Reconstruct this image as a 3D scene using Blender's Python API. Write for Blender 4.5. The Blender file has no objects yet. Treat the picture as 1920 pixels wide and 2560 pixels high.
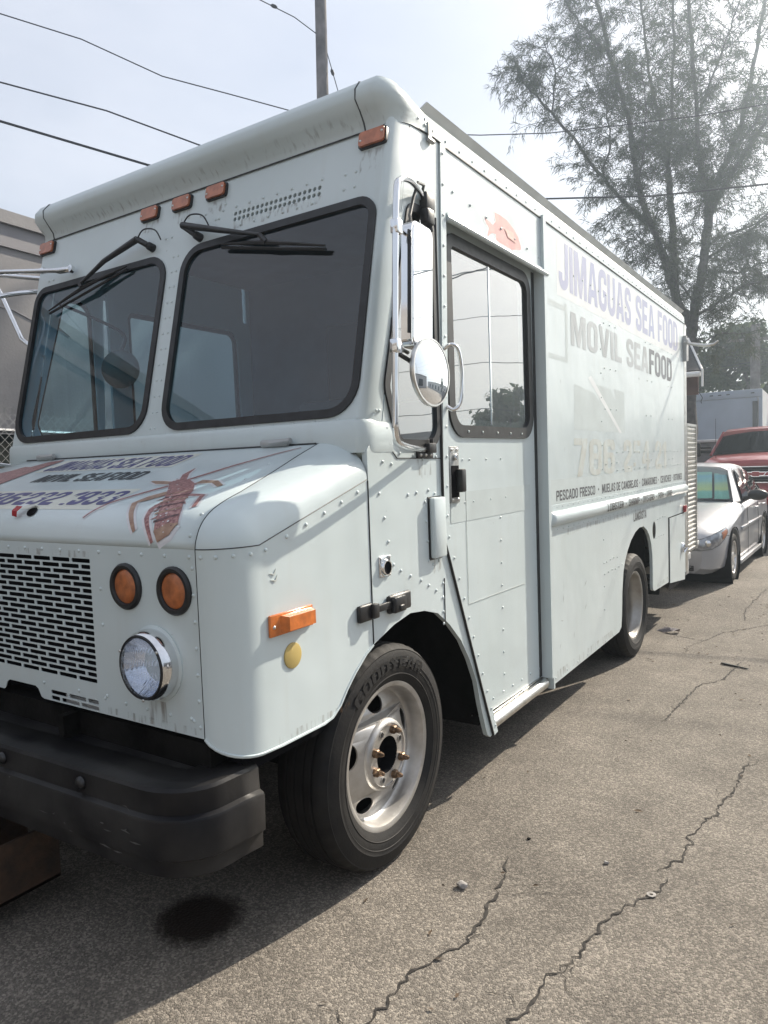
import bpy, bmesh, math, random
from mathutils import Vector, Matrix, Euler
random.seed(7)
rad = math.radians
SC = bpy.context.scene
COL = SC.collection

# ------------------------------------------------------------------ camera, sky, sun, exposure
cam = bpy.data.cameras.new('camera')
cam.sensor_fit = 'HORIZONTAL'; cam.sensor_width = 36.0
cam.lens = 1790.0/1920.0*36.0
cam.clip_start = 0.05; cam.clip_end = 2000
camo = bpy.data.objects.new('camera', cam); COL.objects.link(camo)
camo.matrix_world = Matrix(((0.836406, -0.005515, 0.548083, 1.4385),
                            (0.547740, 0.045169, -0.835428, -2.231872),
                            (-0.020148, 0.998964, 0.040800, 1.438001),
                            (0, 0, 0, 1)))
SC.camera = camo

SUN_EL, SUN_AZ = rad(36), rad(17)          # azimuth from +Y towards +X
world = bpy.data.worlds.new('World'); SC.world = world
world.use_nodes = True
wn = world.node_tree.nodes; wl = world.node_tree.links
wn.clear()
wo = wn.new('ShaderNodeOutputWorld'); wb = wn.new('ShaderNodeBackground')
sky = wn.new('ShaderNodeTexSky'); sky.sky_type = 'NISHITA'; sky.sun_disc = False
sky.sun_elevation = SUN_EL; sky.sun_rotation = SUN_AZ
sky.dust_density = 2.5; sky.air_density = 1.2; sky.ozone_density = 1.0; sky.altitude = 0
# thin high cloud veil over the whole sky
tc = wn.new('ShaderNodeTexCoord'); mp = wn.new('ShaderNodeMapping')
mp.inputs['Scale'].default_value = (1.2, 1.2, 3.2)
nz = wn.new('ShaderNodeTexNoise'); nz.inputs['Scale'].default_value = 2.2; nz.inputs['Detail'].default_value = 6; nz.inputs['Roughness'].default_value = 0.55
rp = wn.new('ShaderNodeMapRange'); rp.inputs['From Min'].default_value = 0.35; rp.inputs['From Max'].default_value = 0.68
rp.inputs['To Min'].default_value = 0.46; rp.inputs['To Max'].default_value = 0.66
mx = wn.new('ShaderNodeMix'); mx.data_type = 'RGBA'
mx.inputs['B'].default_value = (8.1, 8.2, 8.75, 1)
wl.new(tc.outputs['Generated'], mp.inputs['Vector']); wl.new(mp.outputs['Vector'], nz.inputs['Vector'])
wl.new(nz.outputs['Fac'], rp.inputs['Value']); wl.new(rp.outputs['Result'], mx.inputs['Factor'])
wl.new(sky.outputs['Color'], mx.inputs['A']); wl.new(mx.outputs['Result'], wb.inputs['Color'])
wb.inputs['Strength'].default_value = 0.079
wl.new(wb.outputs['Background'], wo.inputs['Surface'])

sl = bpy.data.lights.new('sun', 'SUN'); sl.energy = 5.0; sl.angle = rad(0.6); sl.color = (1.0, 0.90, 0.76)
slo = bpy.data.objects.new('sun', sl); COL.objects.link(slo)
sdir = Vector((math.sin(SUN_AZ)*math.cos(SUN_EL), math.cos(SUN_AZ)*math.cos(SUN_EL), math.sin(SUN_EL)))
slo.rotation_euler = sdir.to_track_quat('Z', 'Y').to_euler(); slo.location = (4, 20, 20)
SC.view_settings.view_transform = 'Standard'
SC.view_settings.look = 'None'
SC.view_settings.gamma = 1.0
SC.view_settings.exposure = 0.80
SC.view_settings.use_curve_mapping = False
GLARE_HAZE = 0.0052  # density of the volume added to imitate lens glare
SC.cycles.max_bounces = 8; SC.cycles.volume_bounces = 0; SC.cycles.transparent_max_bounces = 16

# ------------------------------------------------------------------ helpers
def link(o): COL.objects.link(o); return o

def tag(o, label=None, cat=None, group=None, kind=None):
    if label: o['label'] = label
    if cat: o['category'] = cat
    if group: o['group'] = group
    if kind: o['kind'] = kind
    return o

def empty(name, label, cat, loc=(0, 0, 0), rot=(0, 0, 0), group=None):
    o = bpy.data.objects.new(name, None); link(o)
    o.empty_display_size = 0.2
    o.location = loc; o.rotation_euler = rot
    return tag(o, label, cat, group)

def mesh_obj(name, me, mat=None, parent=None, smooth=35, solid=0):
    if mat is not None and not me.materials:
        me.materials.append(mat)
    if smooth:
        for p in me.polygons: p.use_smooth = True
        me.set_sharp_from_angle(angle=rad(smooth))
    o = bpy.data.objects.new(name, me); link(o)
    if parent is not None: o.parent = parent
    if solid:
        m = o.modifiers.new('solid', 'SOLIDIFY'); m.thickness = abs(solid); m.offset = -1 if solid > 0 else 1
    return o

class MB:
    def __init__(s): s.v = []; s.f = []; s.m = []; s.cur = 0
    def add(s, vs, fs):
        b = len(s.v)
        s.v += [tuple(v) for v in vs]
        for f in fs:
            s.f.append([b+i for i in f]); s.m.append(s.cur)
        return s
    def box(s, x0, x1, y0, y1, z0, z1, bev=0):
        if bev <= 0:
            vs = [(x, y, z) for x in (x0, x1) for y in (y0, y1) for z in (z0, z1)]
            return s.add(vs, [(0, 1, 3, 2), (4, 6, 7, 5), (0, 4, 5, 1), (2, 3, 7, 6), (0, 2, 6, 4), (1, 5, 7, 3)])
        bm = bmesh.new(); bmesh.ops.create_cube(bm, size=1)
        for v in bm.verts:
            v.co = Vector(((x0+x1)/2+v.co.x*(x1-x0), (y0+y1)/2+v.co.y*(y1-y0), (z0+z1)/2+v.co.z*(z1-z0)))
        bmesh.ops.bevel(bm, geom=list(bm.edges), offset=bev, segments=2, profile=0.5, affect='EDGES')
        return s.bm(bm)
    def bm(s, bm, M=None):
        bm.verts.index_update()
        vs = [(M @ v.co if M else v.co.copy()) for v in bm.verts]
        fs = [[v.index for v in f.verts] for f in bm.faces]
        bm.free()
        return s.add(vs, fs)
    def xform(s, start, M):
        for i in range(start, len(s.v)): s.v[i] = tuple(M @ Vector(s.v[i]))
        return s
    def tube(s, pts, r, seg=8, caps=True, closed=False):
        pts = [Vector(p) for p in pts]; n = len(pts)
        rs = r if isinstance(r, (list, tuple)) else [r]*n
        T = []
        for i in range(n):
            a = pts[(i-1) % n] if (closed or i > 0) else pts[0]
            b = pts[(i+1) % n] if (closed or i < n-1) else pts[-1]
            d = (b-a); T.append(d.normalized() if d.length > 1e-9 else Vector((0, 0, 1)))
        u = T[0].orthogonal().normalized(); vs = []
        for i in range(n):
            if i:
                q = T[i-1].rotation_difference(T[i]); u = (q @ u).normalized()
            w = T[i].cross(u)
            for k in range(seg):
                a = 2*math.pi*k/seg
                vs.append(pts[i]+(u*math.cos(a)+w*math.sin(a))*rs[i])
        fs = []
        for i in range(n if closed else n-1):
            j = (i+1) % n
            for k in range(seg):
                fs.append((i*seg+k, i*seg+(k+1) % seg, j*seg+(k+1) % seg, j*seg+k))
        if caps and not closed:
            fs.append(tuple(range(seg-1, -1, -1))); fs.append(tuple((n-1)*seg+k for k in range(seg)))
        return s.add(vs, fs)
    def lathe(s, prof, center, axis, seg=32, cap0=False, cap1=False, a0=0.0):
        # prof: list of (radius, offset along axis)
        ax = Vector(axis).normalized(); u = ax.orthogonal().normalized()
        if abs(ax.x) > .9: u = Vector((0, 1, 0)) - ax*ax.y; u.normalize()
        w = ax.cross(u); c = Vector(center); vs = []; fs = []
        for (r, o) in prof:
            for k in range(seg):
                a = a0+2*math.pi*k/seg
                vs.append(c+ax*o+(u*math.cos(a)+w*math.sin(a))*r)
        for i in range(len(prof)-1):
            for k in range(seg):
                k2 = (k+1) % seg
                fs.append((i*seg+k, (i+1)*seg+k, (i+1)*seg+k2, i*seg+k2))
        if cap0: fs.append(tuple(range(seg)))
        if cap1: fs.append(tuple((len(prof)-1)*seg+k for k in range(seg-1, -1, -1)))
        return s.add(vs, fs)
    def grid(s, fn, nu, nv, flip=False):
        vs = [fn(i/nu, j/nv) for i in range(nu+1) for j in range(nv+1)]
        fs = []
        for i in range(nu):
            for j in range(nv):
                a = i*(nv+1)+j; q = (a, a+nv+1, a+nv+2, a+1)
                fs.append(q[::-1] if flip else q)
        return s.add(vs, fs)
    def mesh(s, name='m'):
        me = bpy.data.meshes.new(name); me.from_pydata(s.v, [], s.f); me.update()
        return me
    def build(s, name, mat, parent=None, smooth=35, solid=0, recalc=True):
        me = s.mesh(name)
        if isinstance(mat, (list, tuple)):
            for m in mat: me.materials.append(m)
            for p, i in zip(me.polygons, s.m): p.material_index = i
        if recalc:
            bm = bmesh.new(); bm.from_mesh(me); bmesh.ops.recalc_face_normals(bm, faces=bm.faces); bm.to_mesh(me); bm.free()
        return mesh_obj(name, me, None if isinstance(mat, (list, tuple)) else mat, parent, smooth, solid)

def rpoly(pts, n=6):
    """polygon with rounded corners: pts = [(x,y,r),...]"""
    out = []; N = len(pts)
    for i in range(N):
        p = Vector(pts[i][:2]); r = pts[i][2] if len(pts[i]) > 2 else 0
        a = Vector(pts[i-1][:2]); b = Vector(pts[(i+1) % N][:2])
        if r <= 0: out.append((p.x, p.y)); continue
        d1 = (a-p).normalized(); d2 = (b-p).normalized()
        ang = math.acos(max(-1, min(1, d1.dot(d2))))
        t = min(r/math.tan(ang/2), (a-p).length*.49, (b-p).length*.49)
        rr = t*math.tan(ang/2)
        c = p+(d1+d2).normalized()*(rr/math.sin(ang/2))
        s1 = p+d1*t-c; s2 = p+d2*t-c
        a1 = math.atan2(s1.y, s1.x); a2 = math.atan2(s2.y, s2.x)
        da = (a2-a1+math.pi) % (2*math.pi)-math.pi
        for k in range(n+1):
            q = a1+da*k/n; out.append((c.x+rr*math.cos(q), c.y+rr*math.sin(q)))
    return out

def ellipse(cx, cy, rx, ry, n=24): return [(cx+rx*math.cos(2*math.pi*k/n), cy+ry*math.sin(2*math.pi*k/n)) for k in range(n)]

def curve_mesh(loops, thick=0.0):
    cu = bpy.data.curves.new('tmp', 'CURVE'); cu.dimensions = '2D'; cu.fill_mode = 'BOTH'; cu.extrude = thick/2
    for lp in loops:
        sp = cu.splines.new('POLY'); sp.points.add(len(lp)-1)
        for q, p in zip(sp.points, lp): q.co = (p[0], p[1], 0, 1)
        sp.use_cyclic_u = True
    ob = bpy.data.objects.new('tmp', cu); link(ob)
    dg = bpy.context.evaluated_depsgraph_get()
    me = bpy.data.meshes.new_from_object(ob.evaluated_get(dg), depsgraph=dg)
    bpy.data.objects.remove(ob); bpy.data.curves.remove(cu)
    return me

def panel(name, loops, thick, fn, mat, parent=None, smooth=30):
    """flat plate with holes; fn(u, v, w) -> xyz, w in [-thick, 0] behind the front face"""
    me = curve_mesh(loops, thick)
    me.materials.clear()
    for v in me.vertices:
        v.co = fn(v.co.x, v.co.y, v.co.z-thick/2)
    bm = bmesh.new(); bm.from_mesh(me)
    bmesh.ops.remove_doubles(bm, verts=bm.verts, dist=1e-6)
    bmesh.ops.recalc_face_normals(bm, faces=bm.faces); bm.to_mesh(me); bm.free()
    return mesh_obj(name, me, mat, parent, smooth)

# ---- heavy block lettering, drawn glyph by glyph (unit height)
def _stroke(pts, w, n=7):
    """constant-width outline of a polyline whose corners carry radii"""
    N_ = len(pts); cl = [tuple(pts[0][:2])]
    for i in range(1, N_-1):
        p = Vector(pts[i][:2]); r = pts[i][2]; a = Vector(pts[i-1][:2]); b_ = Vector(pts[i+1][:2])
        d1 = (a-p).normalized(); d2 = (b_-p).normalized(); ang = math.acos(max(-1, min(1, d1.dot(d2))))
        if r <= 0 or ang > 3.1: cl.append((p.x, p.y)); continue
        t = min(r/math.tan(ang/2), (a-p).length*.5, (b_-p).length*.5); rr = t*math.tan(ang/2)
        c = p+(d1+d2).normalized()*(rr/math.sin(ang/2)); s1 = p+d1*t-c; s2 = p+d2*t-c
        a1 = math.atan2(s1.y, s1.x); da = (math.atan2(s2.y, s2.x)-a1+math.pi) % (2*math.pi)-math.pi
        for k in range(n+1): cl.append((c.x+rr*math.cos(a1+da*k/n), c.y+rr*math.sin(a1+da*k/n)))
    cl.append(tuple(pts[-1][:2]))
    cc = [cl[0]]
    for q in cl[1:]:
        if math.dist(q, cc[-1]) > 1e-4: cc.append(q)
    Lp, Rp = [], []
    for i, p in enumerate(cc):
        a = Vector(cc[max(i-1, 0)]); b_ = Vector(cc[min(i+1, len(cc)-1)]); d = (b_-a).normalized(); q = Vector((-d.y, d.x))
        Lp.append(tuple(Vector(p)+q*w/2)); Rp.append(tuple(Vector(p)-q*w/2))
    return Lp+Rp[::-1]
def _ring(w, t, r=.26): return [rpoly([(0, 0, r), (w, 0, r), (w, 1, r), (0, 1, r)], 6), rpoly([(t, t*.85, r*.45), (w-t, t*.85, r*.45), (w-t, 1-t*.85, r*.45), (t, 1-t*.85, r*.45)], 5)]
def glyph(ch, t=.20):
    w = .62; h = t/2; k = .85*t/2
    if ch == 'I': return t, [[(0, 0), (t, 0), (t, 1), (0, 1)]]
    if ch == 'L': return .5, [[(0, 0), (.5, 0), (.5, t), (t, t), (t, 1), (0, 1)]]
    if ch == 'T': return .58, [[(.29-h, 0), (.29+h, 0), (.29+h, 1-t), (.58, 1-t), (.58, 1), (0, 1), (0, 1-t), (.29-h, 1-t)]]
    if ch == 'E': return .54, [[(0, 0), (.54, 0), (.54, .18), (t, .18), (t, .41), (.48, .41), (.48, .59), (t, .59), (t, .82), (.54, .82), (.54, 1), (0, 1)]]
    if ch == 'F': return .52, [[(0, 0), (t, 0), (t, .40), (.46, .40), (.46, .58), (t, .58), (t, .82), (.52, .82), (.52, 1), (0, 1)]]
    if ch == 'H': return w, [[(0, 0), (t, 0), (t, .40), (w-t, .40), (w-t, 0), (w, 0), (w, 1), (w-t, 1), (w-t, .60), (t, .60), (t, 1), (0, 1)]]
    if ch == 'N': return w, [[(0, 0), (t*.9, 0), (t*.9, .55), (w-t*.95, 0), (w, 0), (w, 1), (w-t*.9, 1), (w-t*.9, .45), (t*.95, 1), (0, 1)]]
    if ch == 'M': w = .80; return w, [[(0, 0), (t*.9, 0), (t*.9, .62), (w/2-.07, 0), (w/2+.07, 0), (w-t*.9, .62), (w-t*.9, 0), (w, 0), (w, 1), (w-t*1.3, 1), (w/2, .42), (t*1.3, 1), (0, 1)]]
    if ch == 'V': w = .68; return w, [[(w/2-.12, 0), (w/2+.12, 0), (w, 1), (w-t*1.05, 1), (w/2, .30), (t*1.05, 1), (0, 1)]]
    if ch == 'A': w = .68; return w, [[(0, 0), (t*1.02, 0), (t*1.02+.045, .19), (w-t*1.02-.045, .19), (w-t*1.02, 0), (w, 0), (w/2+.12, 1), (w/2-.12, 1)], [(w/2-.095, .36), (w/2+.095, .36), (w/2, .78)]]
    if ch == 'Y': w = .64; return w, [[(w/2-h, 0), (w/2+h, 0), (w/2+h, .40), (w, 1), (w-t*1.1, 1), (w/2, .60), (t*1.1, 1), (0, 1), (w/2-h, .40)]]
    if ch == 'O': return w, _ring(w, t)
    if ch == '0': return .56, _ring(.56, t)
    if ch == 'D': return w, [rpoly([(0, 0, 0), (w, 0, .3), (w, 1, .3), (0, 1, 0)], 6), rpoly([(t, .17, 0), (w-t, .17, .13), (w-t, .83, .13), (t, .83, 0)], 5)]
    if ch == 'P': return .60, [rpoly([(0, 0, 0), (t, 0, 0), (t, .38, 0), (.60, .38, .22), (.60, 1, .22), (0, 1, 0)], 5), rpoly([(t, .55, 0), (.60-t, .55, .08), (.60-t, .83, .08), (t, .83, 0)], 4)]
    if ch == 'R': return .62, [rpoly([(0, 0, 0), (t, 0, 0), (t, .38, 0), (.27, .38, 0), (.40, 0, 0), (.62, 0, 0), (.47, .42, .02), (.60, .50, .08), (.60, 1, .22), (0, 1, 0)], 5), rpoly([(t, .56, 0), (.60-t, .56, .08), (.60-t, .83, .08), (t, .83, 0)], 4)]
    if ch == 'B': return .62, [rpoly([(0, 0, 0), (.62, 0, .2), (.62, .50, .12), (.57, .54, .03), (.60, .60, .08), (.60, 1, .2), (0, 1, 0)], 5), rpoly([(t, .17, 0), (.62-t, .17, .06), (.62-t, .42, .06), (t, .42, 0)], 4), rpoly([(t, .59, 0), (.59-t, .59, .06), (.59-t, .83, .06), (t, .83, 0)], 4)]
    if ch == '8': return .58, [rpoly([(0, 0, .2), (.58, 0, .2), (.58, .5, .12), (.54, .54, .02), (.57, .58, .1), (.57, 1, .2), (.01, 1, .2), (.01, .58, .1), (.04, .54, .02), (0, .5, .12)], 5), rpoly([(t*.95, .16, .06), (.58-t*.95, .16, .06), (.58-t*.95, .44, .06), (t*.95, .44, .06)], 4), rpoly([(t*.95, .60, .06), (.58-t*.95, .60, .06), (.58-t*.95, .84, .06), (t*.95, .84, .06)], 4)]
    if ch == '1': return .36, [[(.16, 0), (.36, 0), (.36, 1), (.20, 1), (0, .84), (0, .66), (.16, .76)]]
    if ch == '7': return .54, [[(.10, 0), (.31, 0), (.54, .84), (.54, 1), (0, 1), (0, .82), (.32, .82)]]
    if ch == '4': return .60, [[(.32, 0), (.50, 0), (.50, .22), (.60, .22), (.60, .38), (.50, .38), (.50, 1), (.28, 1), (0, .40), (0, .22), (.32, .22)], [(.32, .38), (.15, .38), (.32, .76)]]
    if ch == 'J': return .54, [_stroke([(h, .34), (h, k, .18), (.54-h, k, .18), (.54-h, 1)], t)]
    if ch == 'U': return w, [_stroke([(h, 1), (h, k, .22), (w-h, k, .22), (w-h, 1)], t)]
    if ch == 'C': return .60, [_stroke([(.60-h, .66), (.60-h, 1-k, .2), (h, 1-k, .2), (h, k, .2), (.60-h, k, .2), (.60-h, .34)], t)]
    if ch == 'G': return .62, [_stroke([(.62-h, .68), (.62-h, 1-k, .2), (h, 1-k, .2), (h, k, .2), (.62-h, k, .2), (.62-h, .43, 0), (.34, .43)], t*.96)]
    if ch == 'S': return .58, [_stroke([(.58-h, .68), (.58-h, 1-k, .18), (h, 1-k, .18), (h, .62, .14), (.58-h, .38, .14), (.58-h, k, .18), (h, k, .18), (h, .32)], t*.95)]
    if ch == '5': return .56, [_stroke([(.52, 1-k), (h, 1-k, 0), (h, .56, .02), (.56-h, .58, .14), (.56-h, k, .18), (h, k, .18), (h, .28)], t*.92)]
    if ch == '2': return .56, [_stroke([(h, .66), (h, 1-k, .18), (.56-h, 1-k, .18), (.56-h, .58, .16), (h, .24, .10), (h, k, 0), (.56, k)], t*.95)]
    if ch == '3': return .56, [_stroke([(h, .72), (h, 1-k, .16), (.55-h, 1-k, .16), (.55-h, .55, .08), (.30, .52, 0), (.56-h, .49, .08), (.56-h, k, .16), (h, k, .16), (h, .28)], t*.9)]
    if ch in '69':
        lo = [rpoly([(0, 0, .2), (.58, 0, .2), (.58, .62, .2), (t, .62, 0), (t, .80, .06), (.58-t, .80, .05), (.58-t, .70, 0), (.58, .70, 0), (.58, 1, .2), (0, 1, .2)], 5), rpoly([(t, .16, .06), (.58-t, .16, .06), (.58-t, .46, .06), (t, .46, .06)], 4)]
        return .58, lo if ch == '6' else [[(.58-x, 1-y) for x, y in lp] for lp in lo]
    if ch == '\u2022': return .3, [ellipse(.15, .5, .15, .5, 14)]
    return .26, []
def lettering(body, fn, mat, parent, bold=.02, name='lettering', spacing=1.0, label=None, sub=0, slices=0, gap=.075, t=.20):
    """fn(u, v) with u, v in [0,1] over the text's own box"""
    x = 0; loops = []
    for ch in body:
        w, lp = glyph(ch, t); loops += [[(x+p[0], p[1]) for p in q] for q in lp]; x += w+gap
    X = x-gap
    me = curve_mesh(loops); me.materials.clear()
    bm = bmesh.new(); bm.from_mesh(me)
    for k in range(1, slices):
        bmesh.ops.bisect_plane(bm, geom=bm.verts[:]+bm.edges[:]+bm.faces[:], plane_co=(0, k/slices, 0), plane_no=(0, 1, 0))
    for v in bm.verts: v.co = fn(v.co.x/X, v.co.y)
    bm.to_mesh(me); bm.free()
    o = mesh_obj(name, me, mat, parent, 0)
    if label: o['label'] = label
    return o

# ------------------------------------------------------------------ materials
def newmat(name):
    m = bpy.data.materials.new(name); m.use_nodes = True
    nt = m.node_tree; nt.nodes.clear()
    out = nt.nodes.new('ShaderNodeOutputMaterial')
    return m, nt, out

def pm(name, col, rough=.5, metal=0, var=.08, scale=6, bump=0, bscale=60, col2=None, spec=.5, coat=0, emit=None, detail=4):
    m, nt, out = newmat(name); N = nt.nodes; L = nt.links
    b = N.new('ShaderNodeBsdfPrincipled'); L.new(b.outputs[0], out.inputs[0])
    b.inputs['Roughness'].default_value = rough; b.inputs['Metallic'].default_value = metal
    b.inputs['Specular IOR Level'].default_value = spec; b.inputs['Coat Weight'].default_value = coat
    tcn = N.new('ShaderNodeTexCoord')
    n1 = N.new('ShaderNodeTexNoise'); n1.inputs['Scale'].default_value = scale; n1.inputs['Detail'].default_value = detail
    L.new(tcn.outputs['Object'], n1.inputs['Vector'])
    mxn = N.new('ShaderNodeMix'); mxn.data_type = 'RGBA'
    c2 = col2 if col2 else tuple(max(0, c*(1-var*2)) for c in col)
    c1 = col if col2 else tuple(min(1, c*(1+var)) for c in col)
    mxn.inputs['A'].default_value = (*c1, 1); mxn.inputs['B'].default_value = (*c2, 1)
    mr = N.new('ShaderNodeMapRange'); mr.inputs['From Min'].default_value = .3; mr.inputs['From Max'].default_value = .7
    L.new(n1.outputs['Fac'], mr.inputs['Value']); L.new(mr.outputs['Result'], mxn.inputs['Factor'])
    L.new(mxn.outputs['Result'], b.inputs['Base Color'])
    mr2 = N.new('ShaderNodeMapRange'); mr2.inputs['To Min'].default_value = max(0, rough-.06); mr2.inputs['To Max'].default_value = min(1, rough+.08)
    L.new(n1.outputs['Fac'], mr2.inputs['Value'])
    if rough > .08: L.new(mr2.outputs['Result'], b.inputs['Roughness'])
    if bump:
        n2 = N.new('ShaderNodeTexNoise'); n2.inputs['Scale'].default_value = bscale; n2.inputs['Detail'].default_value = 4
        L.new(tcn.outputs['Object'], n2.inputs['Vector'])
        bp = N.new('ShaderNodeBump'); bp.inputs['Strength'].default_value = bump; bp.inputs['Distance'].default_value = .01
        L.new(n2.outputs['Fac'], bp.inputs['Height']); L.new(bp.outputs['Normal'], b.inputs['Normal'])
    if emit:
        b.inputs['Emission Color'].default_value = (*emit[:3], 1); b.inputs['Emission Strength'].default_value = emit[3]
    return m

def glassmat(name, tint=(.5, .6, .6), rough=.0, refl=.07, dust=0):
    m, nt, out = newmat(name); N = nt.nodes; L = nt.links
    tr = N.new('ShaderNodeBsdfTransparent'); tr.inputs[0].default_value = (*tint, 1)
    gl = N.new('ShaderNodeBsdfGlossy'); gl.inputs['Roughness'].default_value = rough; gl.inputs[0].default_value = (1, 1, 1, 1)
    lw = N.new('ShaderNodeLayerWeight'); lw.inputs[0].default_value = .5
    pw = N.new('ShaderNodeMath'); pw.operation = 'POWER'; pw.inputs[1].default_value = 5.0
    fr = N.new('ShaderNodeMapRange'); fr.inputs['To Min'].default_value = refl; fr.inputs['To Max'].default_value = 1.0
    L.new(lw.outputs['Facing'], pw.inputs[0]); L.new(pw.outputs[0], fr.inputs['Value'])
    mxs = N.new('ShaderNodeMixShader')
    tcn = N.new('ShaderNodeTexCoord'); nn = N.new('ShaderNodeTexNoise'); nn.inputs['Scale'].default_value = 2.5
    bp = N.new('ShaderNodeBump'); bp.inputs['Strength'].default_value = .03; bp.inputs['Distance'].default_value = .02
    L.new(tcn.outputs['Object'], nn.inputs['Vector']); L.new(nn.outputs['Fac'], bp.inputs['Height'])
    L.new(bp.outputs['Normal'], gl.inputs['Normal'])
    L.new(fr.outputs[0], mxs.inputs[0]); L.new(tr.outputs[0], mxs.inputs[1]); L.new(gl.outputs[0], mxs.inputs[2])
    if dust:
        df = N.new('ShaderNodeBsdfDiffuse'); df.inputs[0].default_value = (.55, .58, .58, 1)
        n2 = N.new('ShaderNodeTexNoise'); n2.inputs['Scale'].default_value = 5; n2.inputs['Detail'].default_value = 7; n2.inputs['Roughness'].default_value = .7
        L.new(tcn.outputs['Object'], n2.inputs['Vector'])
        mr = N.new('ShaderNodeMapRange'); mr.inputs['From Min'].default_value = .3; mr.inputs['From Max'].default_value = .75; mr.inputs['To Min'].default_value = dust*.35; mr.inputs['To Max'].default_value = dust
        L.new(n2.outputs['Fac'], mr.inputs['Value']); m3 = N.new('ShaderNodeMixShader')
        L.new(mr.outputs['Result'], m3.inputs[0]); L.new(mxs.outputs[0], m3.inputs[1]); L.new(df.outputs[0], m3.inputs[2]); L.new(m3.outputs[0], out.inputs[0])
    else: L.new(mxs.outputs[0], out.inputs[0])
    return m

def paint_mat(name, col, rough=.32, dirt=None):
    """worn vehicle paint: tone drift, faint grime streaks, chips"""
    m, nt, out = newmat(name); N = nt.nodes; L = nt.links
    b = N.new('ShaderNodeBsdfPrincipled'); L.new(b.outputs[0], out.inputs[0])
    b.inputs['Roughness'].default_value = rough; b.inputs['Coat Weight'].default_value = .25; b.inputs['Coat Roughness'].default_value = .12
    t = N.new('ShaderNodeTexCoord')
    n1 = N.new('ShaderNodeTexNoise'); n1.inputs['Scale'].default_value = 1.6; n1.inputs['Detail'].default_value = 5
    L.new(t.outputs['Object'], n1.inputs['Vector'])
    mr = N.new('ShaderNodeMapRange'); mr.inputs['From Min'].default_value = .32; mr.inputs['From Max'].default_value = .7
    L.new(n1.outputs['Fac'], mr.inputs['Value'])
    a = N.new('ShaderNodeMix'); a.data_type = 'RGBA'
    a.inputs['A'].default_value = (*col, 1); a.inputs['B'].default_value = (col[0]*.90, col[1]*.915, col[2]*.91, 1)
    L.new(mr.outputs['Result'], a.inputs['Factor'])
    # streaks running down
    mpn = N.new('ShaderNodeMapping'); mpn.inputs['Scale'].default_value = (9, 9, .8)
    L.new(t.outputs['Object'], mpn.inputs['Vector'])
    n2 = N.new('ShaderNodeTexNoise'); n2.inputs['Scale'].default_value = 2.0; n2.inputs['Detail'].default_value = 5
    L.new(mpn.outputs['Vector'], n2.inputs['Vector'])
    m2 = N.new('ShaderNodeMapRange'); m2.inputs['From Min'].default_value = .55; m2.inputs['From Max'].default_value = .8; m2.inputs['To Max'].default_value = .13
    L.new(n2.outputs['Fac'], m2.inputs['Value'])
    bb = N.new('ShaderNodeMix'); bb.data_type = 'RGBA'; bb.inputs['B'].default_value = (.42, .40, .35, 1)
    L.new(m2.outputs['Result'], bb.inputs['Factor']); L.new(a.outputs['Result'], bb.inputs['A'])
    # small chips
    n3 = N.new('ShaderNodeTexNoise'); n3.inputs['Scale'].default_value = 38; n3.inputs['Detail'].default_value = 3
    L.new(t.outputs['Object'], n3.inputs['Vector'])
    m3 = N.new('ShaderNodeMapRange'); m3.inputs['From Min'].default_value = .755; m3.inputs['From Max'].default_value = .79; m3.inputs['To Max'].default_value = .6
    L.new(n3.outputs['Fac'], m3.inputs['Value'])
    cc = N.new('ShaderNodeMix'); cc.data_type = 'RGBA'; cc.inputs['B'].default_value = (.22, .22, .21, 1)
    L.new(m3.outputs['Result'], cc.inputs['Factor']); L.new(bb.outputs['Result'], cc.inputs['A'])
    last = cc.outputs['Result']
    if dirt:      # brushed mildew marks in a band of heights (object z)
        sx = N.new('ShaderNodeSeparateXYZ'); L.new(t.outputs['Object'], sx.inputs[0])
        z0, z1, w = dirt
        g1 = N.new('ShaderNodeMapRange'); g1.inputs['From Min'].default_value = z0-w; g1.inputs['From Max'].default_value = z0+w*.4
        g2 = N.new('ShaderNodeMapRange'); g2.inputs['From Min'].default_value = z1+w; g2.inputs['From Max'].default_value = z1-w*.4
        L.new(sx.outputs['Z'], g1.inputs['Value']); L.new(sx.outputs['Z'], g2.inputs['Value'])
        mul = N.new('ShaderNodeMath'); mul.operation = 'MULTIPLY'
        L.new(g1.outputs['Result'], mul.inputs[0]); L.new(g2.outputs['Result'], mul.inputs[1])
        mp3 = N.new('ShaderNodeMapping'); mp3.inputs['Scale'].default_value = (60, 14, 14); mp3.inputs['Rotation'].default_value = (0, .5, 0)
        L.new(t.outputs['Object'], mp3.inputs['Vector'])
        n4 = N.new('ShaderNodeTexNoise'); n4.inputs['Scale'].default_value = 1.0; n4.inputs['Detail'].default_value = 5
        L.new(mp3.outputs['Vector'], n4.inputs['Vector'])
        m4 = N.new('ShaderNodeMapRange'); m4.inputs['From Min'].default_value = .56; m4.inputs['From Max'].default_value = .72; m4.inputs['To Max'].default_value = .6
        L.new(n4.outputs['Fac'], m4.inputs['Value'])
        mul2 = N.new('ShaderNodeMath'); mul2.operation = 'MULTIPLY'
        L.new(mul.outputs[0], mul2.inputs[0]); L.new(m4.outputs['Result'], mul2.inputs[1])
        dd = N.new('ShaderNodeMix'); dd.data_type = 'RGBA'; dd.inputs['B'].default_value = (.10, .10, .10, 1)
        L.new(mul2.outputs[0], dd.inputs['Factor']); L.new(last, dd.inputs['A']); last = dd.outputs['Result']
    L.new(last, b.inputs['Base Color'])
    # slight sheet-metal waviness
    n5 = N.new('ShaderNodeTexNoise'); n5.inputs['Scale'].default_value = 2.6; n5.inputs['Detail'].default_value = 2
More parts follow.
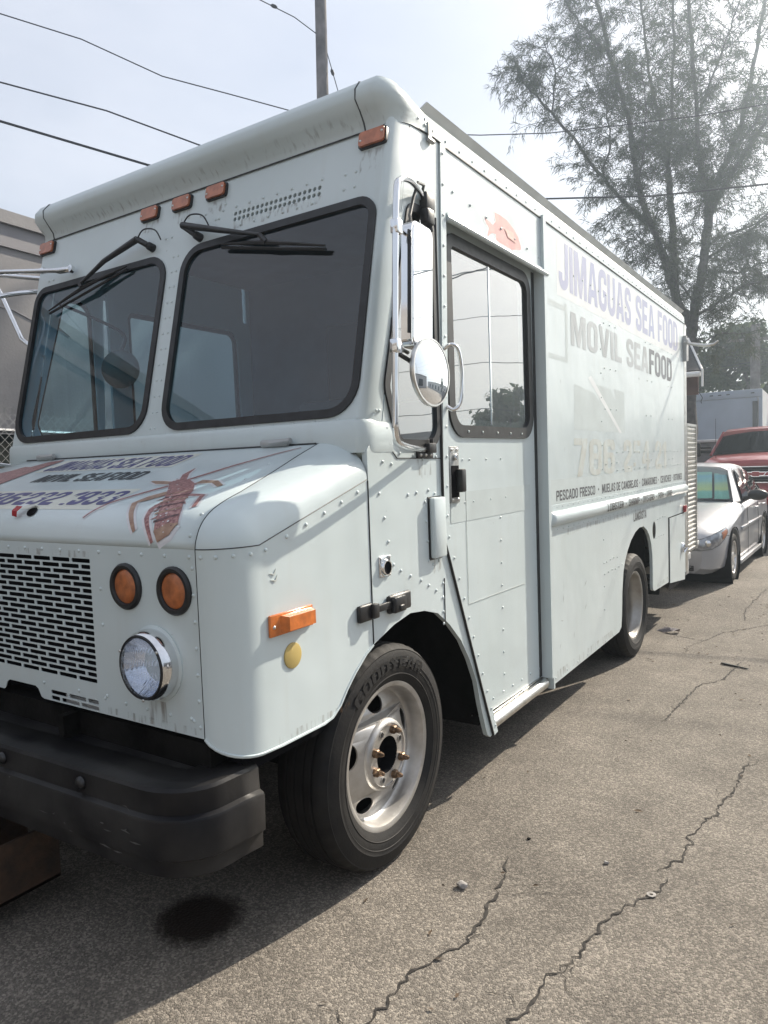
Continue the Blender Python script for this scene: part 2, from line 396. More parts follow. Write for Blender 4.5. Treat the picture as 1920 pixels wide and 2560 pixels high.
    L.new(t.outputs['Object'], n5.inputs['Vector'])
    bp = N.new('ShaderNodeBump'); bp.inputs['Strength'].default_value = .32; bp.inputs['Distance'].default_value = .03
    L.new(n5.outputs['Fac'], bp.inputs['Height']); L.new(bp.outputs['Normal'], b.inputs['Normal'])
    return m

WHITE = (.57, .645, .662)
M = {}
M['paint'] = paint_mat('white_paint', WHITE)
M['cap'] = paint_mat('roof_cap_paint', (.54, .61, .62), .4, dirt=(2.80, 2.825, .022))
M['rubber'] = pm('rubber_gasket', (.012, .013, .015), .45, var=.3, scale=20)
M['black'] = pm('black_plastic', (.016, .017, .019), .4, var=.3, scale=30)
M['dark'] = pm('dark_cavity', (.008, .008, .010), .9, spec=.05)
M['under'] = pm('underbody', (.010, .0095, .009), .85, var=.4, bump=.3, spec=.1)
M['bumper'] = pm('black_bumper', (.006, .006, .008), .38, var=.5, scale=5, col2=(.034, .033, .032), bump=.08, bscale=30, spec=.22)
M['rust'] = pm('rusty_steel', (.028, .019, .014), .8, var=.4, scale=14, col2=(.085, .048, .028), bump=.4, bscale=45)
M['chrome'] = pm('chrome', (.78, .79, .80), .09, 1, var=.03)
M['mirror'] = pm('mirror_glass', (.86, .88, .90), .01, 1, var=.01)
M['alu'] = pm('aluminium', (.62, .62, .60), .33, 1, var=.12, scale=20)
M['platemetal'] = pm('dull_plate', (.30, .31, .31), .45, .5, var=.2, scale=30)
M['railpaint'] = pm('pale_grey_rail', (.60, .61, .60), .5, var=.08)
M['alupaint'] = pm('grey_rail', (.42, .43, .43), .45, .3, var=.1)
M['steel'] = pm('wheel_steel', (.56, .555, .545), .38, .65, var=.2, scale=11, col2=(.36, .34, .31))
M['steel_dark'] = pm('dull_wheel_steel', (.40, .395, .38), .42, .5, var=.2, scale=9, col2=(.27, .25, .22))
M['bolt'] = pm('rusty_nut', (.20, .13, .08), .5, .6, var=.4, scale=60)
M['tyre'] = pm('tyre_rubber', (.010, .010, .011), .68, var=.3, scale=12, col2=(.022, .021, .020), bump=.1, bscale=80, spec=.25)
M['amber'] = pm('amber_lens', (.62, .17, .03), .22, var=.15, scale=30, coat=.6)
M['amber_dull'] = pm('amber_lens_dull', (.42, .13, .04), .4, var=.2, scale=40, coat=.3)
M['amber_roof'] = pm('amber_lens_faded', (.45, .15, .07), .35, var=.15, scale=30, coat=.4)
M['yellow'] = pm('yellow_reflector', (.46, .35, .12), .5, var=.06)
M['red'] = pm('red_lens', (.35, .02, .03), .25, coat=.5)
M['glass'] = glassmat('tinted_glass', (.58, .72, .73), refl=.36, dust=.03)
M['glass_d'] = glassmat('windscreen_glass', (.48, .74, .88), refl=.08, dust=.010)
M['clear'] = glassmat('clear_glass', (.86, .92, .91), refl=.05)
M['lensglass'] = glassmat('lamp_lens_glass', (.9, .92, .95), .02)
M['disc'] = pm('mirror_back', (.06, .085, .075), .4, .2, var=.3, scale=9)
M['navy'] = pm('navy_vinyl', (.035, .035, .13), .4, var=.15, scale=18, col2=(.09, .08, .24))
M['blackvinyl'] = pm('black_vinyl', (.03, .035, .04), .4, var=.2, scale=25)
M['sticker'] = pm('white_vinyl', (.70, .73, .74), .35, var=.03)
M['sticker_y'] = pm('yellowed_vinyl', (.62, .63, .56), .4, var=.06)
M['lavender'] = pm('glare_washed_navy_vinyl', (.33, .36, .54), .42, var=.10, scale=2, col2=(.43, .45, .58))  # glare wash put into the letters' colour; the print itself is navy
M['greyvinyl'] = pm('glare_washed_black_vinyl', (.44, .475, .49), .42, var=.1, scale=3)  # letters paled in colour to imitate glare on the side
M['greyvinyl2'] = pm('glare_tinged_black_vinyl', (.15, .16, .18), .42, var=.25, scale=4)  # rearmost word, with less glare put into its colour
M['ghost'] = pm('ghost_print', (.50, .565, .57), .45, var=.04, scale=6)
M['ghost2'] = pm('ghost_print_tan', (.43, .44, .40), .5, var=.12, scale=10, col2=(.52, .58, .575))
M['scuff'] = pm('scuff_grey', (.24, .25, .25), .6)
M['wornblack'] = pm('worn_black_print', (.05, .055, .06), .45, var=.3, scale=90, col2=(.09, .09, .10))

# ------------------------------------------------------------------ ground
def gz(x, y):
    t = min(1, max(0, (y-4.6)/2.8)); a = .143*t*t*(3-2*t)
    return a + .031*max(0, min(y, 40)-7.4)*(1 if y > 7.4 else 0)

m, nt, out = newmat('asphalt'); N = nt.nodes; L = nt.links
b = N.new('ShaderNodeBsdfPrincipled'); L.new(b.outputs[0], out.inputs[0]); b.inputs['Roughness'].default_value = .85
b.inputs['Specular IOR Level'].default_value = .3
t = N.new('ShaderNodeTexCoord')
v1 = N.new('ShaderNodeTexVoronoi'); v1.inputs['Scale'].default_value = 150
v2 = N.new('ShaderNodeTexVoronoi'); v2.inputs['Scale'].default_value = 330
for v in (v1, v2): L.new(t.outputs['Object'], v.inputs['Vector'])
r1 = N.new('ShaderNodeValToRGB'); r1.color_ramp.elements[0].position = .1; r1.color_ramp.elements[1].position = .92
r1.color_ramp.elements[0].color = (.14, .125, .106, 1); r1.color_ramp.elements[1].color = (.53, .475, .40, 1)
e = r1.color_ramp.elements.new(.55); e.color = (.225, .20, .172, 1)
sepc = N.new('ShaderNodeSeparateColor'); L.new(v1.outputs['Color'], sepc.inputs[0]); L.new(sepc.outputs[0], r1.inputs[0])
r2 = N.new('ShaderNodeValToRGB'); r2.color_ramp.elements[0].color = (.10, .09, .078, 1); r2.color_ramp.elements[1].color = (.33, .295, .25, 1)
sep2 = N.new('ShaderNodeSeparateColor'); L.new(v2.outputs['Color'], sep2.inputs[0]); L.new(sep2.outputs[1], r2.inputs[0])
mxa = N.new('ShaderNodeMix'); mxa.data_type = 'RGBA'; mxa.inputs['Factor'].default_value = .45
L.new(r1.outputs[0], mxa.inputs['A']); L.new(r2.outputs[0], mxa.inputs['B'])
nb = N.new('ShaderNodeTexNoise'); nb.inputs['Scale'].default_value = .9; nb.inputs['Detail'].default_value = 6
L.new(t.outputs['Object'], nb.inputs['Vector'])
mrb = N.new('ShaderNodeMapRange'); mrb.inputs['From Min'].default_value = .34; mrb.inputs['From Max'].default_value = .62; mrb.inputs['To Min'].default_value = .50; mrb.inputs['To Max'].default_value = .86
nb2 = N.new('ShaderNodeTexNoise'); nb2.inputs['Scale'].default_value = 3.7; nb2.inputs['Detail'].default_value = 5; nb2.inputs['Roughness'].default_value = .65
L.new(t.outputs['Object'], nb2.inputs['Vector'])
mxn_ = N.new('ShaderNodeMix'); mxn_.data_type = 'FLOAT'; mxn_.inputs['Factor'].default_value = .45
L.new(nb.outputs['Fac'], mxn_.inputs['A']); L.new(nb2.outputs['Fac'], mxn_.inputs['B']); L.new(mxn_.outputs['Result'], mrb.inputs['Value'])
mulc = N.new('ShaderNodeVectorMath'); mulc.operation = 'SCALE'
L.new(mxa.outputs['Result'], mulc.inputs[0]); L.new(mrb.outputs['Result'], mulc.inputs['Scale'])
L.new(mulc.outputs[0], b.inputs['Base Color'])
bp = N.new('ShaderNodeBump'); bp.inputs['Strength'].default_value = .8; bp.inputs['Distance'].default_value = .003
addm = N.new('ShaderNodeMath'); addm.operation = 'ADD'
L.new(v1.outputs['Distance'], addm.inputs[0]); L.new(v2.outputs['Distance'], addm.inputs[1])
inv = N.new('ShaderNodeMath'); inv.operation = 'MULTIPLY'; inv.inputs[1].default_value = -1
L.new(addm.outputs[0], inv.inputs[0]); L.new(inv.outputs[0], bp.inputs['Height'])
L.new(bp.outputs['Normal'], b.inputs['Normal'])
M['asphalt'] = m

g = MB()
xs = [-180, -100, -40, -20, -10, -5, -3, -2, -1, 0, 1, 2, 3, 5, 10, 20, 40, 100, 180]
ys = [-180, -100, -30, -10, -4, 0, 3] + [4.4+.3*i for i in range(14)] + [9, 11, 14, 18, 24, 40, 100, 180]
vs = [(x, y, gz(x, y)) for x in xs for y in ys]
ny = len(ys); fs = [(i*ny+j, (i+1)*ny+j, (i+1)*ny+j+1, i*ny+j+1) for i in range(len(xs)-1) for j in range(ny-1)]
g.add(vs, fs)
tag(g.build('ground', M['asphalt'], None, 60), 'grey cracked asphalt lot under the truck', kind='structure')

# cracks: thin jagged open joints
M['crack'] = pm('crack_dark', (.035, .031, .027), .95, var=.4, scale=30)
def crack_pts(pts, step=.019, jit=.013):
    out = []
    for (a, b_) in zip(pts[:-1], pts[1:]):
        a = Vector(a); b_ = Vector(b_); n = max(1, int((b_-a).length/step))
        d = (b_-a); nrm = Vector((-d.y, d.x)).normalized()
        for k in range(n):
            out.append(a+d*k/n+nrm*random.gauss(0, jit)*.6)
    out.append(Vector(pts[-1])); return out
cr = MB()
rb = random.Random(3)
CRK = [([(.34, .26), (.38, .13), (.41, -.01), (.43, -.12), (.43, -.3), (.40, -.39), (.36, -.51), (.37, -.65), (.37, -.80), (.34, -1.0)], .007),
       ([(.41, -.01), (.49, .06), (.6, .12), (.68, .2)], .002),
       ([(.43, -.3), (.48, -.28), (.53, -.3)], .002),
       ([(1.02, 1.72), (.99, 1.62), (.99, 1.37), (.95, 1.02), (.91, .81), (.9, .56), (.85, .43)], .006),
       ([(.9, .41), (.86, .26), (.78, .09), (.76, -.1), (.76, -.17), (.71, -.32), (.70, -.46), (.66, -.7)], .007),
       ([(.72, 3.84), (.67, 3.23), (.56, 3.03), (.53, 2.54), (.51, 2.12)], .007),
       ([(.85, 5.4), (.77, 5.32), (.44, 4.88), (.35, 4.47), (.14, 4.57), (-.09, 4.74)], .007),
       ([(.62, 7.0), (.52, 5.89), (.56, 5.4)], .006), ([(.35, 4.47), (.28, 4.2), (.30, 3.9)], .004)]
for pts, w in list(CRK):
    for k in range(5 if w > .005 else 0):
        q_ = Vector(pts[rb.randrange(1, len(pts)-1)]); a_ = rb.uniform(0, 6.28); l_ = rb.uniform(.05, .22)
        CRK.append(([tuple(q_), tuple(q_+Vector((math.cos(a_), math.sin(a_)))*l_*.5), tuple(q_+Vector((math.cos(a_+.5), math.sin(a_+.5)))*l_)], .0022))
for pts, w in CRK:
    pp = crack_pts(pts); n = len(pp); vs = []; fs = []
    for i, p in enumerate(pp):
        d = (pp[min(i+1, n-1)]-pp[max(i-1, 0)]).normalized(); nn = Vector((-d.y, d.x))
        ww = w*random.choice((.25, .45, .6, .8, .8, 1.3))*(min(1, i/4+.1))*(min(1, (n-1-i)/4+.1))*.75
        for s in (-1, 1):
            q = p+nn*ww*s; vs.append((q.x, q.y, gz(q.x, q.y)+.003))
        if i: fs.append((2*i-2, 2*i-1, 2*i+1, 2*i))
    cr.add(vs, fs)
tag(cr.build('asphalt_crack', M['crack'], None, 0), 'dark jagged cracks running across the asphalt', kind='stuff')
# oil stain
st = MB(); n = 60; vs = [(-.372, -.640, .0045)]
for k in range(n):
    a = 2*math.pi*k/n
    rr = 1+.13*math.sin(3*a+1)+.08*math.sin(5*a)+random.uniform(-.05, .05)
    ux, uy = math.cos(a)*.20*rr, math.sin(a)*.205*rr
    vs.append((-.372+ux, -.640+uy, .0045))
st.add(vs, [(0, 1+k, 1+(k+1) % n) for k in range(n)])
m, nt, out = newmat('soaked_oil'); N = nt.nodes; L = nt.links
pb = N.new('ShaderNodeBsdfPrincipled'); pb.inputs['Base Color'].default_value = (.020, .014, .011, 1); pb.inputs['Roughness'].default_value = .5
trn = N.new('ShaderNodeBsdfTransparent'); mo = N.new('ShaderNodeMixShader')
t = N.new('ShaderNodeTexCoord'); mpo = N.new('ShaderNodeMapping'); mpo.inputs['Location'].default_value = (.372, .640, 0)
L.new(t.outputs['Object'], mpo.inputs['Vector'])
lno = N.new('ShaderNodeVectorMath'); lno.operation = 'LENGTH'; L.new(mpo.outputs['Vector'], lno.inputs[0])
no = N.new('ShaderNodeTexNoise'); no.inputs['Scale'].default_value = 26; no.inputs['Detail'].default_value = 6; no.inputs['Roughness'].default_value = .7; L.new(t.outputs['Object'], no.inputs['Vector'])
mao = N.new('ShaderNodeMath'); mao.operation = 'MULTIPLY_ADD'; mao.inputs[1].default_value = .085; L.new(no.outputs['Fac'], mao.inputs[0]); L.new(lno.outputs['Value'], mao.inputs[2])
rgo = N.new('ShaderNodeMapRange'); rgo.inputs['From Min'].default_value = .135; rgo.inputs['From Max'].default_value = .205; rgo.inputs['To Min'].default_value = .93; rgo.inputs['To Max'].default_value = 0
L.new(mao.outputs[0], rgo.inputs['Value']); L.new(rgo.outputs['Result'], mo.inputs[0])
vo = N.new('ShaderNodeTexVoronoi'); vo.inputs['Scale'].default_value = 95; L.new(t.outputs['Object'], vo.inputs['Vector'])
bo = N.new('ShaderNodeBump'); bo.inputs['Strength'].default_value = .9; bo.inputs['Distance'].default_value = -.004; L.new(vo.outputs['Distance'], bo.inputs['Height']); L.new(bo.outputs['Normal'], pb.inputs['Normal'])
L.new(trn.outputs[0], mo.inputs[1]); L.new(pb.outputs[0], mo.inputs[2]); L.new(mo.outputs[0], out.inputs[0]); M['oil'] = m
tag(st.build('oil_stain', M['oil'], None, 0), 'dark wet oil stain on the asphalt in the shade before the bumper', kind='structure')

# ================================================================== STEP VAN
TH = math.atan(.0285)
van = empty('step_van', 'white riveted seafood delivery step van with amber roof lamps and black bumper', 'van', (0, 0, 0), (TH, 0, 0))
CX = -1.135; XL = 2*CX
def yf(z): return -.1+.235*(z-1.69)
NF = Vector((0, -1, .235)).normalized()
def FR(u, v, w=0): return Vector((u, yf(v), v))+NF*w            # tilted cab front
def SD(u, v, w=0): return Vector((w, u, v))                     # driver side, x = 0
def SL(u, v, w=0): return Vector((XL-w, u, v))                  # passenger side
def FP(u, v, w=0): return Vector((u, -.81-w, v))                # grille panel
def mirx(p): return (2*CX-p[0], p[1], p[2])

RIV = {}
def riv(key, p, n, r=.0065): RIV.setdefault(key, []).append((Vector(p), Vector(n).normalized(), r))
def rivline(key, a, b, step, n, r=.0065, fn=None):
    a = Vector(a); b = Vector(b); k = max(1, round((b-a).length/step))
    for i in range(k+1): riv(key, a.lerp(b, i/k), n, r)
def build_rivets(key, parent, mat):
    mb = MB()
    for p, n, r in RIV.get(key, []):
        u = n.orthogonal().normalized(); w = n.cross(u); vs = []; fs = []
        for (rr, h) in ((1, 0), (.88, .42), (.48, .66)):
            for k in range(8):
                a = math.pi*k/4; vs.append(p+(u*math.cos(a)+w*math.sin(a))*r*rr+n*r*h)
        vs.append(p+n*r*.72)
        for i in range(2):
            for k in range(8): fs.append((i*8+k, i*8+(k+1) % 8, i*8+8+(k+1) % 8, i*8+8+k))
        for k in range(8): fs.append((16+k, 16+(k+1) % 8, 24))
        mb.add(vs, fs)
    o = mb.build('rivets', mat, parent, 60, recalc=False); o['kind'] = 'stuff'
    return o

# ---- rear body sides
RB = [(1.69, 2.825), (1.69, .205), (3.10, .215), (3.16, .24), (3.181, .324), (3.20, .50), (3.238, .642), (3.29, .72), (3.369, .79), (3.47, .855), (3.60, .905),
      (3.731, .930), (3.873, .927), (3.99, .885), (4.069, .83), (4.13, .75), (4.164, .658), (4.175, .50), (4.168, .40), (4.18, .352), (4.228, .332), (5.72, .30), (5.72, 2.825)]
side = panel('body_side', [RB, ellipse(4.24, .86, .062, .076)], .025, SD, M['paint'], van)
panel('body_side', [RB], .025, SL, M['paint'], van)
mb = MB(); mb.add([(-.003, p[0], p[1]) for p in ellipse(4.24, .86, .064, .078, 28)], [tuple(range(28))])  # flush dark disc painted in for the shade inside the opening
mb.build('fuel_filler_shade', M['dark'], side)
# compartment door low at the rear
mb = MB(); mb.box(.0005, .002, 4.80, 5.555, .235, .925)
cdoor_gap = mb.build('door_gap', M['dark'], side)
cd = panel('compartment_door', [[(4.835, .305), (5.53, .236), (5.53, .915), (4.835, .915)]], .006, lambda u, v, w: SD(u, v, w+.0075), M['paint'], van)
mb = MB(); mb.lathe([(.05, .0), (.05, .012), (.04, .02), (0, .022)], (.008, 5.40, .575), (1, 0, 0), 20); mb.tube([(.03, 5.40, .61), (.045, 5.44, .575), (.03, 5.40, .53)], .010, 6)
mb.build('door_lock', M['chrome'], cd)
mb = MB(); mb.box(-.02, .002, 5.60, 5.72, .30, 2.82); mb.box(.0, .0035, 5.645, 5.652, .30, 2.815)
mb.build('corner_post', M['alu'], van)
mb = MB(); mb.box(.003, .035, 5.475, 5.535, .925, .995, .01)
mb.build('tail_marker', M['red'], van)
# rub rail
mb = MB(); mb.box(.0, .0035, 1.692, 5.645, 1.084, 1.239)
NA = 10
def railp(i, j):
    a = math.pi*(j)-math.pi/2; y = 1.695+i*3.94
    e = min(1, (i*3.94+.001)/.03, ((1-i)*3.94+.001)/.03) ** .5
    return (.0035+.034*math.cos(a)*e, y, 1.160+.043*math.sin(a)*(.75+.25*e))
mb.grid(lambda i, j: railp([0, .002, .005, .01, .25, .5, .75, .99, .995, .998, 1][int(round(i*10))], j), 10, NA)
rail = mb.build('rub_rail', M['paint'], van, 50)
for zz in (1.227, 1.096): rivline('side', (.0035, 1.72, zz), (.0035, 5.62, zz), .098, (1, 0, 0), .005)
# skirts / roof / post rivets
rivline('side', (.005, .56, 2.842), (.005, 5.60, 2.842), .125, (1, 0, 0), .0065)
rivline('side', (0, 1.75, .235), (0, 2.95, .225), .19, (1, 0, 0))
for yy in (2.74,):
    rivline('side', (0, yy, 2.40), (0, yy, .45), .165, (1, 0, 0), .006)
for (ya, zz, n, st) in ((2.82, 2.425, 3, .14), (4.0, 2.44, 2, .16), (4.85, 2.45, 2, .16), (2.82, 2.12, 3, .14), (4.05, 2.13, 2, .16), (4.85, 2.14, 2, .16), (2.82, 1.84, 3, .14), (4.0, 1.84, 2, .16), (4.85, 1.84, 2, .16),
                        (2.82, 1.46, 3, .14), (4.0, 1.47, 2, .16), (4.85, 1.47, 2, .16), (3.1, 1.54, 15, .165), (3.1, 1.41, 15, .165), (2.2, 2.62, 8, .17), (2.8, .78, 4, .09), (2.75, .70, 6, .09), (4.3, .79, 4, .1), (4.36, .95, 4, .1)):
    for k in range(n):
        riv('side', (0.0015, ya+st*k, zz+.012*((k*7) % 3-1)*.3), (1, 0, 0), .0058)

# ---- cab sides
CS = [(.01, 1.665), (-.06, 1.60), (-.097, 1.56), (-.097, .862), (.042, .905), (.16, .925), (.274, .913), (.38, .882), (.479, .814), (.58, .722), (.657, .616), (.72, .50), (.754, .382),
      (.795, .27), (.819, .215), (.85, .195), (.88, .20), (.448, 1.18), (.452, 1.5), (.516, 2.825), (.285, 2.825), (yf(2.775)+.11, 2.775)]
qwin = [(.235, 2.515, .07), (.443, 2.515, .11), (.443, 1.565, .10), (.10, 1.565, .07), (.022, 1.79, .09)]
def shrink(pts, d):
    c = Vector((sum(p[0] for p in pts)/len(pts), sum(p[1] for p in pts)/len(pts))); out = []
    N_ = len(pts)
    for i in range(N_):
        p = Vector(pts[i][:2]); a = Vector(pts[i-1][:2]); b_ = Vector(pts[(i+1) % N_][:2])
        d1 = (p-a).normalized(); d2 = (b_-p).normalized()
        n1 = Vector((-d1.y, d1.x)); n2 = Vector((-d2.y, d2.x))
        if n1.dot(c-p) < 0: n1 = -n1
        if n2.dot(c-p) < 0: n2 = -n2
        k = d/(1+n1.dot(n2)); q = p+(n1+n2)*k
        out.append((q.x, q.y, max(.01, (pts[i][2] if len(pts[i]) > 2 else 0)-d)))
    return out
def window(name, pts, fn, parent, gw=.032, lift=.008, glass=None, depth=.02, gname='gasket'):
    o = rpoly(pts, 7); i = rpoly(shrink(pts, gw), 7)
    gasket = panel(gname, [o, i], depth, lambda u, v, w: fn(u, v, w+lift), M['rubber'], parent, 40)
    mid = rpoly(shrink(pts, gw*.7), 7)
    mbx = MB(); mbx.add([fn(p[0], p[1], -.004) for p in mid], [tuple(range(len(mid)))])
    gl = mbx.build(name, glass or M['glass'], parent, 0, recalc=False)
    return gasket, gl
for fn in (SD, SL):
    cs = panel('cab_side', [CS, rpoly(shrink(qwin, .02), 7)], .022, fn, M['paint'], van)
    window('quarter_window', qwin, fn, van, .034, glass=M['glass'] if fn is SD else M['clear'])
# header panel above the sliding door
for fn in (SD, SL):
    panel('door_header', [[(.516, 2.825), (.505, 2.53), (1.66, 2.53), (1.66, 2.825)]], .02, fn, M['paint'], van)
# riveted strip down the door's leading edge
def strip_poly(w):
    return [(.447, 1.19), (.451, 1.5), (.507, 2.82), (.507+w, 2.82), (.452+w, 1.5), (.448+w, 1.21), (.905+w*.35, .20), (.879, .195)]
panel('door_strip', [strip_poly(.045)], .006, lambda u, v, w: SD(u, v, w+.008), M['paint'], van)
mb = MB(); mb.tube([(.006, .446, 2.5), (.006, .441, 1.19), (.006, .872, .20)], .006, 6); mb.build('door_seal', M['rubber'], van)
rivline('side', (.008, .522, 2.78), (.008, .474, 1.28), .125, (1, 0, 0), .0065)
rivline('side', (.008, .482, 1.19), (.008, .893, .24), .105, (1, 0, 0), .0065)
# sliding door, set back
def DR(u, v, w=0): return Vector((-.045+w, u, v))
dwin = [(.605, 2.505, .08), (1.578, 2.505, .11), (1.588, 1.62, .13), (.605, 1.615, .13)]
DO = [(.50, 2.55), (.50, 1.1), (.93, .278), (1.665, .27), (1.665, 2.55)]
def DL(u, v, w=0): return Vector((XL+.045-w, u, v))
dd = panel('sliding_door', [DO, rpoly(shrink(dwin, .03), 7)], .02, DR, M['paint'], van)
gk, gl = window('door_glass', dwin, DR, dd, .055, .010)
mb = MB(); mb.box(-.05, -.046, 1.060, 1.072, 1.68, 2.45); mb.build('glass_edge', M['chrome'], dd)
panel('window_frame', [rpoly(shrink(dwin, .045)), rpoly([(.655, 2.44, .05), (1.43, 2.44, .05), (1.43, 1.70, .05), (.655, 1.70, .05)])], .03, lambda u, v, w: DR(u, v, w-.006), M['black'], dd)
panel('sliding_door', [DO, rpoly(shrink(dwin, .03), 7)], .02, DL, M['paint'], van)
window('door_glass', dwin, DL, van, .055, .010, M['clear'])
for yy in (.78, .93, 1.1, 1.26, 1.41): riv('side', (-.034, yy, 1.643), (1, 0, 0), .006)
for zz, ys_ in ((1.515, (.73, .8, .98, 1.15)), (1.32, (.74, .83, 1.02, 1.2))):
    for yy in ys_: riv('side', (-.045, yy, zz-.0), (1, 0, 0), .006)
rivline('side', (-.045, 1.13, 1.22), (-.045, 1.13, .42), .115, (1, 0, 0), .0065)
rivline('side', (-.045, .99, .335), (-.045, 1.6, .325), .12, (1, 0, 0), .0065)
rivline('side', (-.045, 1.60, 2.3), (-.045, 1.60, .5), .15, (1, 0, 0), .005)
rivline('side', (0.0015, .62, 2.655), (0.0015, 1.62, 2.60), .17, (1, 0, 0), .0065)
# faint grey band on the door
mb = MB(); mb.add([DR(.60, 1.235, .0015), DR(1.53, 1.235, .0015), DR(1.53, 1.37, .0015), DR(.60, 1.37, .0015)], [(0, 1, 2, 3)])
mb.build('worn_band', M['ghost'], dd, 0)
mb = MB(); mb.tube([DR(.75, 1.37, .002), DR(.75, .85, .002), DR(1.42, .84, .002)], .0012, 4); mb.build('scratch', M['ghost2'], dd)
# door handle
hd = MB(); hd.box(-.045, -.034, .585, .675, 1.325, 1.575, .004)
hp = hd.build('handle_plate', M['platemetal'], dd)
mb = MB(); mb.box(-.034, -.030, .598, .662, 1.35, 1.49); mb.build('handle_recess', M['dark'], hp)
mb = MB(); mb.box(-.032, .004, .628, .672, 1.372, 1.475, .008); mb.build('handle_grip', M['black'], hp)
mb = MB(); mb.lathe([(.014, 0), (.014, .01), (.010, .013), (0, .013)], (-.034, .63, 1.527), (1, 0, 0), 14); mb.build('lock', M['chrome'], hp)
for yy, zz in ((.605, 1.56), (.655, 1.56), (.605, 1.34), (.655, 1.34)): riv('chr', (-.034, yy, zz), (1, 0, 0), .008)
# drip rail and door post
mb = MB(); mb.tube([(.010, .545, 2.526), (.016, .575, 2.524), (.016, 1.70, 2.522)], .012, 8); mb.box(0, .012, .545, 1.70, 2.522, 2.548)
mb.build('drip_rail', M['paint'], van)
mb = MB(); mb.box(-.06, .018, 1.650, 1.690, .262, 2.832); mb.box(-.02, .018, 1.672, 1.690, .195, .262); mb.box(-.07, -.052, 1.60, 1.652, .27, 2.53)
mb.build('door_post', M['paint'], van)
mb = MB(); mb.box(-.07, -.043, 1.612, 1.652, .27, 2.53); mb.build('post_seal', M['rubber'], van)
# step sill with grating
mb = MB(); mb.tube([(-.028, .885, .232), (-.028, 1.645, .232)], .030, 14); mb.box(-.055, -.02, .885, 1.645, .205, .25)
sill = mb.build('step_sill', M['alu'], van)
mb = MB(); mb.box(-.30, -.06, .9, 1.645, .225, .235); mb.build('step_well', M['dark'], sill)
gr = MB()
for k in range(18):
    y0 = .90+k*.042
    if k % 4 != 3: gr.tube([(-.05, y0, .265), (-.115, y0+.01, .265)], .0035, 5)
gr.tube([(-.05, .89, .262), (-.05, 1.64, .262)], .005, 6); gr.tube([(-.115, .89, .268), (-.115, 1.64, .268)], .004, 6)
gr.build('step_grating', M['alu'], sill)

# ---- cab front
wsR = [(-1.085, 2.505, .12), (-.034, 2.508, .085), (-.034, 1.680, .13), (-1.085, 1.682, .12)]
wsL = [(-1.185, 2.505, .12), (2*CX+.034, 2.508, .085), (2*CX+.034, 1.680, .13), (-1.185, 1.682, .12)]
wsL = wsL[::-1]
vents = [ellipse(-.781+k*.0254, zz, .0093, .0095, 12) for k in range(19) for zz in (2.600, 2.574)]
outer = [(2*CX+.03, 1.662), (-.03, 1.662), (-.03, 2.785), (2*CX+.03, 2.785)]
front = panel('cab_front', [outer, rpoly(shrink(wsR, .02)), rpoly(shrink(wsL, .02))]+vents, .02, FR, M['paint'], van)
for w_ in (wsR, wsL):
    window('windshield', w_, FR, van, .031, .009, M['glass_d'])
mb = MB(); mb.box(-.86, -.25, yf(2.59)+.030, yf(2.59)+.036, 2.56, 2.615); mb.build('vent_shade_plate', M['dark'], front)  # dark plate added close behind so the vent holes read as shaded
# rounded A pillars
for sgn in (1, -1):
    mb = MB()
    def pil(i, j, sgn=sgn):
        z = 1.655+(2.825-1.655)*j; a = math.pi/2*i
        x = -.03+.03*math.sin(a); y = yf(z)+.11*(1-math.cos(a))
        return (x, y, z) if sgn > 0 else (2*CX-x, y, z)
    mb.grid(pil, 8, 10)
    mb.build('pillar', M['paint'], van, 60, solid=0)
# cowl band under the windshields, wrapping to the sides
path = []
for k in range(13): path.append(((CX-(-CX)) and (2*CX+.06+(-.12-2*CX)*k/12), yf(1.66), 0, -1))
def cowl_path():
    pts = []; y0 = yf(1.66)-.012; r_ = .035
    ry_ = .075; h = [(-r_+r_*math.sin(math.pi/2*k/6), y0+ry_*(1-math.cos(math.pi/2*k/6)), math.sin(math.pi/2*k/6), -math.cos(math.pi/2*k/6)) for k in range(7)]+[(0, .0, 1, 0), (0, .03, 1, 0), (0, .07, 1, 0)]
    mid = [(XL+r_+(-2*r_-XL)*k/12, y0, 0, -1) for k in range(1, 12)]
    return [(2*CX-x, y, -nx, ny) for (x, y, nx, ny) in h[::-1]]+mid+h
cp = cowl_path()
prof = [(-.10, 1.684), (-.005, 1.668), (.003, 1.655), (.006, 1.605), (.004, 1.565), (.001, 1.550)]
mb = MB()
mb.add([(x+nx*o, y+ny*o, z) for (x, y, nx, ny) in cp for (o, z) in prof], [(i*6+j, i*6+6+j, i*6+7+j, i*6+1+j) for i in range(len(cp)-1) for j in range(5)])
cowl = mb.build('cowl', M['paint'], van, 45)
# clearance lamps
def lamp(xc, zc, w, h):
    o = panel('clearance_lamp', [rpoly([(xc-w/2, zc-h/2, .012), (xc+w/2, zc-h/2, .012), (xc+w/2, zc+h/2, .012), (xc-w/2, zc+h/2, .012)], 3)], .012, lambda u, v, wv: FR(u, v, wv+.012), M['black'], van)
    panel('lens', [rpoly([(xc-w/2+.006, zc-h/2+.005, .01), (xc+w/2-.006, zc-h/2+.005, .01), (xc+w/2-.006, zc+h/2-.005, .01), (xc-w/2+.006, zc+h/2-.005, .01)], 3)], .012, lambda u, v, wv: FR(u, v, wv+.022), M['amber_roof'], o)
    for s in (-1, 1): riv('chr', FR(xc+s*w*.38, zc+s*h*.12, .022), NF, .0055)
for xc in (-1.352, -1.13, -.909): lamp(xc, 2.726, .124, .064)
lamp(-.080, 2.730, .126, .066); lamp(-2.19, 2.728, .126, .066)
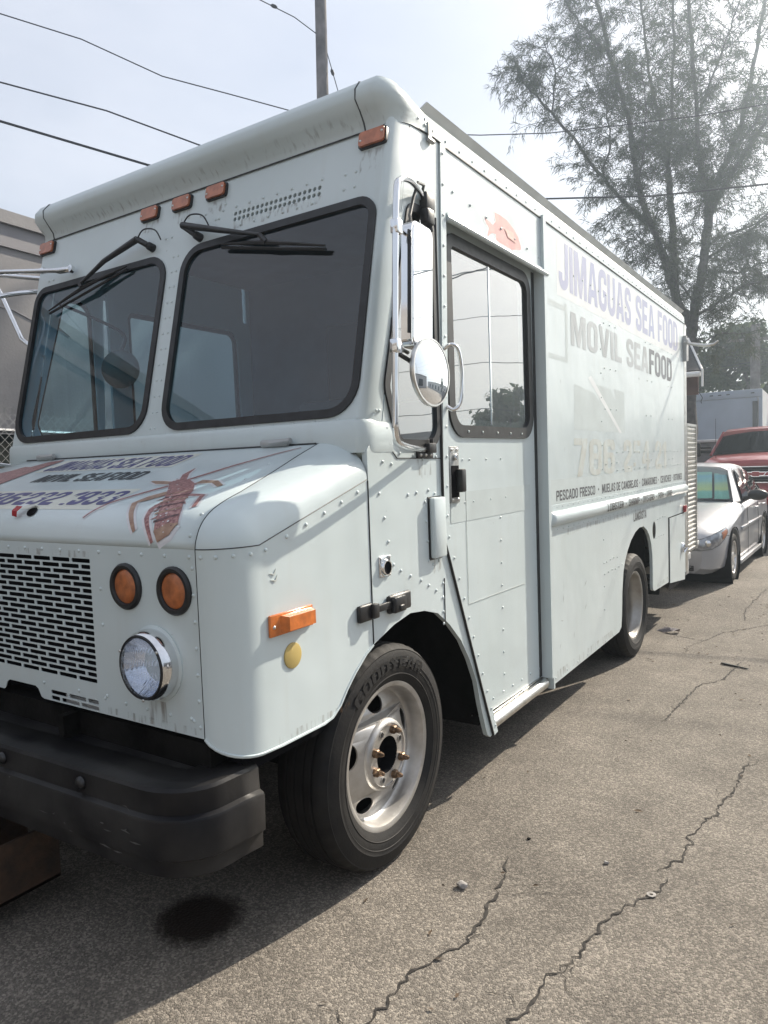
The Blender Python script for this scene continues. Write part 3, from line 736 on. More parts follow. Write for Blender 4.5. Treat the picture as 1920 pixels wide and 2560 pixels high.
# rivets of the front
for x0, x1 in ((-2.15, -1.25), (-1.05, -.12)): rivline('front', FR(x0, 1.670), FR(x1, 1.670), .1, NF, .006)
for xx in (-1.12, -1.15): rivline('front', FR(xx, 1.70), FR(xx, 2.48), .075, NF, .0052)
for k in range(8): riv('front', FR(-.86+k*.078, 2.632), NF, .007)
for k in range(7): riv('front', FR(-.82+k*.078, 2.543), NF, .007)
for px_, pz in ((-1.09, 2.60), (-1.05, 2.60), (-1.18, 2.58), (-1.22, 2.58), (-.15, 2.62), (-.2, 2.62), (-.15, 2.56), (-.2, 2.56), (-2.1, 2.6), (-2.14, 2.6), (-2.1, 2.54), (-2.14, 2.54), (-.88, 2.6), (-.9, 2.6), (-.85, 2.66), (-1.0, 2.64), (-.97, 2.64)): riv('front', FR(px_, pz), NF, .0065)
rivline('front', FR(-2.1, 2.797, .006), FR(-.13, 2.797, .006), .095, NF, .0055)
# ---- roof
def roof_path():
    pts = []; y0 = .154; rx, ry = .05, .125
    for k in range(9): pts.append((CX+(-rx-CX)*k/8, y0, 0, -1, 1.0))
    for k in range(1, 9):
        a = math.pi/2*k/8; pts.append((-rx+rx*math.sin(a), y0+ry*(1-math.cos(a)), math.sin(a), -math.cos(a), 1-.75*(k/8)))
    pts.append((0, .34, 1, 0, .14)); pts.append((0, .40, 1, 0, .05)); pts.append((0, .43, 1, 0, .0))
    for yy in (.9, 1.8, 3, 4.2, 5.2, 5.62): pts.append((0, yy, 1, 0, 0))
    for k in range(1, 6):
        a = math.pi/2*k/5; pts.append((-.10+.10*math.cos(a), 5.62+.10*math.sin(a), math.cos(a), math.sin(a), 0))
    pts.append((CX, 5.72, 0, 1, 0)); return pts
PF = [(0.004, 2.772), (.008, 2.802), (.036, 2.832), (.062, 2.868), (.060, 2.905), (.026, 2.945), (-.035, 2.965), (-.14, 2.975)]
PS = [(0.005, 2.822), (.005, 2.842), (.005, 2.862), (.000, 2.885), (-.018, 2.912), (-.045, 2.932), (-.085, 2.944), (-.16, 2.95)]
rp_ = roof_path()
def roof_ring(pt, mirror=False):
    x, y, nx, ny, f = pt; out_ = []
    for a, b_ in zip(PF, PS):
        o = b_[0]*(1-f)+a[0]*f; z = b_[1]*(1-f)+a[1]*f
        px_, py_ = x+nx*o, y+ny*o
        out_.append((px_ if not mirror else 2*CX-px_, py_, z))
    out_.append((CX, max(.30, min(5.55, y)), 2.985)); return out_
icut = next(i for i, p in enumerate(rp_) if p[1] >= .43 and p[0] == 0)
for nm, seq, mat_ in (('roof_cap', rp_[:icut+1], M['cap']), ('roof', rp_[icut:], M['paint'])):
    mb = MB()
    for mir in (False, True):
        rings = [roof_ring(p, mir) for p in seq]; n = len(rings[0])
        fs = [(i*n+j, i*n+n+j, i*n+n+1+j, i*n+1+j) for i in range(len(rings)-1) for j in range(n-1)]
        mb.add([v for r in rings for v in r], fs)
    me = mb.mesh(nm); bm = bmesh.new(); bm.from_mesh(me); bmesh.ops.remove_doubles(bm, verts=bm.verts, dist=1e-4)
    bmesh.ops.recalc_face_normals(bm, faces=bm.faces)
    bm.to_mesh(me); bm.free()
    ro = mesh_obj(nm, me, mat_, van, 50)
    if nm == 'roof_cap': cap = ro
M['sealant'] = pm('old_sealant', (.05, .055, .06), .7, var=.4, scale=40)
mb = MB()
for xx in (-.125, 2*CX+.125):
    wob = [random.uniform(-.004, .004) for _ in PF]
    mb.tube([(xx+w_, .154-o, z) for (o, z), w_ in zip(PF, wob)], [.004, .004, .003, .003, .0035, .004, .003, .002], 5)
mb.tube([(x_, .148, 2.770) for x_ in (-2.2, -1.6, -1.1, -.5, -.08)], .0028, 4)
mb.tube([(-.05+.05*math.sin(a), .152+.125*(1-math.cos(a)), 2.772+.04*(a/1.57)) for a in (0, .4, .8, 1.2, 1.57)]+[(.004, .43, 2.822), (.004, .52, 2.822)], .004, 5)
mb.build('sealant_seam', M['sealant'], cap)
mb = MB(); mb.box(.004, .012, .405, .43, 2.80, 2.865); mb.tube([(.006, .40, 2.80), (.012, .44, 2.795)], .010, 6); mb.build('cap_bracket', M['alupaint'], cap)
for yy, zz in ((.33, 2.852), (.385, 2.845), (.385, 2.868), (.445, 2.845)): riv('side', (.006, yy, zz), (1, 0, 0), .007)
# roof side rail (flared strip)
mb = MB(); mb.add([(-.05, .41, 2.915), (-.05, 5.66, 2.912), (-.012, 5.70, 2.962), (-.012, .445, 2.962), (-.056, .41, 2.915), (-.056, 5.66, 2.912), (-.018, 5.70, 2.966), (-.018, .445, 2.966)],
                  [(0, 1, 2, 3), (7, 6, 5, 4), (3, 2, 6, 7), (0, 3, 7, 4), (1, 5, 6, 2)])
mb.build('roof_rail', M['railpaint'], van, 0)
# thin black gap line under the roof edge
mb = MB(); mb.tube([(.003, .53, 2.819), (.003, 5.70, 2.819)], .0035, 4); mb.build('roof_seal', M['rubber'], van)

# ---- hood
HP = [(-.098, 1.597), (-.26, 1.549), (-.455, 1.487), (-.60, 1.443), (-.69, 1.413), (-.745, 1.386), (-.78, 1.356), (-.80, 1.322), (-.81, 1.283), (-.81, 1.20)]
def crom(pts, n=8):
    out = []
    for i in range(len(pts)-1):
        p0 = pts[max(i-1, 0)]; p1 = pts[i]; p2 = pts[i+1]; p3 = pts[min(i+2, len(pts)-1)]
        for k in range(n):
            t = k/n
            out.append(tuple(.5*((2*b)+(c-a)*t+(2*a-5*b+4*c-d)*t*t+(-a+3*b-3*c+d)*t**3) for a, b, c, d in zip(p0, p1, p2, p3)))
    out.append(pts[-1]); return out
HC = crom(HP, 6); HS = [0]
for a, b_ in zip(HC[:-1], HC[1:]): HS.append(HS[-1]+math.dist(a, b_))
def hood_at(s):
    s = max(0, min(HS[-1]-1e-6, s))
    i = max(k for k in range(len(HS)) if HS[k] <= s); i = min(i, len(HC)-2)
    t = (s-HS[i])/(HS[i+1]-HS[i]); a, b_ = HC[i], HC[i+1]
    d = Vector((b_[0]-a[0], b_[1]-a[1])).normalized()
    return a[0]+(b_[0]-a[0])*t, a[1]+(b_[1]-a[1])*t, (d.y, -d.x)
def hs(y, z):
    best = (9, 0)
    for i in range(len(HC)-1):
        a = Vector(HC[i]); b_ = Vector(HC[i+1]); d = b_-a; p = Vector((y, z))
        t = max(0, min(1, (p-a).dot(d)/d.length_squared)); e = (a+d*t-p).length
        if e < best[0]: best = (e, HS[i]+t*d.length)
    return best[1]
def HD(x, s, lift=0.0):
    y, z, n = hood_at(s); return Vector((x, y+n[0]*lift*(-1 if n[1] < 0 else 1), z+abs(n[1])*lift)) if n[1] < 0 else Vector((x, y+n[0]*lift, z+n[1]*lift))
def hood_n(s):
    y, z, n = hood_at(s); v = Vector((0, n[0], n[1]))
    if v.z < 0 or (abs(v.z) < 1e-3 and v.y > 0): v = -v
    return v
def HD(x, s, lift=0.0):
    y, z, n = hood_at(s); return Vector((x, y, z))+hood_n(s)*lift
def seamx(y): return -.109 if y < -.62 else -.109-.091*(y+.62)/.516
S_END = hs(-.81, 1.283)
ss = [S_END*k/36 for k in range(37)]
mb = MB()
rows = []
for s in ss:
    y, z, n = hood_at(s); xr = seamx(y)-.002; xl = 2*CX-xr
    rows.append([HD(xl+(xr-xl)*k/12, s) for k in range(13)])
mb.add([v for r in rows for v in r], [(i*13+j, i*13+13+j, i*13+14+j, i*13+1+j) for i in range(36) for j in range(12)])
hood = mb.build('hood', M['paint'], van, 60, solid=.012)
# raised hood corners (both sides)
def corner_rails(b):
    if b < .34:
        t = b/.34; s = S_END-(S_END-hs(-.70, 1.409))*t
        a = math.pi/2*t; B = Vector((-.107+.107*math.sin(a), -.81+.145*(1-math.cos(a)), 1.286))
    else:
        t = (b-.34)/.66; s = hs(-.70, 1.409)*(1-t)
        B = Vector((0, -.665+.561*t, 1.286+.170*t))
    y, z, n = hood_at(s)
    return Vector((seamx(y)+.002, y, z+.0005)), B
for mir in (False, True):
    mb = MB()
    def cpn(i, j):
        T, B = corner_rails(i); a = math.pi/2*j
        k = 1-math.cos(a)
        p = Vector((B.x+(T.x-B.x)*k, B.y+(T.y-B.y)*k, B.z+(T.z-B.z)*math.sin(a)))
        return mirx(p) if mir else p
    mb.grid(cpn, 44, 12)
    hcn = mb.build('hood_corner', M['paint'], van, 60)
    if not mir:
        sm = MB()
        sm.tube([corner_rails(i/44)[0]+Vector((-.001, -.0, .0)) for i in range(45)], .0017, 5)
        sm.tube([corner_rails(i/44)[1]+Vector((.0, 0, -.0015)) for i in range(45)], .0018, 5)
        sm.build('panel_gap', M['rubber'], hcn)
# fender sides
ftop = lambda y: 1.284 if y <= -.665 else 1.284+.170*(y+.665)/.561
FBOT = [(-.665, .672), (-.60, .669), (-.40, .668), (-.355, .675), (-.31, .703), (-.269, .747), (-.22, .789), (-.15, .838), (-.103, .860)]
for mir in (False, True):
    pathf = []
    for k in range(11):
        a = math.pi/2*k/10; pathf.append((-.107+.107*math.sin(a), -.81+.145*(1-math.cos(a)), 1.284, .738-.066*math.sin(a)**.8))
    for y, zb in FBOT[1:]: pathf.append((0, y, ftop(y), zb))
    mb = MB(); vs = []
    for (x, y, zt, zb) in pathf:
        for j in range(9):
            p = (x, y, zb+(zt-zb)*j/8); vs.append(mirx(p) if mir else p)
    n = len(pathf); mb.add(vs, [(i*9+j, i*9+9+j, i*9+10+j, i*9+1+j) for i in range(n-1) for j in range(8)])
    fe = mb.build('fender', M['paint'], van, 40)
    if not mir: fender = fe
    mb = MB(); mb.tube([(mirx((x, y, zb)) if mir else (x, y, zb)) for (x, y, zt, zb) in pathf], .005, 6); mb.build('fender_lip', M['paint'], fe, 60)
    if not mir:
        mb = MB(); mb.tube([(-.1085, -.8105, .74), (-.1085, -.8105, 1.284)], .0011, 5); mb.build('panel_gap', M['rubber'], fe); mb = MB(); mb.tube([(.0, -.1005, 1.45), (.0, -.1005, .865)], .0035, 5); mb.build('panel_gap', M['rubber'], fe)
# front grille panel
def slot(x0, x1, zc, h=.0137): return rpoly([(x0, zc-h/2, .004), (x1, zc-h/2, .004), (x1, zc+h/2, .004), (x0, zc+h/2, .004)], 2)
slots = []
for r_ in range(21):
    zc = 1.2305-.01955*r_
    x = -.598 if r_ % 2 == 0 else -.598
    first = .0985 if r_ % 2 == 0 else .0495
    x1 = x; w_ = first
    while x1 > -1.66:
        x0 = max(x1-w_, -1.672)
        if x1-x0 > .02: slots.append(slot(x0, x1, zc))
        x1 = x0-.0108; w_ = .0985
for x0, x1, zc in ((-.861, -.768, .769), (-.758, -.664, .769), (-.654, -.597, .769), (-.861, -.812, .749), (-.801, -.702, .749), (-.692, -.597, .749)): slots.append(slot(x0, x1, zc))
fo = [(-.109, 1.283), (-.109, .738), (-.905, .737), (-.922, .742), (-.938, .768), (-.955, .776), (-1.118, .776), (-1.135, .768), (-1.148, .745), (-1.16, .737), (2*CX+.109, .738), (2*CX+.109, 1.283)]
grille = panel('grille_panel', [fo]+slots, .003, FP, M['paint'], van)
mb = MB(); mb.box(-1.70, -.57, -.775, -.74, .80, 1.25); mb.build('radiator', M['dark'], grille)
mb = MB(); mb.box(-.80, -.59, -.795, -.785, .735, .765); mb.build('vent_backing', M['alupaint'], grille)
for pts_, st_ in (([(-.14, 1.262), (-1.02, 1.262)], .098),):
    rivline('front', FP(-.135, 1.262, 0), FP(-2.1, 1.262, 0), .105, (0, -1, 0), .0062)
rivline('front', FP(-.124, 1.23), FP(-.124, .77), .082, (0, -1, 0), .0062)
rivline('front', FP(-.15, .785), FP(-.56, .79), .1, (0, -1, 0), .006)
for zz in (1.145, 1.03, .80): riv('front', FP(-.55, zz), (0, -1, 0), .006)
for xx in (-.70, -.9): riv('front', FP(xx, .795), (0, -1, 0), .006)
riv('front', FP(-.14, 1.18), (0, -1, 0)); riv('front', FP(-.16, .79), (0, -1, 0))
for s_, x_ in ((hs(-.755, 1.38), -.135), (hs(-.5, 1.47), -.20), (hs(-.80, 1.322), -.135), (hs(-.35, 1.52), -.23)): riv('front', HD(x_, s_), hood_n(s_), .0062)
# fender and corner rivets
for k in range(4):
    a = math.pi/2*(k+.4)/4; riv('side', (-.107+.107*math.sin(a), -.81+.145*(1-math.cos(a)), 1.262), (math.sin(a), -math.cos(a), 0), .0065)
for k in range(6): riv('side', (0, -.64+.095*k, ftop(-.64+.095*k)-.024), (1, 0, 0), .0068)
# cab side rivets (arcs over the wheel and round the cover)
for y, z in ((-.03, 1.40), (.0, 1.31), (.02, 1.22), (.05, 1.13), (.10, 1.10), (.17, 1.07), (.25, 1.04), (.31, 1.01), (.37, .98), (.17, 1.385), (.235, 1.39), (.33, 1.395), (.38, 1.38), (.30, 1.35), (.305, 1.27), (.31, 1.19), (.315, 1.11), (.35, 1.09), (.40, 1.10),
             (.0, 1.515), (.06, 1.505), (.12, 1.545), (.40, 1.53), (.22, 1.535), (.29, 1.52), (.05, 1.58), (.035, 1.64), (-.01, 1.70), (-.03, 1.70), (.43, 1.0), (.425, .94), (.425, .88), (.425, .83)):
    riv('side', (.0005, y, z), (1, 0, 0), .0068)
mb = MB(); mb.tube([(.002, .44, 1.02), (.002, .437, .83)], .0022, 4); mb.build('knee_seam', M['rubber'], van); mb = MB(); mb.tube([(.001, .07, 1.552), (.001, .10, 1.527), (.001, .44, 1.523)], .0025, 4); mb.build('cab_seam', M['rubber'], van)
# trim on the cab side: socket, white cover, hood latch
mb = MB(); mb.box(0, .006, -.050, .022, 1.094, 1.172, .003)
so = mb.build('shore_socket', M['chrome'], van)
mb = MB(); mb.lathe([(.032, 0), (.032, .006), (.028, .012), (.024, .012), (.023, .004)], (.004, -.012, 1.128), (1, 0, 0), 20); mb.build('socket_ring', M['chrome'], so)
mb = MB(); mb.lathe([(.0235, 0), (0, 0)], (.0095, -.012, 1.128), (1, 0, 0), 20); mb.build('socket_hole', M['dark'], so)
for yy, zz in ((-.044, 1.165), (.016, 1.165), (-.044, 1.10), (.016, 1.10)): riv('chr', (.006, yy, zz), (1, 0, 0), .005)
mb = MB(); mb.box(.003, .030, .325, .426, 1.117, 1.365, .009); cov = mb.build('flap_cover', M['paint'], van)
mb = MB(); mb.box(.0, .004, .320, .424, 1.110, 1.368); mb.build('cover_gap', M['rubber'], cov)
la = MB(); la.box(0, .018, -.20, -.118, .957, 1.018, .007); la.box(.008, .034, -.135, -.10, .962, 1.015, .006)
lt = la.build('hood_latch', M['black'], van, 45)
mb = MB(); mb.box(.012, .026, -.115, .0, .978, 1.004, .004); mb.build('latch_strap', M['rubber'], lt)
mb = MB(); mb.box(0, .020, -.012, .142, .953, 1.022, .009); mb.box(.012, .040, -.005, .075, .957, 1.016, .007); mb.box(.02, .046, .02, .05, .965, .985, .004); mb.build('latch_keeper', M['black'], lt, 45)
# side marker + reflector
mb = MB(); mb.box(.0005, .010, -.645, -.445, 1.006, 1.072, .003); mk = mb.build('side_marker', M['amber'], van, 45)
mb = MB(); mb.add([(.008, -.60, 1.012), (.008, -.455, 1.012), (.008, -.455, 1.066), (.008, -.60, 1.066), (.034, -.585, 1.018), (.034, -.462, 1.018), (.034, -.462, 1.060), (.034, -.585, 1.060)],
                  [(4, 5, 6, 7), (0, 1, 5, 4), (1, 2, 6, 5), (2, 3, 7, 6), (3, 0, 4, 7)]); mb.build('lens', M['amber'], mk, 30)
riv('chr', (.010, -.628, 1.035), (1, 0, 0), .006)
mb = MB(); mb.lathe([(.040, 0), (.040, .003), (.036, .0045), (0, .0045)], (.0005, -.542, .930), (1, 0, 0), 28); mb.build('round_reflector', M['yellow'], van)
# turn lamps
for xc in (-.420, -.202, 2*CX+.420, 2*CX+.202):
    mb = MB(); mb.lathe([(.072, 0), (.072, .006), (.066, .013), (.056, .012), (.052, .004)], (xc, -.81, 1.161), (0, -1, 0), 32)
    tl = mb.build('turn_lamp', M['rubber'], van, 40)
    mb = MB(); mb.lathe([(.0535, .003), (.045, .009), (.02, .012), (0, .0125)], (xc, -.81, 1.161), (0, -1, 0), 28); mb.build('lens', M['amber_dull'], tl, 60)
# headlamps
def flutes(name):
    m, nt, out = newmat(name); N = nt.nodes; L = nt.links
    gl = N.new('ShaderNodeBsdfGlossy'); gl.inputs['Roughness'].default_value = .06; gl.inputs[0].default_value = (.88, .91, .96, 1)
    df = N.new('ShaderNodeBsdfDiffuse'); df.inputs[0].default_value = (.55, .62, .75, 1)  # pale blue diffuse mixed in to stand for reflected sky
    mxs = N.new('ShaderNodeMixShader'); mxs.inputs[0].default_value = .25
    t = N.new('ShaderNodeTexCoord'); w1 = N.new('ShaderNodeTexWave'); w1.wave_type = 'BANDS'; w1.bands_direction = 'X'; w1.inputs['Scale'].default_value = 42; w1.inputs['Distortion'].default_value = .6
    w2 = N.new('ShaderNodeTexWave'); w2.bands_direction = 'Z'; w2.inputs['Scale'].default_value = 11; w2.inputs['Distortion'].default_value = 1.2
    L.new(t.outputs['Object'], w1.inputs['Vector']); L.new(t.outputs['Object'], w2.inputs['Vector'])
    ad = N.new('ShaderNodeMath'); L.new(w1.outputs['Fac'], ad.inputs[0]); L.new(w2.outputs['Fac'], ad.inputs[1])
    bp = N.new('ShaderNodeBump'); bp.inputs['Strength'].default_value = .16; bp.inputs['Distance'].default_value = .004
    L.new(ad.outputs[0], bp.inputs['Height']); L.new(bp.outputs['Normal'], gl.inputs['Normal'])
    L.new(gl.outputs[0], mxs.inputs[1]); L.new(df.outputs[0], mxs.inputs[2]); L.new(mxs.outputs[0], out.inputs[0])
    return m
M['fluted'] = flutes('fluted_reflector')
def riblens(name):
    m, nt, out = newmat(name); N = nt.nodes; L = nt.links
    tr = N.new('ShaderNodeBsdfTransparent'); tr.inputs[0].default_value = (.90, .94, 1, 1)
    df = N.new('ShaderNodeBsdfDiffuse'); df.inputs[0].default_value = (.62, .72, .88, 1)  # pale blue put into the ribs for sky caught in the glass
    gl = N.new('ShaderNodeBsdfGlossy'); gl.inputs['Roughness'].default_value = .03
    t = N.new('ShaderNodeTexCoord')
    w1 = N.new('ShaderNodeTexWave'); w1.bands_direction = 'X'; w1.inputs['Scale'].default_value = 36; w1.inputs['Distortion'].default_value = .4; w1.inputs['Detail'].default_value = 1
    w2 = N.new('ShaderNodeTexWave'); w2.bands_direction = 'Z'; w2.inputs['Scale'].default_value = 9; w2.inputs['Distortion'].default_value = .8
    for w in (w1, w2): L.new(t.outputs['Object'], w.inputs['Vector'])
    mul = N.new('ShaderNodeMath'); mul.operation = 'MULTIPLY'; L.new(w1.outputs['Fac'], mul.inputs[0]); L.new(w2.outputs['Fac'], mul.inputs[1])
    mr = N.new('ShaderNodeMapRange'); mr.inputs['To Min'].default_value = .10; mr.inputs['To Max'].default_value = .52; L.new(mul.outputs[0], mr.inputs['Value'])
    a = N.new('ShaderNodeMixShader'); L.new(mr.outputs['Result'], a.inputs[0]); L.new(tr.outputs[0], a.inputs[1]); L.new(df.outputs[0], a.inputs[2])
    bp = N.new('ShaderNodeBump'); bp.inputs['Strength'].default_value = .4; bp.inputs['Distance'].default_value = .003; L.new(mul.outputs[0], bp.inputs['Height']); L.new(bp.outputs['Normal'], gl.inputs['Normal'])
    lw = N.new('ShaderNodeLayerWeight'); lw.inputs[0].default_value = .5; pw = N.new('ShaderNodeMath'); pw.operation = 'POWER'; pw.inputs[1].default_value = 4; L.new(lw.outputs['Facing'], pw.inputs[0])
    m2 = N.new('ShaderNodeMapRange'); m2.inputs['To Min'].default_value = .12; m2.inputs['To Max'].default_value = 1; L.new(pw.outputs[0], m2.inputs['Value'])
    b_ = N.new('ShaderNodeMixShader'); L.new(m2.outputs['Result'], b_.inputs[0]); L.new(a.outputs[0], b_.inputs[1]); L.new(gl.outputs[0], b_.inputs[2]); L.new(b_.outputs[0], out.inputs[0])
    return m
M['riblens'] = riblens('ribbed_lens')
for xc in (-.301, 2*CX+.301):
    mb = MB(); mb.lathe([(.115, 0), (.115, .004), (.104, .008)], (xc, -.81, .937), (0, -1, 0), 44)
    hl = mb.build('headlamp', M['paint'], van, 40)
    mb = MB(); mb.lathe([(.106, .004), (.107, .02), (.104, .040), (.097, .055), (.0935, .058)], (xc, -.81, .937), (0, -1, 0), 44); mb.build('bezel', M['chrome'], hl, 60)
    mb = MB(); mb.lathe([(.0965, .056), (.0940, .0610), (.0893, .0605), (.0883, .045)], (xc, -.81, .937), (0, -1, 0), 44); mb.build('retaining_ring', M['rubber'], hl, 60)
    mb = MB(); mb.lathe([(.0890*k/9, -.030+.080*(k/9)**2) for k in range(9, -1, -1)], (xc, -.81, .937), (0, -1, 0), 36); mb.build('reflector', M['fluted'], hl, 60)
    mb = MB(); mb.lathe([(.0905, .054), (.08, .067), (.06, .077), (.03, .083), (0, .085)], (xc, -.81, .937), (0, -1, 0), 40); mb.build('lens', M['riblens'], hl, 60)
    for k in range(3):
        a = .6+k*2.1; riv('chr', (xc+.096*math.cos(a), -.871, .937+.096*math.sin(a)), (0, -1, 0), .005)
# hood hinges
for xc in (-.385, 2*CX+.385):
    mb = MB(); mb.box(xc-.075, xc+.06, -.152, -.122, 1.585, 1.615, .010); mb.tube([(xc-.02, -.150, 1.60), (xc+.08, -.150, 1.606)], .011, 8)
    mb.build('hood_hinge', M['alupaint'], van, 45)
mb = MB(); mb.tube([(2*CX+.2, -.131, 1.590), (CX, -.131, 1.590), (-.2, -.131, 1.590)], .0035, 5); mb.build('hood_gap', M['rubber'], van)
# dark insides: engine bay, firewall, arches, floor
mb = MB(); mb.box(XL+.04, -.04, -.735, -.10, .62, 1.25); mb.build('engine_bay', M['dark'], van)
mb = MB()
for x0, x1 in ((-.62, -.08), (XL+.08, XL+.62)):
    mb = MB()
    mb.box(x0, x1, -.55, .80, .935, .95)
    mb.add([(x0, .80, .95), (x1, .80, .95), (x1, .90, .22), (x0, .90, .22)], [(0, 1, 2, 3)])
    mb.build('front_wheel_housing', M['under'], van); mb = MB()
    mb.box(x0, x1, 3.10, 4.25, .94, .955); mb.box(x0, x1, 3.10, 3.11, .40, .95); mb.box(x0, x1, 4.24, 4.25, .40, .95)
    mb.build('rear_wheel_housing', M['under'], van)
mb = MB(); mb.box(-.64, -.62, -.6, .85, .3, .95); mb.box(XL+.62, XL+.64, -.6, .85, .3, .95); mb.box(-.64, -.62, 3.1, 4.25, .3, .95)
mb.build('inner_wheel_wall', M['under'], van)
mb = MB(); mb.box(XL+.12, -.12, .93, 5.65, .50, .54); mb.box(XL+.55, -.62, -.70, .95, .60, .64)
for xx in (-.72, XL+.72): mb.box(xx-.04, xx+.04, -.80, 5.5, .42, .60)
mb.box(-1.9, -.35, -.06, .06, .30, .42); mb.box(-1.9, -.35, 3.60, 3.72, .22, .40); mb.box(-1.35, -.9, 3.52, 3.80, .16, .46, .05)
mb.box(-1.9, -1.3, 1.6, 2.8, .30, .5); mb.box(-1.0, -.9, .4, 3.5, .38, .46)
mb.box(XL+.1, -.1, -.80, -.70, .55, .72); mb.box(-.9, -.2, -.78, -.72, .48, .55); mb.box(-.45, -.30, -.80, -.60, .42, .68); mb.box(-.75, -.72, -.86, -.70, .5, .72)
mb.box(XL+.04, -.04, 5.60, 5.68, .34, .52)
mb.build('chassis', M['under'], van)
mb = MB(); mb.lathe([(.047, 0), (.047, .33), (.041, .33), (.041, .05)], (-.40, 4.70, .262), (1, .05, -.02), 16); mb.build('exhaust_pipe', M['under'], van)
# ---- bumper
def bumper_path():
    pts = []
    for k in range(9): x = CX+(-.21-CX)*k/8; pts.append((x, -.977-.028*(1-k/8), .02*(1-k/8)*0, -1))
    for k in range(1, 9):
        a = math.pi/2*k/8; pts.append((-.21+.192*math.sin(a), -.825-.152*math.cos(a), math.sin(a), -math.cos(a)))
    pts.append((-.014, -.77, 1, 0)); pts.append((-.005, -.705, 1, 0))
    left = [(2*CX-x, y, -nx, ny) for (x, y, nx, ny) in pts][1:]
    return left[::-1]+pts
bprof = [(-.13, .652), (-.035, .650), (-.010, .646), (-.003, .637), (.0, .574), (.014, .568), (.018, .560), (.016, .456), (.004, .448), (.003, .404), (-.01, .394), (-.06, .392)]
bpth = bumper_path(); nb_ = len(bprof); mb = MB()
mb.add([(x+nx*o, y+ny*o, z+(0 if z < .6 else .0)) for (x, y, nx, ny) in bpth for (o, z) in bprof], [(i*nb_+j, i*nb_+nb_+j, i*nb_+nb_+1+j, i*nb_+1+j) for i in range(len(bpth)-1) for j in range(nb_-1)])
bump = mb.build('bumper', M['bumper'], van, 28, solid=.008)
mb = MB(); mb.box(XL+.12, -.12, -.90, -.80, .628, .641); mb.build('bumper_step', M['bumper'], bump)
for xx in (-.45, -.85, XL+.45, XL+.85):
    yb = -.977-.028*max(0, (-.21-xx))/.925
    mb = MB(); mb.lathe([(.020, 0), (.019, .007), (.012, .012), (0, .013)], (xx, yb, .606), (0, -1, 0), 14); mb.build('bumper_bolt', M['black'], bump, 50)
mb = MB()
for xx in (-.75, XL+.75): mb.box(xx-.05, xx+.05, -.93, -.70, .46, .60)
mb.build('bumper_bracket', M['under'], bump)
mb = MB(); r_ = random.Random(8)
for k in range(26):
    x_, z_ = -.02-abs(r_.gauss(0, .30)), r_.uniform(.42, .63)
    y_ = -.981-.03*max(0, (-.21-x_))/.925-.02 if x_ < -.21 else None
    if y_ is None: continue
    l_ = r_.uniform(.01, .06); mb.add([(x_, y_-.0005, z_), (x_+l_*.5, y_-.0005, z_+r_.uniform(.001, .004)), (x_+l_, y_-.0005, z_+r_.gauss(0, .006)), (x_+l_*.5, y_-.0005, z_-.002)], [(0, 1, 2, 3)])
o = mb.build('scuff', pm('dull_scuff', (.075, .075, .075), .6), bump, 0); o['kind'] = 'stuff'
# steel channel jutting out under the bumper, of no known use
mb = MB()
for x0, x1, z0, z1 in ((-.905, -.89, .10, .30), (-1.10, -1.085, .10, .345), (-1.10, -.89, .10, .115)): mb.box(x0, x1, -2.6, -.80, z0, z1, .003)
tb = mb.build('steel_channel', M['rust'], van); tb['label'] = 'rusty brown steel channel jutting forward under the bumper'
# ---- wheels
def circ(r, n): return [(r*math.cos(2*math.pi*k/n), r*math.sin(2*math.pi*k/n)) for k in range(n)]
def tyre_mesh():
    half = [(.268, .080), (.272, .096), (.290, .108), (.302, .1135), (.304, .1160), (.308, .1145), (.318, .117), (.331, .1175), (.333, .1195), (.337, .1190), (.345, .1195), (.349, .1210), (.353, .1195), (.375, .116), (.392, .108), (.396, .1085), (.403, .100), (.410, .090), (.4145, .078)]
    tread = [(.4150, .062), (.4150, .058), (.405, .056), (.405, .050), (.4155, .048), (.4157, .024), (.406, .022), (.406, .016), (.416, .014)]
    prof = half+tread; prof = prof+[(r, -o) for r, o in prof[::-1]]
    mb = MB(); seg = 132; mb.lathe(prof, (0, 0, 0), (1, 0, 0), seg)
    for i, (r, o) in enumerate(prof):
        if .398 < r < .4148 and abs(o) > .075:
            for k in range(seg):
                if k % 3 == 0:
                    v = Vector(mb.v[i*seg+k]); q = Vector((0, v.y, v.z)).normalized(); mb.v[i*seg+k] = tuple(v-q*.0055)
    return mb
def rim_front(mbs):
    rim, disc, hub, nuts, hole = mbs
    rim.lathe([(.262, -.10), (.268, .078), (.277, .090), (.275, .0985), (.268, .099), (.257, .094), (.252, .080), (.248, .050), (.243, .02), (.232, -.004), (.222, -.010), (.20, -.014)], (0, 0, 0), (1, 0, 0), 64)
    hole.lathe([(.24, -.055), (.0, -.055)], (0, 0, 0), (1, 0, 0), 32)
wheelT = Vector((-.112, 0, .415))
tm = tyre_mesh()
wh = bpy.data.objects.new('front_wheel', None); link(wh); wh.parent = van; wh.location = wheelT
ty = tm.build('tyre', M['tyre'], wh, 25)
mb = MB(); mb.lathe([(.262, -.10), (.268, .078), (.277, .090), (.275, .0985), (.268, .099), (.257, .094), (.252, .080), (.248, .050), (.244, .036), (.238, .030), (.232, .028)], (0, 0, 0), (1, 0, 0), 64)
mb.build('rim', M['steel'], wh, 40)
def dmap(u, v, w):
    r = math.hypot(u, v); t = max(0, min(1, (.238-r)/.106)); o = .030+.044*(t*t*(3-2*t)*.5+t*.5)
    return Vector((o+w, u, v))
hl_loops = []
for k in range(5):
    a = rad(94+72*k); c, s = math.cos(a), math.sin(a)
    hl_loops.append([(c*.194-s*q[1]+c*q[0], s*.194+c*q[1]+s*q[0]) for q in ellipse(0, 0, .032, .047, 22)])
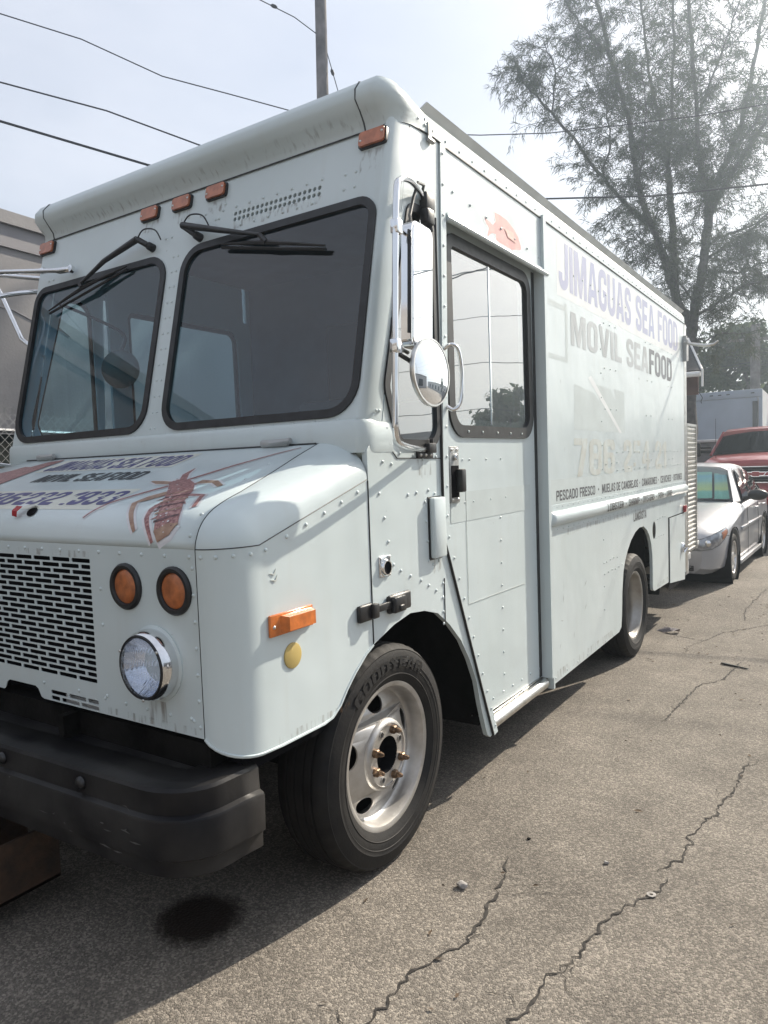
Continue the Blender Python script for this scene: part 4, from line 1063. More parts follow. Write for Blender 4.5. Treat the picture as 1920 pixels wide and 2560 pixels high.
loops_disc = [circ(.238, 72), circ(.130, 48)]+hl_loops
disc = panel('wheel_disc', loops_disc, .006, dmap, M['steel'], wh, 60)
bolt_c = [(.0935*math.cos(rad(22+45*k)), .0935*math.sin(rad(22+45*k))) for k in range(8)]
mb = MB(); mb.lathe([(.134, .070), (.131, .080), (.125, .090), (.116, .092), (.113, .086)], (0, 0, 0), (1, 0, 0), 56); mb.build('hub_ring', M['steel'], wh, 50)
hubp = panel('hub_plate', [circ(.115, 56), circ(.069, 40)]+[[(x+q[0], y+q[1]) for q in circ(.0105, 12)] for i, (x, y) in enumerate(bolt_c) if i in (0, 2, 5)], .01, lambda u, v, w: Vector((.087+w, u, v)), M['steel'], wh, 30)
mb = MB(); mb.lathe([(.069, .086), (.066, .03), (.0, .02)], (0, 0, 0), (1, 0, 0), 32); mb.lathe([(.24, -.03), (.0, -.03)], (0, 0, 0), (1, 0, 0), 32); mb.build('hub_cavity', M['dark'], wh)
mb = MB()
for i in (0, 2, 5):
    mb.lathe([(.0135, 0), (.0135, .003), (.0105, .004)], (.087, *bolt_c[i]), (1, 0, 0), 12)
mb.build('stud_eyelet', M['steel'], hubp)
for i, (y, z) in enumerate(bolt_c):
    if i in (0, 2, 5): continue
    mb = MB(); mb.lathe([(.0165, 0), (.0165, .016), (.013, .020), (.010, .020), (.010, .029), (.008, .037), (.0055, .042), (0, .043)], (.087, y, z), (1, 0, 0), 6); mb.build('lug_nut', M['bolt'], wh, 20)
# raised maker's lettering on the side wall
for txt_, a_mid, r0, r1, span in (('GOODYEAR', 92, .325, .372, 80),):
    def wall(u, v, a_mid=a_mid, r0=r0, r1=r1, span=span):
        a = rad(a_mid+span/2-span*u); r = r0+(r1-r0)*v
        return Vector((.1225 if r > .33 else .120, r*math.cos(a), r*math.sin(a)))
    lettering(txt_, wall, M['rubber'], ty, .02, slices=3)
for (x, y, z, flip, rear) in ((XL+.112, 0, .415, True, False), (-.125, 3.655, .311, False, True), (XL+.125, 3.655, .311, True, True)):
    w2 = bpy.data.objects.new('rear_wheel' if rear else 'front_wheel', None); link(w2); w2.parent = van; w2.location = (x, y, z)
    if flip: w2.rotation_euler = (0, 0, math.pi)
    t2 = ty.copy(); link(t2); t2.parent = w2
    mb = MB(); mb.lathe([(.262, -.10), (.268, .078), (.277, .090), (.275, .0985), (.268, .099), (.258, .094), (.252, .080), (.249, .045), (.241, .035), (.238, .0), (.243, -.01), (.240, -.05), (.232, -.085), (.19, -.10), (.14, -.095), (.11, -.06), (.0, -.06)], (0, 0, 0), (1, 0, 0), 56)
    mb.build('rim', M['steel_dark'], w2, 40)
# ---- mirrors, driver's side
TP = [(0, .36, 2.545), (.04, .27, 2.543), (.09, .13, 2.525), (.125, .02, 2.497), (.142, -.045, 2.468), (.150, -.085, 2.41), (.150, -.112, 2.10), (.150, -.138, 1.68), (.146, -.135, 1.62), (.13, -.09, 1.578), (.08, .08, 1.562), (.02, .27, 1.560), (0, .33, 1.560)]
mb = MB(); mb.tube(crom(TP, 5), .0112, 10)
arm = mb.build('mirror_arm', M['chrome'], van, 60)
mb = MB(); mb.box(0, .035, .33, .40, 2.50, 2.57, .006); mb.tube([(.02, .36, 2.50), (.03, .36, 2.42)], .012, 8); mb.box(.01, .05, .31, .37, 2.44, 2.50, .01)
mb.tube([(.01, .34, 2.57), (.04, .30, 2.58), (.06, .22, 2.56), (.05, .20, 2.50), (.09, .10, 2.40), (.14, .03, 2.33)], .006, 6)
mb.build('mirror_bracket', M['black'], arm, 40); mb = MB(); mb.box(0, .012, .24, .36, 1.525, 1.552, .002); mb.box(0, .03, .30, .36, 1.545, 1.585, .005); mb.tube([(.02, .335, 1.56), (.02, .335, 1.60)], .008, 6)
mb.build('mirror_bracket', M['black'], arm, 40)
for yy in (.26, .30, .34): riv('chr', (.012, yy, 1.538), (1, 0, 0), .007)
for zz in (2.30, 1.90):
    yy = -.085-.05*(2.41-zz)/.7
    mb = MB(); mb.box(.135, .165, yy-.016, yy+.022, zz-.024, zz+.024, .004); mb.tube([(.15, yy, zz), (.155, yy+.07, zz-.015)], .007, 6); mb.build('mirror_clamp', M['chrome'], arm, 40)
def MH(u, v, w=0): return Vector((.178+w-.05*(u-.0), -.05+u+(v-2.12)*.065, v))
hd_l = rpoly([(.0, 1.905, .03), (.158, 1.905, .03), (.158, 2.335, .03), (.0, 2.335, .03)], 5)
mc = panel('mirror_case', [hd_l], .042, MH, M['chrome'], van, 35)
panel('mirror_glass', [rpoly([(.010, 1.915, .022), (.150, 1.915, .022), (.150, 2.325, .022), (.010, 2.325, .022)], 5)], .003, lambda u, v, w: MH(u, v, w+.003), M['mirror'], mc, 0)
mb = MB(); mb.tube([MH(.0, 1.95, -.01)+Vector((0, -.004, 0)), MH(.0, 2.30, -.01)+Vector((0, -.004, 0))], .004, 4); mb.build('mirror_edge', M['rubber'], mc)
mcn = Vector((1, -.045, .02)).normalized(); mcc = (.195, .035, 1.822)
mb = MB(); mb.lathe([(.118, -.012), (.122, .0), (.119, .006), (.113, .006)], mcc, mcn, 40); mb.lathe([(.118, -.012), (.06, -.035), (0, -.04)], mcc, mcn, 32)
rm = mb.build('round_mirror', M['alu'], van, 60)
mb = MB(); mb.lathe([(.114, .004), (.09, .0105), (.06, .0155), (.03, .0187), (0, .0197)], mcc, mcn, 40); mb.build('mirror_glass', M['mirror'], rm, 80)
mb = MB(); mb.tube([(.15, -.125, 1.88), (.16, -.06, 1.86), (.17, .02, 1.83)], .008, 6); mb.build('mirror_stay', M['black'], rm)
# grab handle on the door strip
mb = MB(); mb.tube(crom([(.008, .49, 1.98), (.035, .50, 1.995), (.055, .525, 1.97), (.060, .54, 1.87), (.055, .53, 1.76), (.035, .505, 1.725), (.008, .495, 1.74)], 5), .0085, 8); mb.build('grab_handle', M['chrome'], van, 60)
# passenger side mirror rig
mb = MB(); mb.tube(crom([mirx(p) for p in TP], 4), .0125, 8)
mb.tube([(-1.905, .07, 2.556), (-1.97, .055, 2.557), (-2.0, .05, 2.562), (-2.4, -.02, 2.61), (-3.0, -.12, 2.68)], [.016, .017, .0125, .0125, .0125], 8)
mb.tube([(-2.27, .14, 2.585), (-2.6, .09, 2.65), (-2.95, .03, 2.70)], .0125, 8)
mb.tube([(-2.27, .12, 2.16), (-2.42, .09, 2.27), (-2.60, .09, 2.55), (-2.72, .06, 2.74)], .013, 8)
ar2 = mb.build('mirror_arm', M['chrome'], van, 60)
mb = MB(); mb.box(-2.12, -2.08, .028, .05, 2.560, 2.59, .004); mb.lathe([(.02, 0), (.02, .02), (0, .02)], (-1.905, .083, 2.556), (0, -1, .2), 12); mb.build('mirror_clamp', M['chrome'], ar2)
# round interior mirror on a curved stalk, seen through the left pane
mb = MB(); mb.lathe([(.100, .0), (.104, .008), (.085, .020), (.0, .028)], (-1.90, .335, 2.075), (.55, -.83, 0), 32); im = mb.build('interior_mirror', M['disc'], van, 60)
mb = MB(); mb.tube(crom([(-1.90, .345, 2.175), (-1.885, .36, 2.25), (-1.95, .33, 2.31), (-2.12, .26, 2.40), (-2.25, .22, 2.46)], 5), .009, 6); mb.build('mirror_stalk', M['black'], im)
# ---- wipers
def wiper(piv, elbow, mid, joint, bA, bB):
    mb = MB(); P = lambda q, w: FR(q[0], q[1], w)
    mb.lathe([(.020, 0), (.018, .03), (.010, .04), (0, .04)], P(piv, 0), NF, 14)
    mb.tube([P(piv, .03), P(elbow, .05)], .014, 8)
    mb.tube([P(elbow, .05), P(mid, .050), P(joint, .046)], [.016, .012, .007], 8)
    a = mb.build('wiper_arm', M['black'], van, 50)
    mb = MB(); d = [bA[0]+(bB[0]-bA[0])*t for t in (0, .25, .5, .75, 1)]; e = [bA[1]+(bB[1]-bA[1])*t for t in (0, .25, .5, .75, 1)]
    mb.tube([P((x, z), w) for x, z, w in zip(d, e, (.022, .034, .042, .034, .022))], [.004, .007, .010, .007, .004], 6)
    mb.tube([P((bA[0], bA[1]-.012), .016), P((bB[0], bB[1]-.012), .016)], .0065, 6)
    mb.tube([P(joint, .046), P((d[2], e[2]), .046)], .011, 6)
    mb.build('wiper_blade', M['rubber'], a, 50)
    mb = MB(); c = Vector(elbow)
    mb.tube(crom([P(elbow, .05), P((c.x+.05, c.y+.03), .06), P((c.x+.12, c.y+.02), .05), P((c.x+.16, c.y-.03), .04)], 5), .0035, 5); mb.build('washer_hose', M['rubber'], a)
wiper((-1.305, 2.552), (-1.366, 2.585), (-1.60, 2.525), (-1.78, 2.443), (-2.06, 2.36), (-1.46, 2.485))
wiper((-.985, 2.535), (-1.055, 2.583), (-.80, 2.505), (-.575, 2.440), (-.82, 2.462), (-.245, 2.338))
# ---- rear fittings
mb = MB(); mb.box(.002, .035, 5.56, 5.60, 2.44, 2.69); mb.box(.002, .028, 5.60, 5.70, 2.45, 2.68, .006); ab = mb.build('awning_bracket', M['alupaint'], van)
mb = MB(); mb.tube([(.02, 5.58, 2.62), (.10, 5.60, 2.60), (.20, 5.60, 2.575), (.28, 5.60, 2.58), (.32, 5.60, 2.61)], [.010, .016, .018, .015, .008], 8); mb.build('awning_hook', M['alu'], ab, 60)
mb = MB(); mb.tube([(.02, 5.53, 2.62), (.06, 5.40, 2.60), (.10, 5.20, 2.585)], [.008, .016, .014], 8); mb.build('awning_hook', M['alupaint'], ab, 60)
mb = MB(); mb.box(-1.9, -.012, 5.74, 6.25, .47, 1.81)
bx = mb.build('rear_locker', M['alu'], van)
mb = MB()
for k in range(27):
    zz = .50+k*.049; mb.tube([(-.008, 5.745, zz), (-.008, 6.245, zz)], .008, 6)
    if zz > 1.2:
        for j in range(12): mb.box(-.012, .003, 5.76+j*.04, 5.772+j*.04, zz+.012, zz+.03)
mb.box(-.012, .006, 6.235, 6.262, .47, 1.825); mb.box(-.012, .004, 5.735, 5.75, .47, 1.82); mb.box(-.03, .004, 5.735, 6.262, 1.80, 1.825)
mb.build('ribbed_sheet', M['alu'], bx)
mb = MB(); mb.box(-2.1, .0, 5.66, 5.90, .40, .47, .01); mb.box(-2.1, -.01, 5.66, 5.84, .25, .40, .01); mb.build('rear_bumper', M['alupaint'], van)
mb = MB(); mb.box(XL+.03, -.03, 5.695, 5.715, .35, 2.82); mb.build('rear_wall', M['paint'], van)
# ---- interior seen through the glass
M['inner'] = pm('cab_lining', (.035, .052, .072), .7, var=.2)
M['seat'] = pm('seat_vinyl', (.03, .035, .045), .5, var=.2)
mb = MB(); mb.box(XL+.03, -1.55, 1.72, 1.74, .54, 2.80); mb.box(-.72, -.03, 1.72, 1.74, .54, 2.80); mb.box(-1.55, -.72, 1.72, 1.74, 2.45, 2.80); mb.build('partition', M['inner'], van)
mb = MB(); mb.box(XL+.03, -.03, .25, 5.65, 2.80, 2.805); mb.build('headliner', M['inner'], van)
mb = MB(); mb.box(XL+.06, -.08, -.06, .30, 1.25, 1.56, .03); mb.box(-1.65, -.70, .1, .85, .9, 1.35, .05); mb.build('dashboard', M['seat'], van)
mb = MB(); mb.box(-.80, -.34, .85, 1.32, .95, 1.08, .04); mb.box(-.80, -.34, 1.25, 1.36, 1.05, 1.86, .04); mb.box(-.66, -.48, .95, 1.2, .54, .95, .02); mb.build('driver_seat', M['seat'], van)
mb = MB(); mb.box(-1.58, -1.18, 1.05, 1.5, 1.0, 1.12, .04); mb.box(-1.58, -1.18, 1.42, 1.52, 1.1, 1.93, .04); mb.build('passenger_seat', M['seat'], van)
mb = MB(); k_ = 24
mb.tube([(-.60+.20*math.cos(2*math.pi*i/k_), .52+.14*math.sin(2*math.pi*i/k_), 1.60+.13*math.sin(2*math.pi*i/k_)) for i in range(k_)], .014, 8, closed=True); mb.tube([(-.60, .30, 1.42), (-.60, .52, 1.60)], .02, 8)
mb.build('steering_wheel', M['black'], van)
mb = MB(); mb.box(-1.5, -.75, 3.9, 4.0, 1.2, 2.5); mb.box(XL+.1, -1.6, 2.2, 5.2, .54, 1.45); mb.build('galley_counter', M['alu'], van)
build_rivets('side', van, M['paint']); build_rivets('front', van, M['paint']); build_rivets('chr', van, M['alu'])

# ---- lettering and decals on the side
def st(y0, y1, z0, z1, lift=.0010): return lambda u, v: Vector((lift, y0+(y1-y0)*u, z0+(z1-z0)*v))
def sq(name, y0, y1, z0, z1, mat_, lift=.001, pts=None):
    lift *= .4; mb = MB(); pts = pts or [(y0, z0), (y1, z0), (y1, z1), (y0, z1)]
    mb.add([(lift, p[0], p[1]) for p in pts], [tuple(range(len(pts)))]); return mb.build(name, mat_, van, 0)
bn = sq('banner', 1.90, 5.37, 2.452, 2.797, M['sticker'])
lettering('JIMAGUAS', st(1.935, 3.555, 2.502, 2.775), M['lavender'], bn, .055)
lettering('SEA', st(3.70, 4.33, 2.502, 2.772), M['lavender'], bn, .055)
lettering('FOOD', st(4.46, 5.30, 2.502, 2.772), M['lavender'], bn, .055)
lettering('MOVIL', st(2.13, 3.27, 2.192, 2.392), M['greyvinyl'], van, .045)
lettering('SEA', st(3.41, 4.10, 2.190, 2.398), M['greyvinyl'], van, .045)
lettering('FOOD', st(4.13, 5.02, 2.190, 2.400), M['greyvinyl2'], van, .045)
sq('ghost_patch', 0, 0, 0, 0, M['ghost'], .0012, [(2.16, 1.68), (3.33, 1.68), (3.33, 1.985), (3.05, 1.99), (3.10, 1.90), (2.95, 1.985), (2.62, 1.99), (2.72, 1.86), (2.60, 1.93), (2.18, 1.96)])
sq('sticker_strip', 0, 0, 0, 0, M['sticker'], .0016, [(2.45, 2.02), (2.52, 2.04), (3.25, 1.68), (3.18, 1.68)])
sq('ghost_patch', 1.70, 2.04, 2.375, 2.405, M['ghost'], .0012); sq('ghost_patch', 1.70, 2.07, 2.075, 2.105, M['ghost'], .0012); sq('ghost_patch', 2.03, 2.07, 2.075, 2.42, M['ghost'], .0014)
lettering('786', st(2.15, 3.05, 1.388, 1.628), M['ghost2'], van, .05)
lettering('254', st(3.28, 4.12, 1.388, 1.628), M['ghost2'], van, .05)
lettering('21', st(4.30, 4.75, 1.388, 1.628), M['ghost2'], van, .05)
sq('worn_band', 1.695, 5.55, 1.243, 1.385, M['ghost'])
for txt_, ya, yb in (('PESCADO FRESCO', 1.82, 2.565), ('\u2022', 2.63, 2.655), ('MUELAS DE CANGREJOS', 2.72, 3.70), ('\u2022', 3.745, 3.765), ('CAMARONES', 3.83, 4.36), ('\u2022', 4.41, 4.43), ('CEVICHES', 4.50, 4.94), ('\u2022', 4.985, 5.0), ('OSTIONES', 5.05, 5.45)):
    dot = txt_ == '\u2022'
    lettering(txt_, st(ya, yb, 1.282 if dot else 1.259, 1.298 if dot else 1.320), M['wornblack'], van, .03, t=.17, gap=.09)
def on_rail(y0, y1):
    def f(u, v):
        a = math.asin(max(-1, min(1, (-.62+1.2*v)))); return Vector((.0035+.0365*math.cos(a), y0+(y1-y0)*u-.0*v, 1.160+.0445*math.sin(a)))
    return f
for txt_, ya, yb in (('LOBSTER', 2.73, 3.13), ('\u2022', 3.18, 3.20), ('SHRIMP', 3.28, 3.60), ('\u2022', 3.64, 3.66), ('OYSTERS', 3.72, 4.10), ('\u2022', 4.15, 4.17), ('FISH', 4.25, 4.44), ('\u2022', 4.49, 4.51), ('CRAB', 4.58, 4.80)):
    lettering(txt_, on_rail(ya, yb) if txt_ != '\u2022' else (lambda u, v, f=on_rail(ya, yb): f(u, .35+.25*v)), M['wornblack'], rail, .03, slices=6, t=.15, gap=.10)
lettering('LANGOSTA', st(3.55, 3.965, .993, 1.059), M['wornblack'], van, .03, t=.18, gap=.10)
mb = MB(); r_ = random.Random(4)
for k in range(30):
    y_, z_ = r_.uniform(1.8, 4.6), r_.uniform(.35, 1.05) if k % 3 else r_.uniform(1.5, 2.2)
    if 3.1 < y_ < 4.3 and z_ < 1.0: continue
    d_ = Vector((r_.gauss(0, .03), r_.gauss(0, .03))); w_ = r_.uniform(.0008, .003); n_ = Vector((-d_.y, d_.x)).normalized()*w_
    p_ = Vector((y_, z_)); mb.add([(.0011, *(p_)), (.0011, *(p_+d_*.5+n_)), (.0011, *(p_+d_)), (.0011, *(p_+d_*.5-n_))], [(0, 1, 2, 3)])
o = mb.build('scuff', M['scuff'], van, 0); o['kind'] = 'stuff'
# fish sticker over the door
M['fish'] = pm('faded_red_print', (.58, .26, .25), .45, var=.12, scale=14, col2=(.64, .38, .35))
FS = [(.934, 2.634), (.952, 2.612), (.983, 2.597), (.96, 2.552), (1.014, 2.582), (1.06, 2.588), (1.062, 2.561), (1.134, 2.551), (1.176, 2.535), (1.291, 2.567), (1.363, 2.580), (1.372, 2.595), (1.338, 2.638), (1.285, 2.664), (1.197, 2.688), (1.109, 2.690), (1.052, 2.687), (1.059, 2.645), (1.029, 2.622)]
cf = Vector((1.18, 2.63))
sq('fish_sticker', 0, 0, 0, 0, M['sticker'], .0012, [tuple(cf+(Vector(p)-cf)*1.09) for p in FS])
fs_ = sq('fish_print', 0, 0, 0, 0, M['fish'], .002, FS)
mb = MB(); mb.add([(.0028, 1.16, 2.64), (.0028, 1.27, 2.645), (.0028, 1.30, 2.60), (.0028, 1.2, 2.605)], [(0, 1, 2, 3)]); mb.build('fish_fin', pm('pink_print', (.70, .42, .36), .45), fs_, 0)

# ---- lettering and artwork on the hood
def hx(x0, x1, y_top, y_bot, lift=.0016):
    def zc(y): return min(HC, key=lambda p: abs(p[0]-y) + (0 if p[1] > 1.29 else 1))[1]
    s0, s1 = hs(y_top, zc(y_top)), hs(y_bot, zc(y_bot))
    return lambda u, v: HD(x0+(x1-x0)*u, s1+(s0-s1)*v, lift)
def hood_poly(name, pts, mat_, lift=.001, parent=None, cuts=14):
    """pts given as (x, y, z) on the hood; flattened to (x, s), sliced, laid on the curve"""
    q = [(p[0], hs(p[1], p[2]) if len(p) == 3 else p[1]) for p in pts]
    bm = bmesh.new(); vs = [bm.verts.new((a, b_, 0)) for a, b_ in q]; bm.faces.new(vs)
    s0, s1 = min(b_ for a, b_ in q), max(b_ for a, b_ in q)
    for k in range(1, cuts):
        bmesh.ops.bisect_plane(bm, geom=bm.verts[:]+bm.edges[:]+bm.faces[:], plane_co=(0, s0+(s1-s0)*k/cuts, 0), plane_no=(0, 1, 0))
    bmesh.ops.triangulate(bm, faces=bm.faces)
    for v in bm.verts: v.co = HD(v.co.x, v.co.y, lift)
    me = bpy.data.meshes.new(name); bm.to_mesh(me); bm.free()
    return mesh_obj(name, me, mat_, parent or hood, 0)
b1 = hood_poly('banner', [(-1.665, -.168, 1.577), (-.745, -.172, 1.575), (-.745, -.338, 1.525), (-1.665, -.338, 1.525)], M['sticker_y'], .0008)
lettering('JIMAGUAS SEA FOOD', hx(-1.63, -.765, -.188, -.325), M['navy'], b1, .05)
lettering('MOVIL SEAFOOD', hx(-1.485, -.797, -.378, -.470), M['blackvinyl'], hood, .04)
b2 = hood_poly('banner', [(-1.72, -.575, 1.451), (-.62, -.575, 1.451), (-.62, -.738, 1.390), (-1.72, -.738, 1.390)], M['sticker_y'], .0008)
lettering('786', hx(-1.56, -1.235, -.597, -.713), M['navy'], b2, .045)
lettering('232', hx(-1.215, -.965, -.597, -.713), M['navy'], b2, .045)
lettering('1933', hx(-.925, -.632, -.597, -.713), M['navy'], b2, .045)
M['lob'] = pm('lobster_print', (.13, .035, .04), .4, var=.5, scale=95, col2=(.46, .25, .23), detail=7)
M['lob2'] = pm('lobster_print_tan', (.40, .27, .19), .4, var=.4, scale=35, col2=(.24, .13, .09))
M['lob3'] = pm('lobster_print_dark', (.11, .045, .05), .4, var=.4, scale=60)
M['lobw'] = pm('lobster_sticker_edge', (.60, .60, .62), .4, var=.1, scale=8)
def hstroke(pts, w):
    """tapered ribbon polygon through (x, s) points with half widths w"""
    Lp, Rp = [], []
    for i, p in enumerate(pts):
        a = Vector(pts[max(i-1, 0)]); b_ = Vector(pts[min(i+1, len(pts)-1)]); d = (b_-a).normalized(); n = Vector((-d.y, d.x))
        Lp.append(tuple(Vector(p)+n*w[i])); Rp.append(tuple(Vector(p)-n*w[i]))
    return Lp+Rp[::-1]
XS = lambda x, y, z: (x, hs(y, z))
body = [XS(-.54, -.49, 1.477), XS(-.475, -.49, 1.477), XS(-.40, -.535, 1.463), XS(-.335, -.60, 1.443), XS(-.275, -.695, 1.411), XS(-.235, -.74, 1.39), XS(-.205, -.782, 1.354), XS(-.225, -.80, 1.322), XS(-.268, -.81, 1.300), XS(-.295, -.797, 1.33), XS(-.315, -.765, 1.372), XS(-.355, -.713, 1.403), XS(-.42, -.64, 1.43), XS(-.49, -.57, 1.452), XS(-.545, -.52, 1.468)]
cb = Vector((sum(p[0] for p in body)/len(body), sum(p[1] for p in body)/len(body)))
lob_edge = hood_poly('lobster_sticker', [tuple(cb+(Vector(p)-cb)*1.10) for p in body], M['lobw'], .0007)
legs = [([XS(-.42, -.60, 1.443), XS(-.48, -.66, 1.423), XS(-.50, -.70, 1.407), XS(-.455, -.75, 1.381), XS(-.40, -.790, 1.342), XS(-.385, -.798, 1.328)], [.02, .016, .012, .009, .007, .006]),
        ([XS(-.36, -.68, 1.416), XS(-.375, -.735, 1.39), XS(-.36, -.768, 1.368), XS(-.315, -.80, 1.325), XS(-.292, -.81, 1.298)], [.015, .012, .009, .007, .006]),
        ([XS(-.40, -.52, 1.468), XS(-.32, -.52, 1.468), XS(-.25, -.565, 1.453)], [.02, .012, .010]),
        ([XS(-.31, -.64, 1.43), XS(-.245, -.645, 1.429), XS(-.20, -.725, 1.398)], [.010, .009, .007]),
        ([XS(-.48, -.53, 1.465), XS(-.60, -.515, 1.469), XS(-.66, -.50, 1.474)], [.010, .016, .004]),
        ([XS(-.50, -.50, 1.474), XS(-.56, -.43, 1.496), XS(-.578, -.37, 1.514)], [.014, .013, .003]),
        ([XS(-.48, -.49, 1.477), XS(-.40, -.36, 1.517), XS(-.30, -.235, 1.556), XS(-.238, -.17, 1.576)], [.011, .009, .006, .003]),
        ([XS(-.51, -.555, 1.457), XS(-.57, -.63, 1.434), XS(-.63, -.70, 1.409), XS(-.675, -.772, 1.364)], [.012, .010, .007, .003])]
for pts, w in legs:
    hood_poly('sticker_edge', hstroke(pts, [q+.009 for q in w]), M['lobw'], .0009 if True else 0, lob_edge)
for i, (pts, w) in enumerate(legs): hood_poly('lobster_leg', hstroke(pts, w), M['lob2'] if i in (0, 2, 4) else M['lob'], .0016, lob_edge)
hood_poly('lobster_body', body, M['lob'], .0022, lob_edge)
for k in range(7):
    t = k/6; a = Vector(body[12]).lerp(Vector(body[9]), t); b_ = Vector(body[3]).lerp(Vector(body[6]), t)
    hood_poly('tail_band', hstroke([tuple(a), tuple(b_)], [.0045, .0045]), M['lob3'] if k % 2 else M['lob2'], .0026, lob_edge, 6)
hood_poly('tail_fan', [body[6], body[7], body[8], body[9], tuple((Vector(body[9])+Vector(body[6]))/2-Vector((0, .015)))], M['lob2'], .0028, lob_edge, 6)
r_ = random.Random(5)
for k in range(34):
    f = r_.random(); a = Vector(body[0]).lerp(Vector(body[7]), f); q = a+Vector((r_.gauss(0, .022), r_.gauss(0, .012)))
    w_ = r_.uniform(.0025, .006)
    hood_poly('shell_spot', [(q.x-w_, q.y), (q.x, q.y-w_*.7), (q.x+w_, q.y), (q.x, q.y+w_*.7)], M['lobw'] if k % 3 else M['lob3'], .0030, lob_edge, 1)
for sg in (1, -1):
    for k in range(5):
        a = Vector(body[12 if sg > 0 else 2]).lerp(Vector(body[10 if sg > 0 else 4]), k/4)
        hood_poly('shell_spine', [(a.x, a.y-.008), (a.x-sg*.022, a.y+.014), (a.x, a.y+.008)], M['lob'], .0019, lob_edge, 1)
hood_poly('claw_print', hstroke([XS(-.44, -.63, 1.433), XS(-.47, -.665, 1.42), XS(-.50, -.70, 1.406)], [.026, .022, .006]), M['lob2'], .0018, lob_edge)
# second creature, mostly outside the frame
hood_poly('fish_print', [XS(-1.716, -.150, 1.582), XS(-1.70, -.18, 1.573), XS(-1.70, -.24, 1.555), XS(-1.70, -.36, 1.517), XS(-1.69, -.49, 1.477), XS(-1.95, -.66, 1.425), XS(-2.08, -.55, 1.458), XS(-2.02, -.36, 1.517), XS(-1.93, -.30, 1.536), XS(-1.90, -.24, 1.555), XS(-1.84, -.25, 1.552), XS(-1.80, -.18, 1.573)], M['lob'], .0024)
# torn sticker and hole at the hood's front edge
mb = MB(); mb.add([HD(-1.0+.028*math.cos(a)+.012*math.sin(a), hs(-.752, 1.381)+.024*math.sin(a), .003) for a in [2*math.pi*k/20 for k in range(20)]], [tuple(range(20))]); mb.build('hood_hole', M['dark'], hood, 0)
s0_ = hs(-.742, 1.387)
mb = MB(); mb.cur = 0
fl = [[(-1.04, s0_-.03, .004), (-1.0, s0_-.022, .006)], [(-1.055, s0_-.01, .020), (-1.012, s0_-.004, .022)], [(-1.065, s0_+.012, .030), (-1.022, s0_+.016, .030)], [(-1.075, s0_+.030, .026), (-1.04, s0_+.034, .024)], [(-1.078, s0_+.042, .012), (-1.045, s0_+.046, .010)]]
for i in range(4):
    mb.cur = (0, 0, 1, 1)[i]
    mb.add([HD(*fl[i][0]), HD(*fl[i][1]), HD(*fl[i+1][1]), HD(*fl[i+1][0])], [(0, 1, 2, 3)])
mb.build('torn_sticker', [M['sticker'], M['red']], hood, 40)
m, nt, out = newmat('rust_wash'); N = nt.nodes; L = nt.links
pb = N.new('ShaderNodeBsdfPrincipled'); pb.inputs['Base Color'].default_value = (.16, .085, .04, 1); pb.inputs['Roughness'].default_value = .8
trn = N.new('ShaderNodeBsdfTransparent'); mo = N.new('ShaderNodeMixShader'); t = N.new('ShaderNodeTexCoord'); mpo = N.new('ShaderNodeMapping'); mpo.inputs['Scale'].default_value = (70, 70, 9)
L.new(t.outputs['Object'], mpo.inputs['Vector']); no = N.new('ShaderNodeTexNoise'); no.inputs['Scale'].default_value = 1; no.inputs['Detail'].default_value = 5; L.new(mpo.outputs['Vector'], no.inputs['Vector'])
rg = N.new('ShaderNodeMapRange'); rg.inputs['From Min'].default_value = .50; rg.inputs['From Max'].default_value = .78; rg.inputs['To Max'].default_value = .55; L.new(no.outputs['Fac'], rg.inputs['Value'])
L.new(rg.outputs['Result'], mo.inputs[0]); L.new(trn.outputs[0], mo.inputs[1]); L.new(pb.outputs[0], mo.inputs[2]); L.new(mo.outputs[0], out.inputs[0]); M['rustwash'] = m
def wash(fn, u0, u1, v0, v1):
    mb = MB(); n_ = 8
    top = [fn(u0+(u1-u0)*k/n_, v1, .0012) for k in range(n_+1)]; bot = [fn(u0+(u1-u0)*k/n_, v0+(v1-v0)*.25*abs(math.sin(k*2.1)), .0012) for k in range(n_+1)]
    mb.add(top+bot, [(k, k+1, n_+2+k, n_+1+k) for k in range(n_)]); mb.build('rust_stain', M['rustwash'], van, 0)
FPw = lambda u, v, w=0: Vector((u, -.81-w, v))
wash(FPw, -.345, -.265, .742, .822); wash(FPw, -.57, -.12, .739, .765); wash(FPw, -1.0, -.6, 1.238, 1.262)
for xc in (-1.352, -1.13, -.909): wash(FR, xc-.06, xc+.06, 2.63, 2.692)
wash(FR, -.80, -.30, 2.525, 2.565); wash(FR, -.135, -.03, 2.60, 2.69)
wash(SD, 1.75, 3.0, .212, .27); wash(SD, 4.25, 4.78, .335, .38); wash(SD, 5.48, 5.54, .80, .91); wash(SD, .24, .36, 1.44, 1.52); wash(SD, 2.0, 5.6, 1.045, 1.083); wash(SD, .32, .42, 1.05, 1.112)
wash(SD, -.62, -.14, .672, .70)
# paint scuffs on the fender
mb = MB()
for y, z in ((-.63, 1.195), (-.625, 1.175)):
    mb.tube([(.0008, y, z), (.001, y+.02, z-.004), (.001, y+.03, z+.012)], [.001, .004, .001], 4)
mb.build('scuff', M['ghost2'], fender)

